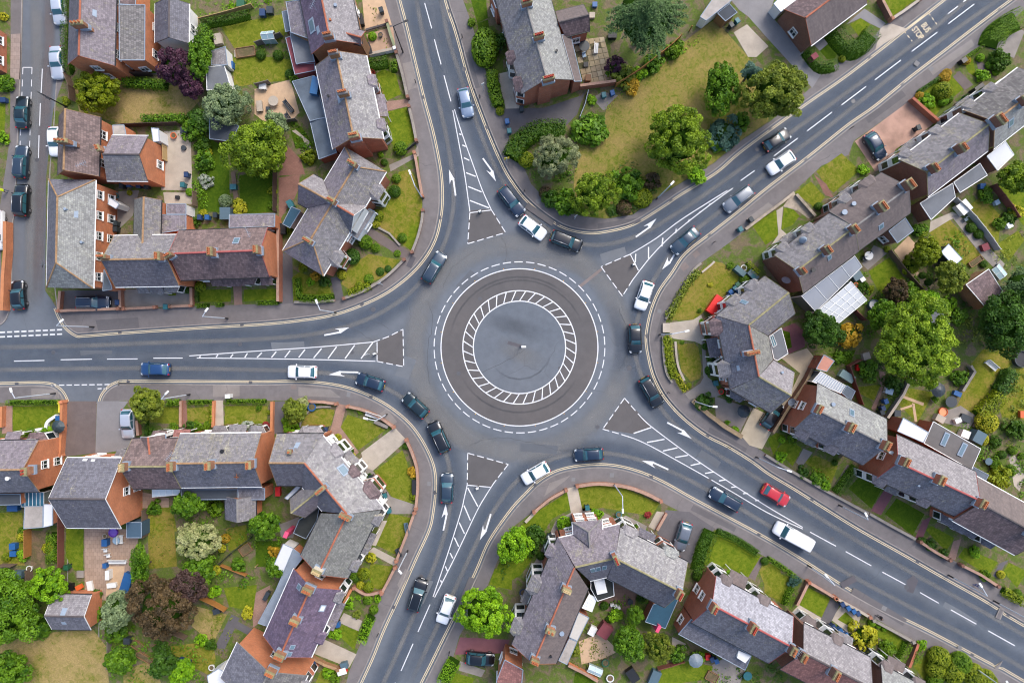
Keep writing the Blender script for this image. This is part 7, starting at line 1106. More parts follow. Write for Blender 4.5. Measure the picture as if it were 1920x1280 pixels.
cover([(1600,560),(1660,540),(1720,560),(1740,600),(1640,640),(1600,620)],'dense growth left of the large lime tree','green',14,0.8);cover([(1720,440),(1800,430),(1830,500),(1800,560),(1740,560)],'mixed garden growth round the gravel bed','green',12,0.6);cover([(1800,560),(1870,520),(1930,480),(1930,660),(1850,660),(1810,620)],'dark ivy growth at the right edge','dark',16,0.9);cover([(1760,570),(1830,590),(1850,640),(1800,660)],'rough growth right of the large lime tree','olive',10,0.5);cover([(1620,690),(1680,650),(1720,720),(1680,760)],'garden growth beside the pink slab path','dark',12,0.5);cover([(1840,760),(1890,700),(1930,700),(1930,850),(1860,830)],'rough growth at the right edge lawns','olive',9,0.4);cover([(1560,640),(1600,660),(1590,690),(1550,680)],'garden growth behind the conservatory','green',14,0.6);cover([(1830,830),(1930,860),(1930,960),(1870,940)],'mixed planting at the right edge','green',12,0.5)
cover([(1140,1130),(1180,1110),(1210,1160),(1170,1190)],'planting in the turret house yard','green',14,0.6);cover([(1250,1215),(1300,1200),(1330,1220),(1280,1240)],'planting behind the rusty fence','green',14,0.6);cover([(925,1080),(945,1030),(960,1050),(940,1095)],'dark growth beside the turret house lawn','dark',12,0.5);cover([(1380,1250),(1440,1230),(1480,1285),(1390,1285)],'rough planting at the bottom edge','dark',12,0.5)
cover([(0,1065),(50,1070),(55,1180),(90,1200),(0,1195)],'ivy growth under the left edge trees','green',18,0.9);cover([(190,1150),(250,1130),(260,1210),(215,1250),(195,1220)],'brambles between the outhouse and copper tree','green',18,0.9);cover([(330,960),(410,970),(420,1010),(400,1090),(350,1080),(330,1030)],'growth round the cream-flowered tree','green',14,0.6);cover([(410,1060),(480,1080),(470,1100),(400,1110)],'leafy growth in the lower left back gardens','green',14,0.5);cover([(280,960),(325,950),(330,1060),(285,1070)],'weeds in the long back garden strip','olive',8,0.3,0.2);cover([(200,1210),(330,1190),(400,1240),(380,1290),(210,1290)],'tangled growth in the bottom gardens','green',12,0.7);cover([(60,1080),(90,1110),(95,1170),(60,1165)],'growth beside the slate outhouse','dark',14,0.5);cover([(470,1010),(530,1000),(520,1050),(480,1070)],'border planting on the dark back lawn','green',10,0.4)
for q,l,pl,d_,h_ in(([(380,0),(470,0),(470,22),(385,60),(372,40)],'flower growth above the top back lawn','bright',10,.4),([(480,60),(545,70),(548,112),(490,100)],'plants between the two small back lawns','green',10,.4),([(300,235),(306,235),(306,355),(298,355)],'potted plants along the pink patio','moss',14,.4),([(685,0),(700,0),(735,100),(722,108)],'sparse plants in the gravel front yards','olive',4,.2),([(1590,470),(1640,500),(1600,560),(1570,540)],'plants beside the glazed lean-to','green',10,.5),([(1700,480),(1740,500),(1790,590),(1760,600),(1700,540)],'mixed plants below the gravel bed','green',12,.6),([(1850,470),(1925,420),(1925,500),(1880,510)],'rough plants behind the outhouse','olive',9,.5),([(1650,700),(1690,690),(1700,780),(1660,800)],'plants beside the cross-path lawn','dark',10,.5),([(1790,800),(1850,770),(1870,850),(1830,890)],'plants round the vivid yellow shrubs','green',12,.5),([(1500,890),(1530,870),(1560,900),(1540,915)],'border plants before the south-east terraces','bright',10,.4),([(1060,1180),(1130,1150),(1150,1230),(1080,1270)],'plants round the sandy patio','olive',7,.4),([(1300,1260),(1400,1240),(1420,1290),(1300,1290)],'plants at the bottom back lawns','green',9,.4),([(420,960),(470,950),(480,1010),(425,1030)],'plants behind the slate rear annexe','green',10,.5),([(400,1150),(460,1160),(440,1240),(390,1230)],'weeds beside the tarmac strip','olive',8,.3),([(640,1090),(700,1080),(690,1130),(640,1150)],'bedding plants beside the purple roofed terrace','bright',9,.35),([(365,800),(480,800),(500,806),(365,806)],'flowers along the front of the slate houses','white',9,.3)):cover(q,l,pl,d_,h_,.24)
CT={'hatch':(4.05,1.78,1.48,.21,.05,-.30,-.45),'estate':(4.6,1.82,1.48,.19,.05,-.39,-.475),'suv':(4.5,1.88,1.68,.23,.09,-.38,-.475),'saloon':(4.5,1.8,1.42,.17,.03,-.21,-.35),'van':(5.4,1.98,1.95,.33,.22,-.47,-.495)}
CG=m_glass('car_glass',(0.02,0.085,0.11,1),0.05);TYRE=m_plain('tyre_rubber',(0.01,0.01,0.01,1),0.8);RIM=m_plain('alloy_rim',(0.35,0.35,0.36,1),0.35,0.8);LAMP=m_glass('headlamp',(0.5,0.53,0.55,1),0.1);TAIL=m_plain('tail_lamp_red',(0.35,0.01,0.015,1),0.25);PLY=m_plain('plate_yellow',lin(230,190,50),0.5);TRIM=m_plain('black_trim',(0.015,0.015,0.016,1),0.5);CHR=m_plain('bright_rail',(0.55,0.56,0.58,1),0.3,0.8)
CARS={}
def car_proto(ty):
 if ty in CARS:return CARS[ty]
 L,Wd,Hh,wb,rf,rr,rb=CT[ty];hw=Wd/2;van=ty=='van';hood=1.02 if van else(0.98 if ty=='suv' else 0.86);belt=1.15 if van else(1.02 if ty=='suv' else 0.92)
 root=empty('car');parts=[]
 def put(n,m,mat,par=root,smooth=True):o=newobj(n,m.mesh(n,mat,smooth=smooth),par);return o
 st=[(.5,.70,.52),(.488,.84,.62),(.455,.93,hood*.84),(.38,.985,hood*.94),(wb,1.0,belt),(.02,1.0,belt+.01),(rb+.02,.995,belt+.03),(-.455,.97,belt),(-.488,.9,belt*.9),(-.5,.8,.55)]
 m=MB();ns=None
 for fx,fw,zt in st:
  w=hw*fw;half=[(w*.9,.2),(w,.4),(w,zt*.7),(w*.985,zt*.88),(w*.9,zt*.98),(w*.5,zt+.025),(0,zt+.035)];sec=[(y,z)for y,z in half]+[(-y,z)for y,z in half[-2::-1]];ns=len(sec);m.v+=[Vector((fx*L,y,z))for y,z in sec]
 for i in range(len(st)-1):
  for j in range(ns-1):m.f.append([i*ns+j,i*ns+j+1,(i+1)*ns+j+1,(i+1)*ns+j]);m.m.append(0)
  m.f.append([i*ns+ns-1,i*ns,(i+1)*ns,(i+1)*ns+ns-1]);m.m.append(0)
 m.f+=[list(range(ns))[::-1],[(len(st)-1)*ns+j for j in range(ns)]];m.m+=[0,0];put('body',m,TRIM)
 prof=spline([(wb*L,0,belt-.02),((wb*.45+rf*.55)*L,0,belt+(Hh-belt)*.62),(rf*L,0,Hh-.05),((rf+rr)/2*L,0,Hh),(rr*L,0,Hh-.04),((rr*.4+rb*.6)*L,0,belt+(Hh-belt)*.55),(rb*L,0,belt-.02)],4);n=len(prof)
 hwz=lambda z:hw*(.93-(.10 if van else .20)*max(0,(z-belt)/(Hh-belt)));VV=[-1,-.93,-.6,0,.6,.93,1]
 G=lambda p,v:Vector((p.x-.04*v*v*(1 if p.x>0 else-1),v*hwz(p.z),p.z-.05*v**6-.015*v*v));c=MB()
 for p in prof:c.v+=[G(p,v)for v in VV]
 for i in range(n-1):
  for j in range(6):c.f.append([i*7+j,(i+1)*7+j,(i+1)*7+j+1,i*7+j+1]);c.m.append(0)
 for s,j in((-1,0),(1,6)):
  b=len(c.v);c.v+=[Vector((p.x,s*hw*.94,belt-.06))for p in prof]
  for i in range(n-1):f=[i*7+j,(i+1)*7+j,b+i+1,b+i];c.f.append(f if s>0 else f[::-1]);c.m.append(0)
 put('roof',c,TRIM)
 def glass(nm,i0,i1,v0,v1):
  g=MB();K=6;ids=[i0+(i1-i0)*k/6 for k in range(7)]
  def at(t):i=int(min(n-2,max(0,math.floor(t))));return prof[i].lerp(prof[i+1],t-i)
  for t in ids:
   for k in range(K+1):
    p=at(t);tn=(at(min(n-1,t+.3))-at(max(0,t-.3))).normalized();nn=Vector((tn.z,0,-tn.x));nn=nn if nn.z>0 else-nn;g.v.append(G(p,v0+(v1-v0)*k/K)+nn*.014)
  for i in range(6):
   for k in range(K):g.f.append([i*7+k,(i+1)*7+k,(i+1)*7+k+1,i*7+k+1]);g.m.append(0)
  return put(nm,g,CG)
 glass('windscreen',.5,7.3,-.88,.88)
 if not van:glass('rear_window',n-7.6,n-1.8,-.84,.84)
 for s in(-1,1):
  for x0,x1 in(((wb-.045)*L,(wb+rb)/2*L+.05),((wb+rb)/2*L-.05,(rb+.06)*L))if not van else(((wb-.05)*L,.12*L),):
   g=MB();pts=[]
   for k in range(5):
    x=x0+(x1-x0)*k/4;zt=next((a.z+(b.z-a.z)*(x-a.x)/(b.x-a.x)for a,b in zip(prof[:-1],prof[1:])if a.x>=x>=b.x),Hh)-.12;zt=max(zt,belt+.03);f=lambda z:s*(hw*.94+(hwz(max(zt,belt))-hw*.94)*max(0,(z-belt+.06)/(max(.1,zt-belt+.18)))+.012)
    g.v+=[Vector((x,f(belt+.0),belt)),Vector((x,f(zt),zt))]
   for k in range(4):f_=[2*k,2*k+1,2*k+3,2*k+2];g.f.append(f_ if s<0 else f_[::-1]);g.m.append(0)
   put('side_window',g,CG,smooth=False)
  h=MB();h.hexa([Vector((.44*L,s*hw*.55,.56)),Vector((.497*L,s*hw*.45,.5)),Vector((.492*L,s*hw*.80,.5)),Vector((.43*L,s*hw*.95,.56))],[Vector((.425*L,s*hw*.60,hood*.90)),Vector((.482*L,s*hw*.48,.66)),Vector((.474*L,s*hw*.84,.68)),Vector((.41*L,s*hw*.97,hood*.88))]);put('headlight',h,LAMP,smooth=False)
  t=MB();t.box((-.474*L,s*hw*.77,belt*.86),(.2,.17,.2),s*.4);put('tail_light',t,TAIL,smooth=False)
  r=MB();r.box(((wb-.04)*L,s*(hw+.09),belt+.04),(.14,.2,.13),s*-.2);put('mirror',r,TRIM,smooth=False)
  for x in(.31,-.30):
   w=MB();w.tube((x*L,s*(hw-.2),.31),(x*L,s*(hw-.005),.31),.31,n=14);o=put('wheel',w,TYRE,smooth=False);w=MB();w.tube((x*L,s*(hw-.02),.31),(x*L,s*(hw+.004),.31),.2,n=10);put('rim',w,RIM,o,smooth=False)
  if ty in('suv','estate'):q=MB();q.tube((rf*L-.1,s*hwz(Hh)*.88,Hh+.03),(rr*L+.05,s*hwz(Hh)*.88,Hh+.03),.025,n=5);put('roof_rail',q,CHR)
 pl=MB();pl.box((-.5*L-.01,0,.62),(.02,.52,.12));put('number_plate',pl,PLY,smooth=False);pl=MB();pl.box((.5*L+.01,0,.42),(.02,.52,.12));put('number_plate',pl,WHITE,smooth=False)
 CARS[ty]=root;return root
PC={'black':(.004,.006,.010,1),'navy':(.008,.022,.05,1),'blue':(.012,.055,.16,1),'silver':(.46,.50,.56,1),'white':(.72,.73,.75,1),'grey':(.13,.15,.18,1),'teal':(.005,.017,.024,1),'red':(.42,.012,.02,1),'bluegrey':(.20,.26,.36,1),'slate':(.022,.042,.068,1)}
_first=set()
def car(p,d,ty,col,label,group='cars on the roads',name='car',cat='car',scale=1.0,z=0.0):
 pr=car_proto(ty);o=pr if ty not in _first else copy_tree(pr);_first.add(ty);w=W(p,0.75);o.name=name;o.location=(w.x,w.y,z);o.rotation_euler=(0,0,math.atan2(-d[1],d[0]));o.scale=(scale,)*3;props(o,label,cat,group)
 pm=m_carpaint('paint_'+col,PC[col],0.0 if col in('white','red')else 0.35)
 for ch in o.children:
  if ch.name.split('.')[0]in('body','roof','mirror'):setmat(ch,pm)
 return o
photo()
GR,GK='cars on the roads','parked cars'
for p,d,ty,c,l in(((873,192),(.2,.98),'hatch','bluegrey','silver-blue car driving down the north road'),((959,377),(.62,.78),'estate','navy','dark blue car entering the roundabout from the north'),((999,427),(.8,.6),'hatch','white','white hatchback behind the black car on the roundabout'),((1062,452),(.93,.36),'suv','black','black car with roof rails below the bright yellow-green tree'),((814,501),(.5,-.86),'estate','slate','slate-blue car leaving towards the north road'),((1385,373),(-.8,.6),'estate','grey','slate-grey estate car approaching on the north-east road'),((1285,451),(-.75,.66),'saloon','slate','dark teal coupe at the north-east lane arrow'),((1208,554),(-.32,.95),'hatch','white','white car on the right side of the roundabout'),((1191,635),(0.03,1),'hatch','black','black car at the right edge of the circle, heading down'),((1221,735),(.5,.87),'suv','black','black car beside the vivid yellow hedge'),((1104,852),(-1,.06),'hatch','navy','navy car below the circle heading left'),((1004,887),(-.86,.5),'hatch','white','white car leaving towards the south-west road'),((838,915),(.02,-1),'hatch','slate','slate-blue car waiting beside the lower left island'),((823,819),(-.42,-.91),'suv','black','black car with bright roof rails at the lower left bend'),((779,760),(-.74,-.67),'hatch','teal','dark teal car turning onto the west road'),((694,716),(-.95,-.3),'hatch','navy','navy car on the west road bend behind the white lane arrow'),((566,697),(-1,-.02),'hatch','white','white hatchback on the west road'),((290,692),(-1,-.02),'hatch','blue','bright blue car on the west road'),((783,1115),(.3,-.95),'suv','black','black car climbing the south-west road'),((836,1143),(-.34,.94),'hatch','white','white car beside the round bright green tree'),((1360,936),(-.87,-.5),'estate','navy','navy car on the south-east road'),((1455,928),(.86,.5),'hatch','red','red hatchback on the south-east road'),((1457,262),(.84,-.54),'hatch','black','black car with glass roof heading up the north-east road'),((1465,305),(-.83,.56),'hatch','white','white car following the slate-grey estate on the north-east road')):car(p,d,ty,c,l)
car((1486,1004),(-.88,-.47),'van','white','long white van on the south-east road',GR,'van','van')
for p,d,ty,c,l,z in(((1280,1005),(-.3,.95),'hatch','grey','grey car parked on the tarmac bay beside the dark hedge',ZP),((1641,274),(.52,.85),'hatch','navy','navy car parked on the terracotta drive',ZP),((174,567),(1,0),'estate','navy','dark estate car parked behind the brick yard wall',ZP),((34,553),(-.08,-1),'hatch','black','black car parked at the foot of the left street',0),((40,375),(.02,-1),'suv','black','large black boxy car parked beside the orange brick wall',0),((41,210),(.02,-1),'saloon','teal','dark green saloon in the marked bay of the left street',0),((39,303),(.05,-1),'estate','slate','slate-blue car below the dark green saloon',0),((103,265),(.02,1),'hatch','white','white car half hidden by the brown tiled house',0),((106,117),(.05,1),'saloon','silver','silver car parked beside the tall street hedge',0),((110,18),(.08,1),'hatch','silver','silver car at the top of the left street',0),((240,794),(.03,1),'hatch','silver','silver car parked on the pale half of the two-tone drive',ZP),((1447,778),(.55,-.83),'hatch','black','black car parked under the eaves of the angled corner house',ZP),((900,1234),(1,.1),'hatch','black','black car on the maroon drive at the bottom',ZP)):car(p,d,ty,c,l,GK,z=z)
car((-6,432),(0,1),'van','white','white van parked at the far left edge',GK,'van','van',z=ZP)
for ty in CARS:
 if ty not in _first:
  for ch in list(CARS[ty].children_recursive)+[CARS[ty]]:bpy.data.objects.remove(ch)
GALV=m_plain('galvanised_steel',lin(205,212,220),0.5,0.0);LENS=m_plain('lantern_white',lin(240,240,236),0.4)
def lamp(b,t,label,h=8.0,mat=None,z0=ZP):
 B,T=W(b),W(t,h);d=T-B;d.z=0;al=min(d.length,1.6);d=d.normalized()if d.length>.05 else Vector((1,0,0));root=empty('street_lamp',(B.x,B.y,z0),label,'street lamp','street lamps');mat=mat or GALV
 top=Vector((B.x,B.y,h-.35));e=top+d*al+Vector((0,0,.25));m=MB();m.tube((B.x,B.y,0),(B.x,B.y,1.3),.11,n=8);m.build('base',BLACK,root);m=MB();m.tube((B.x,B.y,1.3),top,.085,.065,8);m.build('column',mat,root);m=MB();m.tube(top,e,.06,.05,6);m.build('arm',mat,root)
 m=MB();c=e+d*.2;m.box(c,(.6,.24,.12),math.atan2(d.y,d.x));o=m.build('lantern',LENS if mat is GALV else BLACK,root);m=MB();m.box(c-Vector((0,0,.09)),(.5,.22,.05),math.atan2(d.y,d.x));m.build('lens',LENS,o)
DKM=m_plain('dark_metal',(.012,.012,.014,1),.5)
photo()
for b,t,l in(((428,597),(385,583),'second street lamp from the left on the upper west pavement'),((630,586),(594,568),'street lamp below the square-cut villa hedge'),((177,613),(112,603),'street lamp before the parked estate car yard'),((793,373),(768,322),'pale street lamp standing in the villa garden edge'),((1230,374),(1259,345),'white street lamp beside the big round tree'),((1236,627),(1290,620),'white street lamp over the right house forecourt'),((1299,751),(1338,762),'street lamp on the dark rockery'),((1417,856),(1478,882),'street lamp before the first front lawn, south-east road'),((1572,946),(1626,967),'street lamp beside the maroon path pavement'),((1150,906),(1168,955),'street lamp over the turret house lawn'),((726,776),(688,785),'street lamp over the white bench frame'),((765,1031),(748,1070),'white street lamp on the south-west pavement'),((357,739),(310,738),'street lamp before the middle small lawn, west road'),((105,737),(20,734),'street lamp above the long straight hedge, west road'),((1777,1077),(1840,1097),'street lamp on the far right pavement'),((1862,1125),(1940,1150),'street lamp at the right edge junction'),((1821,1246),(1890,1280),'street lamp before the cloud-pruned hedge'),((1515,1059),(1540,1068),'short street lamp beside the white van lane')):lamp(b,t,l)
lamp((756,99),(758,40),'black street lamp with long arm on the north road',8.0,DKM);lamp((125,201),(97,188),'black street lamp beside the left street tree',6.0,DKM);lamp((977,649),(979,650),'white topped lamp column in the middle of the roundabout',8.0,GALV,0.0)
def thing(name,label,cat,p,group,parts,rot=0.0,z=ZP,s=1.0,hz=0.4):
 w=W(p,hz);o=empty(name,(w.x,w.y,z),label,cat,group);o.rotation_euler=(0,0,rot);o.scale=(s,s,s);props(o,kind='thing')
 for n,m,mat in parts:newobj(n,m.mesh(n,mat),o)
 return o
def mbx(*boxes):
 m=MB()
 for b in boxes:m.box(*b)
 return m
def cyl(r,z0,z1,n=12,r1=None,x=0,y=0):m=MB();m.tube((x,y,z0),(x,y,z1),r,r1,n);return m
def P_(nm,c=(128,128,128),r=.5):return m_plain('mat_'+nm,lin(*c),r)
def sign(b,l,colr,h=2.6,w=.6,hh=.75,rot=0.0,z=ZP,cat='sign'):
 thing('traffic_sign',l,cat,b,'road signs',[('post',cyl(.045,0,h,7),GALV),('plate',mbx(((0,.05,h-hh/2),(w,.03,hh))),colr)],rot,z,1,0)
YEL=P_('yellow',(236,214,60));BLU=P_('sign_blue',(50,90,170))
sign((950.5,307),'yellow backed traffic sign on the north pavement corner',YEL,2.8,.7,.9,0.2)
for b,l in(((900,397),'keep-left bollard on the upper island'),((1188,496),'keep-left bollard on the upper right island'),((895,914),'keep-left bollard on the lower left island'),((703,663),'keep-left bollard on the west island')):thing('bollard',l,'bollard',b,'island bollards',[('base',mbx(((0,0,.06),(.5,.35,.12))),BLACK),('body',mbx(((0,0,.55),(.36,.22,.9))),LENS),('disc',mbx(((0,.12,.75),(.26,.02,.26))),BLU)],.3,0)
for b,l in(((780,156),'black post on the pavement beside the upper front lawn'),((867,72),'black post opposite on the north road pavement'),((900,184),'black post beside the leafy bright hedge'),((983,359),'black post at the north bend pavement'),((1215,388),'black post behind the north kerb'),((1252,735),'black post near the vivid yellow hedge'),((710,1186),'black post on the lower south-west pavement'),((843,1220),'black post beside the maroon drive'),((1365,838),'black post on the pavement by the stone wall'),((1337,455),'black post on the pavement before the alley'),((1593,242),'black post before the terracotta drive')):thing('street_post',l,'post',b,'pavement posts',[('shaft',cyl(.06,0,1.0,8,.05),DKM),('cap',cyl(.075,1.0,1.08,8),DKM)],0,ZP,1,0)
for b,l,c in(((1077,411),'white topped sign post under the brightest tree',LENS),((907,170),'white direction sign on the north pavement',LENS),((718,534),'pale sign post at the villa corner wall',GALV),((693,664),'small white sign on the west island',LENS)):sign(b,l,c,2.4,.5,.5,.6,0 if b[0]==693 else ZP)
BC={'teal':P_('bin_teal',(40,108,116)),'blue':P_('bin_blue',(34,92,150)),'dark':P_('bin_dark',(40,52,58)),'green':P_('bin_green',(38,96,66)),'navy':P_('bin_navy',(34,62,104))}
BM={}
def wbin(p,c,label,rot=0.0):
 w=W(p,.9);o=empty('wheelie_bin',(w.x,w.y,ZP),label,'bin','wheelie bins');o.rotation_euler=(0,0,rot);props(o,kind='thing')
 if not BM:
  b=MB();b.hexa([Vector(q)for q in((-.22,-.25,.06),(.22,-.25,.06),(.22,.22,.06),(-.22,.22,.06))],[Vector(q)for q in((-.29,-.34,.98),(.29,-.34,.98),(.29,.32,.98),(-.29,.32,.98))]);BM['body']=b.mesh('body',BLACK)
  b=MB();b.hexa([Vector(q)for q in((-.31,-.37,.985),(.31,-.37,.985),(.31,.36,.985),(-.31,.36,.985))],[Vector(q)for q in((-.26,-.3,1.07),(.26,-.3,1.07),(.27,.34,1.09),(-.27,.34,1.09))]);BM['lid']=b.mesh('lid',BLACK)
  b=MB();b.tube((-.24,.4,1.0),(.24,.4,1.0),.025,n=6);BM['handle']=b.mesh('handle',BLACK);b=MB();b.tube((-.27,.24,.11),(-.2,.24,.11),.11,n=10);BM['wheel']=b.mesh('wheel',TYRE);b=MB();b.tube((.2,.24,.11),(.27,.24,.11),.11,n=10);BM['wheel2']=b.mesh('wheel',TYRE)
 for k,n in(('body','body'),('lid','lid'),('handle','handle'),('wheel','wheel'),('wheel2','wheel')):
  q=newobj(n,BM[k],o)
  if k in('body','lid'):setmat(q,BC[c])
for x,y,c,l,r in((951,228,'blue','blue bin at the drive mouth, north pavement',.2),(955,246,'teal','teal bin at the drive mouth, north pavement',.1),(1132,179,'teal','teal bin outside the patio wall',.2),(1148,175,'blue','blue bin outside the patio wall',.3),(1371,48,'dark','dark bin beside the carport',.6),(1382,40,'teal','teal bin beside the carport',.6),(978,205,'dark','black bin at the brick gable corner',.1),(1408,412,'dark','dark bin on the north-east pavement',.6),(1388,430,'teal','dark teal bin beside the front lawn wall',.5),(1383,534,'green','green bin in the row beside the angled house',.7),(1378,541,'teal','teal bin next in the row beside the angled house',.7),(1370,548,'blue','light blue bin in the row beside the angled house',.7),(1365,557,'navy','navy bin ending the row beside the angled house',.7),(1412,519,'teal','teal bin under the yellow-green alley hedge',.7),
(1579,1132,'navy','first navy bin behind the pale topped wall',.5),(1590,1139,'blue','second bin, blue, behind the pale topped wall',.5),(1600,1145,'blue','third bin, blue, behind the pale topped wall',.5),(1608,1149,'navy','fourth bin, navy, behind the pale topped wall',.5),(1562,1174,'navy','navy bin at the left of the gravel yard',.5),(1575,1181,'blue','blue bin second along the gravel yard',.5),(1586,1189,'blue','blue bin third along the gravel yard',.5),(1597,1196,'green','green bin ending the gravel yard row',.5),(1660,752,'blue','blue bin on the pink slab path',.4),(1655,765,'navy','navy bin on the pink slab path',.4),(1653,773,'dark','dark bin on the pink slab path',.4),(343,347,'teal','teal bin at the pink patio corner',0),(350,328,'navy','navy bin beside the pink patio',0),(229,349,'dark','dark bin under the slate rear wing, left',0),(242,346,'blue','blue bin under the slate rear wing',0),(260,348,'navy','navy bin under the slate rear wing',0),(275,350,'dark','dark bin under the slate rear wing, right',0),(217,419,'dark','upper black bin against the orange wall',0),(217,430,'dark','lower black bin against the orange wall',0),(221,567,'navy','navy bin behind the brick yard wall',0),(375,408,'navy','navy bin beside the yellow shrub, rear yard',0),(389,408,'blue','blue bin in the rear yard of the tiled house',0),(404,404,'dark','dark bin in the rear yard of the tiled house',0),(311,575,'teal','teal bin at the forecourt gap',0),(110,784,'blue','blue bin in the white planter corner',0),(610,805,'navy','navy bin at the pink path of the bent house',0),(721,929,'teal','teal bin at the bent house path',.4),(729,957,'teal','second teal bin at the bent house path',.4),(696,895,'dark','dark pot bin before the bent house',.3),(1101,951,'teal','teal bin beside the turret house path',.1),(1342,718,'teal','dark teal bin before the right house bay',.2),(1031,1004,'dark','dark bin beside the turret house side path',.3),(1335,1235,'navy','navy bin on the rear grey patio',.4),(1343,1238,'blue','blue bin on the rear grey patio',.4),(125,1063,'green','green bin below the green strip lawn',0),(633,1170,'blue','small blue bin beside the small terrace lawn',.3),(588,1243,'navy','navy bin at the tan brick wall',.3),(1721,240,'dark','black bin on the terracotta drive',.4),(715,20,'dark','dark bin in the gravel yard',.3),(548,285,'teal','x',0)):
 if l!='x':wbin((x,y),c,l,r)
GW,GD,WOOD=P_('garden_white',(236,236,232)),P_('garden_dark',(52,60,66)),P_('teak',(150,112,78),.7)
def table(p,l,c,r=.6,h=.72):thing('garden_table',l,'table',p,'garden furniture',[('table_top',cyl(r,h-.05,h,16),c),('pedestal',cyl(.06,.05,h-.05,8),GD),('foot',cyl(.3,0,.05,10),GD)])
def chair(p,l,c,rot=0.0):thing('garden_chair',l,'chair',p,'garden furniture',[('seat',mbx(((0,0,.42),(.5,.5,.05))),c),('backrest',mbx(((0,.26,.68),(.5,.05,.52))),c)]+[('leg',mbx(((x,y,.2),(.05,.05,.4))),c)for x in(-.22,.22)for y in(-.22,.22)],rot)
def bench(p,l,c,rot=0.0,L=1.5):thing('garden_bench',l,'bench',p,'garden furniture',[('slat',mbx(((0,-.2+.2*i,.45),(L,.16,.04))),c)for i in range(3)]+[('backrest',mbx(((0,.3,.72),(L,.05,.4))),c),('leg',mbx(((-L/2+.1,0,.22),(.08,.5,.43))),c),('leg',mbx(((L/2-.1,0,.22),(.08,.5,.43))),c)],rot)
def parasol(p,l,c,r=1.2,h=2.2):
 m=MB();m.lathe((0,0,0),[(r,h-.45),(r*.5,h-.15),(.04,h)],10);thing('parasol',l,'parasol',p,'garden furniture',[('canopy',m,c),('pole',cyl(.03,0,h,6),GALV),('base',cyl(.25,0,.08,10),GD)],0,ZP,1,h)
def crate(p,l,c,sx=.8,sy=.6,h=.6,rot=0.0,name='storage_box',cat='storage box',lid=None):thing(name,l,cat,p,'garden clutter',[('box',mbx(((0,0,h/2),(sx,sy,h))),c),('lid',mbx(((0,0,h+.035),(sx+.06,sy+.06,.07))),lid or c),('handle',mbx(((0,-sy/2-.02,h*.7),(.2,.04,.04))),GD)],rot)
def pot(p,l,c,r=.28,pal=None):
 m=MB();m.lathe((0,0,0),[(r*.7,0),(r,.4),(r*1.1,.42),(r*1.1,.48),(r*.85,.48),(r*.8,.42)],12);o=thing('plant_pot',l,'pot',p,'garden clutter',[('pot',m,c),('soil',cyl(r*.8,.40,.43,10),m_soil('bare_earth'))])
 if pal:q=newobj('plant',shrub_mesh('loose',1),o);q.location=(0,0,.62);q.scale=(r*1.1,)*3;setmat(q,LM[pal])
def pool(p,l,c,w_,r=.8,h=.35):
 m=MB();m.lathe((0,0,0),[(r,0),(r*1.03,h),(r*.93,h),(r*.9,.08)],20);thing('paddling_pool',l,'pool',p,'garden clutter',[('ring',m,c),('water',cyl(r*.9,.1,h*.6,20),w_)])
def frame_bed(p,l,sx,sy,rot):thing('raised_bed',l,'raised bed',p,'garden clutter',[('board',mbx(((0,s*sy/2,.18),(sx,.06,.36))),WOOD)for s in(-1,1)]+[('board',mbx(((s*sx/2,0,.18),(.06,sy-.06,.36))),WOOD)for s in(-1,1)]+[('soil',mbx(((0,0,.14),(sx-.1,sy-.1,.2))),m_soil('bare_earth'))],rot)
def greenh(p,l,sx,sy,rot,h=1.9,g=(0.3,.42,.45,1)):
 f=MB();hx,hy=sx/2,sy/2
 for x in(-hx,0,hx):
  for y in(-hy,hy):f.tube((x,y,0),(x,y,h*.75),.03,n=5);f.tube((x,y,h*.75),(x,0,h),.03,n=5)
 for y,z in((-hy,h*.75),(hy,h*.75),(0,h)):f.tube((-hx,y,z),(hx,y,z),.03,n=5)
 gl=m_glass('greenhouse_glass',g,.1);ps=[]
 for s in(-1,1):
  for x0,x1 in((-hx,0),(0,hx)):q=MB();q.hexa([Vector((x0,s*hy,h*.75-.03)),Vector((x1,s*hy,h*.75-.03)),Vector((x1,0,h-.03)),Vector((x0,0,h-.03))][::s],[Vector((x0,s*hy,h*.75-.01)),Vector((x1,s*hy,h*.75-.01)),Vector((x1,0,h-.01)),Vector((x0,0,h-.01))][::s]);ps.append(('pane',q,gl))
  ps.append(('side_pane',mbx(((0,s*hy,h*.37),(sx,.02,h*.74))),gl))
 thing('greenhouse',l,'greenhouse',p,'garden clutter',[('frame',f,GW)]+ps,rot)
tile(1,0);greenh((112,295),'small white framed greenhouse beside the grey fence',1.7,1.1,.1);table((138,765),'pale round table in the sandy yard',CON,.7);crate((90,815),'dark boulder-like box in the sandy yard',GD,.5,.4,.35);crate((30,800),'cream chest in the sandy yard',CON,.7,1.4,.5,.1);bench((245,800),'long dark bench in the sandy yard',GD,-.9,2.0);bench((240,880),'short dark bench in the sandy yard',GD,-1.0,1.2);crate((55,655),'white and maroon box above the sandy yard',GW,.9,.7,.6);crate((55,105),'blue-grey box in the top back lawn',BC['navy'],.7,.9,.7);crate((110,85),'dark box in the top back lawn',GD,.8,.9,.7);crate((785,160),'black chest beside the gravel yard',BLACK,.9,1.4,.8,.2);crate((838,385),'black cabinet beside the pale coped wall',BLACK,1.2,1.5,1.0,.3);pot((935,265),'small dark lantern pot in the gravel front yard',GD,.3)
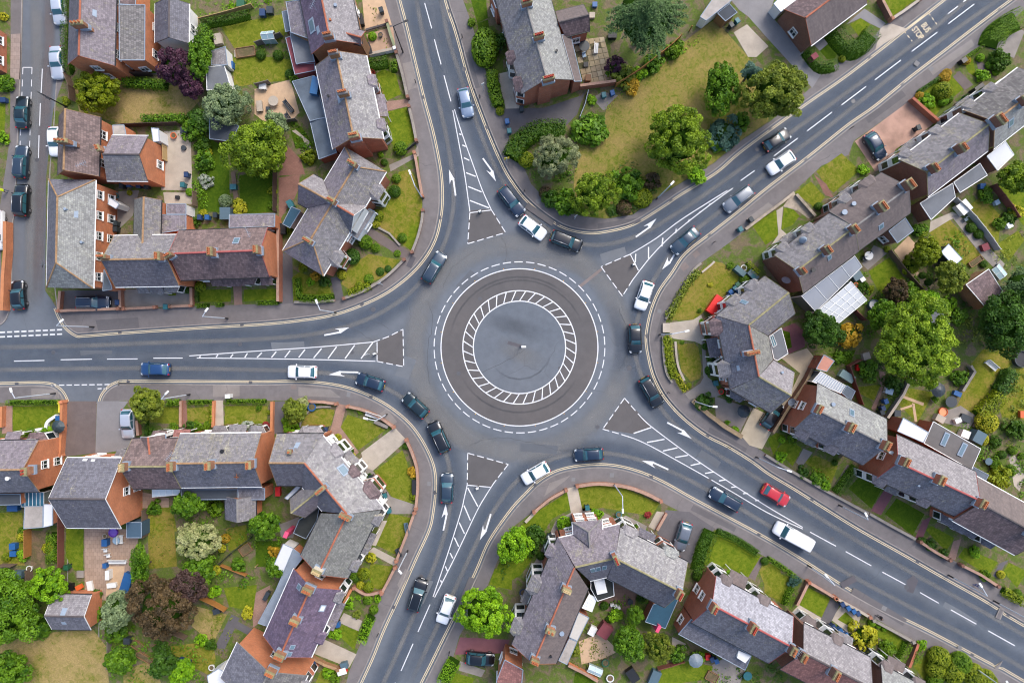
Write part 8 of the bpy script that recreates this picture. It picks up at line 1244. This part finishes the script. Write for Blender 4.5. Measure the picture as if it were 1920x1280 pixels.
tile(2,0);table((540,355),'dark round table on the slabbed patio',GD,.75);bench((630,365),'white narrow bench on the slabbed patio',GW,1.5,1.4);chair((540,420),'pale blue chair on the slabbed patio',P_('pale_blue',(150,176,196)),.3);chair((490,330),'dark chair on the slabbed patio',GD);crate((555,485),'black low grill box on the slabbed patio',BLACK,.6,.6,.3);pot((715,560),'white pot on the slabbed patio',GW,.3,'green');crate((750,275),'dark chest under the conifer',BLACK,1.1,.7,.7);crate((570,590),'brown chest at the patio foot',WOOD,.7,.8,.6);crate((620,40),'blue crate behind the conifer house',BC['blue'],.6,.6,.5);crate((600,120),'pale crate behind the conifer house',CON,.7,.7,.5)
zoomed(1240,490,6.4);crate((640,530),'bright red long storage box beside the angled house',P_('bright_red',(230,30,26),.35),1.5,2.6,1.0,-.6,lid=P_('bright_red',(230,30,26),.35));crate((930,120),'slate-green cabinet among the bins',P_('slate_green',(70,104,112)),1.6,.7,.9,-.7);pot((985,80),'white tub beside the alley hedge',GW,.4);crate((1080,170),'grey-blue bin store beside the alley',P_('grey_blue',(84,108,120)),1.5,.8,1.0,-.8);pot((1135,235),'small yellow pot beside the bin store',YEL,.2);pot((715,1560),'red pot before the right house',P_('bright_red'),.35);crate((860,1640),'x',GD)if False else None
parasol((1000,1800),'dark folded parasol on the brown forecourt',GD,.9,1.5)
tile(0,3);crate((800,220),'blue toy swing box on the pink patio',BC['blue'],.7,.9,.8);pool((848,152),'purple round tub on the pink patio',P_('purple',(122,66,200)),P_('purple2',(140,100,210)),.6);table((885,205),'pale blue table on the pink patio',P_('pale_blue'),.5);bench((910,200),'white bench on the pink patio',GW,1.57,1.2);chair((795,282),'small white chair on the pink patio',GW);chair((815,322),'lower white chair on the pink patio',GW,.2);pot((790,175),'cream pot beside the purple tub',CON,.3);crate((840,545),'white oval bath on the sandy patio',GW,1.2,.6,.4,.1);crate((960,520),'blue tarpaulin covered boat beside the hedge tree',BC['blue'],1.2,2.6,.7,-.3);bench((885,368),'long white planter bench on the sandy patio',GW,0,2.4);crate((825,460),'white and black stove unit on the sandy patio',GW,.5,1.2,.9);crate((795,395),'blue crate on the sandy patio',BC['blue'],.5,.6,.6);crate((110,250),'blue water tub at the left edge',BC['blue'],.8,.8,.7);crate((110,305),'second blue water tub at the left edge',BC['blue'],.8,.7,.6);crate((150,460),'grey tool chest below the earth path',P_('grey_blue'),1.2,1.0,.8);pot((225,420),'white barrel at the end of the earth path',GW,.4);crate((675,555),'white leaning board behind the outhouse',GW,.7,1.4,.3,.2);crate((595,560),'orange crate behind the outhouse',P_('orange',(224,104,50)),.8,.6,.4,.5);crate((520,560),'black sacks box behind the outhouse',BLACK,1.2,1.1,.5);crate((600,465),'grey double step beside the pink patio',COND,.9,.9,.2)
crate((1030,245),'x',GD)if False else None
frame_bed((1030,1000),'upper timber raised bed in the bottom gardens',2.6,1.0,-.6);frame_bed((1220,985),'timber raised bed with blue tub in the bottom gardens',2.8,.9,.55);frame_bed((1080,1090),'long low timber bed in the bottom gardens',2.4,.7,-.5);frame_bed((1840,280),'sand filled timber bed near the leaf heap',1.6,1.2,.6);crate((970,950),'dark water butt beside the raised beds',GD,.8,.8,.9);crate((1390,1110),'navy bench box at the bottom gardens',BC['navy'],1.6,.5,.5,-.3);pot((1590,1160),'white round pot at the bottom annexe',GW,.4);crate((1630,735),'grey compost box below the orange wall fence',GD,.9,.7,.6,.3)
tile(0,2);parasol((425,640),'dark round parasol in the white planter corner',P_('parasol_dark',(42,60,66)),.9,2.0);crate((110,1245),'blue and white play box behind the left edge house',BC['blue'],1.4,.7,.7);crate((465,500),'yellow grit bin beside the long hedge',YEL,.5,1.1,.6);table((1890,1220),'pale round table behind the slate annexe',GW,.7);crate((455,457),'small yellow box at the end of the long hedge',YEL,.5,.4,.5);crate((1725,407),'white and black cabinet on the west pavement',GW,.6,.5,1.1,lid=GW)
tile(1,2);bench((880,555),'white slatted bench frame behind the curved wall',GW,-.3,2.2);pot((420,490),'blue round tub behind the front brick wall',BC['blue'],.55);pot((850,1020),'dark pot with plants before the bent house',GD,.5,'dark');crate((940,620),'grey stone trough behind the curved wall',COND,2.0,.4,.4,-.4);crate((170,1120),'red and blue toy box in the narrow yard',P_('bright_red'),.6,1.2,.6);crate((1190,1090),'black planter box on the bend wall',BLACK,.6,2.0,.5)
tile(1,3);bench((1130,115),'grey garden bench beside the roadside wall',P_('grey_blue'),-1.4,1.4);chair((870,190),'blue chair pile before the olive roofed wing',BC['blue'],.4);chair((850,215),'white chair before the olive roofed wing',GW,.4);bench((1070,300),'dark bicycle-sized bench at the roadside wall',GD,-1.1,1.2);crate((650,1180),'red and white moped-sized box at the bottom pavement',P_('bright_red'),1.2,.8,.8,.3,lid=GW);crate((665,1140),'grey covered box at the bottom forecourt',P_('grey_blue'),.9,.8,.7,.3);crate((275,125),'pink box on the black awning',P_('pink',(240,90,130)),.5,.8,3.0,-.4);crate((85,620),'dark bicycle box in the lower left yard',GD,.5,1.2,.7,-.5);table((160,75),'grey table in the brown yard',P_('grey_blue'),.5)
tile(2,3);chair((750,690),'first white chair in the paved yard',GW,.3);chair((775,700),'second white chair in the paved yard',GW,.3);chair((797,712),'third white chair in the paved yard',GW,.3);table((885,665),'dark round table in the paved yard',GD,.4);greenh((620,1180),'white framed cold frame at the bottom wall',2.0,1.0,-.4,.8,(.1,.06,.06,1));parasol((1385,1120),'grey parasol over the bright green back lawn',P_('parasol_grey',(128,142,152)),1.0,2.2);pot((735,1240),'white round pot at the bottom edge',GW,.5);pot((700,1125),'green round tub on the sandy patio',BC['green'],.5);crate((1065,810),'pink box on the teal covered yard',P_('pink'),.4,.9,3.0,-.5);crate((900,1210),'black tent box at the bottom edge',BLACK,1.2,1.8,.8,.6);crate((1065,1230),'grey covered trailer at the bottom edge',P_('grey_blue'),1.2,2.0,.8,-.4);crate((1465,1078),'red and white crate on the grey patio',P_('bright_red'),.6,.7,.6);crate((690,870),'maroon playhouse box on the sandy patio',MAROON,1.6,1.8,1.2,-.6);crate((600,880),'white garden chest beside the cream lean-to',GW,.9,1.2,.7,-.5);table((1760,1215),'teal round table at the bottom edge',BC['teal'],.6);frame_bed((1500,1235),'timber stepped bed at the bottom edge',1.6,1.2,-.5);pot((85,600),'blue tall pot beside the turret house',BC['navy'],.5);crate((1300,330),'x',GD)if False else None
crate((1020,180),'dark bench box at the turret house wing',GD,1.2,.7,.6,-.5);pot((800,15),'teal pot beside the turret house path',BC['teal'],.4)
tile(3,2);pool((1315,527),'orange ring pool on the grey patio',P_('orange'),P_('orange2',(236,160,110)),.6);crate((1480,575),'dark green lounger box on the grey patio',GD,1.4,.9,.4,-.4);crate((1415,590),'white chest on the grey patio',GW,.8,.6,.6,.4);crate((1460,690),'white tent box beside the yellow shrubs',GW,1.1,1.0,.9,-.4);crate((1545,710),'slate-blue shed box beside the yellow shrubs',P_('grey_blue'),1.4,1.6,1.4,-.5);crate((1275,575),'pale grey box on the grey patio',CON,1.2,.9,.8,-.5);table((1360,450),'dark round fire table on the rough patio',GD,.8);crate((1415,390),'blue bench box on the rough patio',BC['blue'],1.0,.6,.5,-.4);parasol((1290,365),'dark grey parasol below the large lime tree',GD,1.0,2.2);crate((900,370),'white chest on the pink slab path',GW,1.0,.8,.6,-.3,lid=P_('pale_blue'));crate((730,110),'cream stool box in the small garden',CON,.9,.9,.6,.3);crate((675,195),'red and navy toy box in the small garden',P_('bright_red'),.6,.8,.5);crate((580,260),'pale green covered boat in the brick yard',P_('pale_green',(150,176,170)),1.0,2.0,.8,1.0);bench((1670,180),'white leaning ladder on the rough lawn',GW,-.7,1.8);pool((1895,130),'dark round trampoline at the right edge',GD,BLACK,1.1,.7);crate((955,535),'dark barrel box beside the white annexe',GD,.8,.8,.8);pot((1240,430),'pale pots beside the cross-path lawn',CON,.4,'green');crate((1185,630),'white rounded box beside the annexe',GW,1.0,.9,.8,-.5);table((1640,895),'grey round table by the flat extension',P_('grey_blue'),.5);crate((1900,545),'orange toy box at the right edge',P_('orange'),.6,.9,.5)
tile(3,1);pool((785,1005),'grey oval hot tub beside the white conservatory',P_('grey_blue'),GW,.7,.7);table((745,640),'white table behind the slate terrace',GW,.6);chair((720,660),'dark chair behind the slate terrace',GD);chair((770,620),'grey chair behind the slate terrace',P_('grey_blue'),1.0);crate((660,790),'blue-grey covered table beside the lean-to',P_('grey_blue'),1.2,1.0,.7,.6);crate((700,815),'white box beside the lean-to',GW,.6,.6,.6,.6);pot((655,855),'orange pot beside the lean-to',P_('orange'),.3);crate((1450,280),'white covered table by the capped fence',GW,1.6,1.6,.9,.7);chair((1480,365),'grey chair by the capped fence',P_('grey_blue'),.6);crate((1800,412),'white cube on the far dry lawn',GW,.7,.7,.6,.5);crate((1600,120),'blue crate behind the flat extension',BC['blue'],.7,.7,.6);crate((1620,575),'maroon and blue seat box on the garden path',MAROON,.9,.9,.6,.4);frame_bed((1560,680),'slatted timber bed above the outhouse',2.0,.7,.6);greenh((1720,760),'small dark glazed cold frame behind the outhouse',1.8,1.3,-.9,.9,(.03,.06,.08,1));crate((1710,240),'pale blue chair box on the far dry lawn',P_('pale_blue'),.6,.6,.5,.5)
tile(3,0);crate((1560,695),'black arched shelter beside the ribbed roof house',BLACK,1.3,1.4,1.3,.6);pot((1470,745),'blue and green pot at the ribbed roof house',BC['blue'],.4,'dark');crate((1450,465),'black gate box beside the orange ball shrub',BLACK,.7,.6,.9,.6);crate((320,450),'dark red box on the curled hedge',MAROON,.8,.7,1.5,.6)
tile(0,0);table((1378,1110),'dark ring planter on the pink patio',GD,.35,.4);pot((1305,1020),'orange tub on the pink patio',P_('orange'),.4);crate((1060,495),'slate-blue garden box in the leftmost yard',P_('grey_blue'),1.1,.8,.7);crate((1640,300),'grey and white bench box beside the small lawn',CON,1.0,1.4,.6,.2);crate((1735,495),'blue tub beside the pinkish shed',BC['blue'],.8,.9,.7);crate((1815,40),'dark green composter at the top back lawn',BC['green'],1.0,.9,.8);frame_bed((1840,390),'white edged cold bed on the back lawn',2.6,1.3,.15);crate((1390,985),'dark chest at the pink patio head',GD,1.0,.8,.6);crate((30,755),'navy box at the left edge garden',BC['navy'],.9,.6,.6)
tile(0,1);pot((870,190),'blue chair tub in the brick yard',BC['teal'],.4);crate((1330,200),'black low box on the lower patio',BLACK,.5,.4,.3);crate((1755,125),'dark teal seat on the sleeper path',BC['teal'],.8,.7,.6);crate((1710,330),'grey-blue tool store above the tiled house',P_('grey_blue'),1.4,1.6,1.2)
tile(1,1);crate((265,255),'teal box at the rear of the villa',BC['teal'],.7,1.0,.9,.5);pot((925,230),'teal tub between the villa shrubs',BC['teal'],.5);crate((205,440),'black water butt beside the dark drive',BLACK,1.0,1.4,.9)
def person(p,label,top,legs,rot=0.0,z=ZP,stride=.22):
 J=[(0,0,.95),(0,0,1.2),(0,0,1.42),(.02,0,1.52),(.03,0,1.64),(.03,0,1.74)];Rr=[.15,.14,.15,.06,.095,.08];E=[(i,i+1)for i in range(5)]
 def chain(par,pts,rs):
  k=par
  for q,r in zip(pts,rs):J.append(q);Rr.append(r);E.append((k,len(J)-1));k=len(J)-1
  return k
 for s in(-1,1):
  chain(0,[(0,s*.1,.86),(s*stride*.5,s*.1,.48),(s*stride*.55-.05,s*.1,.1),(s*stride*.55+.12,s*.1,.05)],[.1,.065,.05,.04])
  k=chain(2,[(0,s*.19,1.40),(-s*.1,s*.24,1.12),(-s*.02,s*.25,.9),(0,s*.25,.82)],[.065,.05,.035,.035])
  for f,(dx,ln)in enumerate(((.04,.05),(.025,.08),(.005,.09),(-.015,.085),(-.032,.065))):chain(k,[(dx,s*.25,.80-ln*.4),(dx+.015,s*.24,.80-ln)],[.009,.008])
 me=bpy.data.meshes.new('person');me.from_pydata(J,E,[]);o=newobj('person',me);o.modifiers.new('skin','SKIN')
 for i,v in enumerate(me.skin_vertices[0].data):v.radius=(Rr[i],Rr[i]);v.use_root=i==0
 sb=o.modifiers.new('sub','SUBSURF');sb.levels=sb.render_levels=1;bpy.context.view_layer.update();m2=bpy.data.meshes.new_from_object(o.evaluated_get(bpy.context.evaluated_depsgraph_get()));o.modifiers.clear();o.data=m2;m2.materials.clear()
 for m in(top,legs,P_('skin',(206,160,130)),P_('hair',(60,44,34)),BLACK):m2.materials.append(m)
 for f in m2.polygons:c=f.center;f.use_smooth=True;f.material_index=3 if c.z>1.66 or(c.z>1.56 and c.x<0)else 2 if c.z>1.49 or(c.z<.9 and abs(c.y)>.2)else 0 if c.z>.93 else 4 if c.z<.09 else 1
 w=W(p,1.0);o.location=(w.x,w.y,z);o.rotation_euler=(0,0,rot);props(o,label,'person','people on the pavements','thing')
photo();person((6,357),'person in a high-visibility yellow jacket at the far left edge',P_('hivis',(214,236,40)),P_('trouser_grey',(84,100,116)),0.4);person((1836,1099),'person in white top and blue trousers on the far right pavement',GW,P_('trouser_blue',(40,70,150)),2.6);person((1650,1157),'person in dark clothes walking past the grey wall',P_('coat_dark',(36,36,42)),P_('trouser_dark',(30,32,40)),2.6)
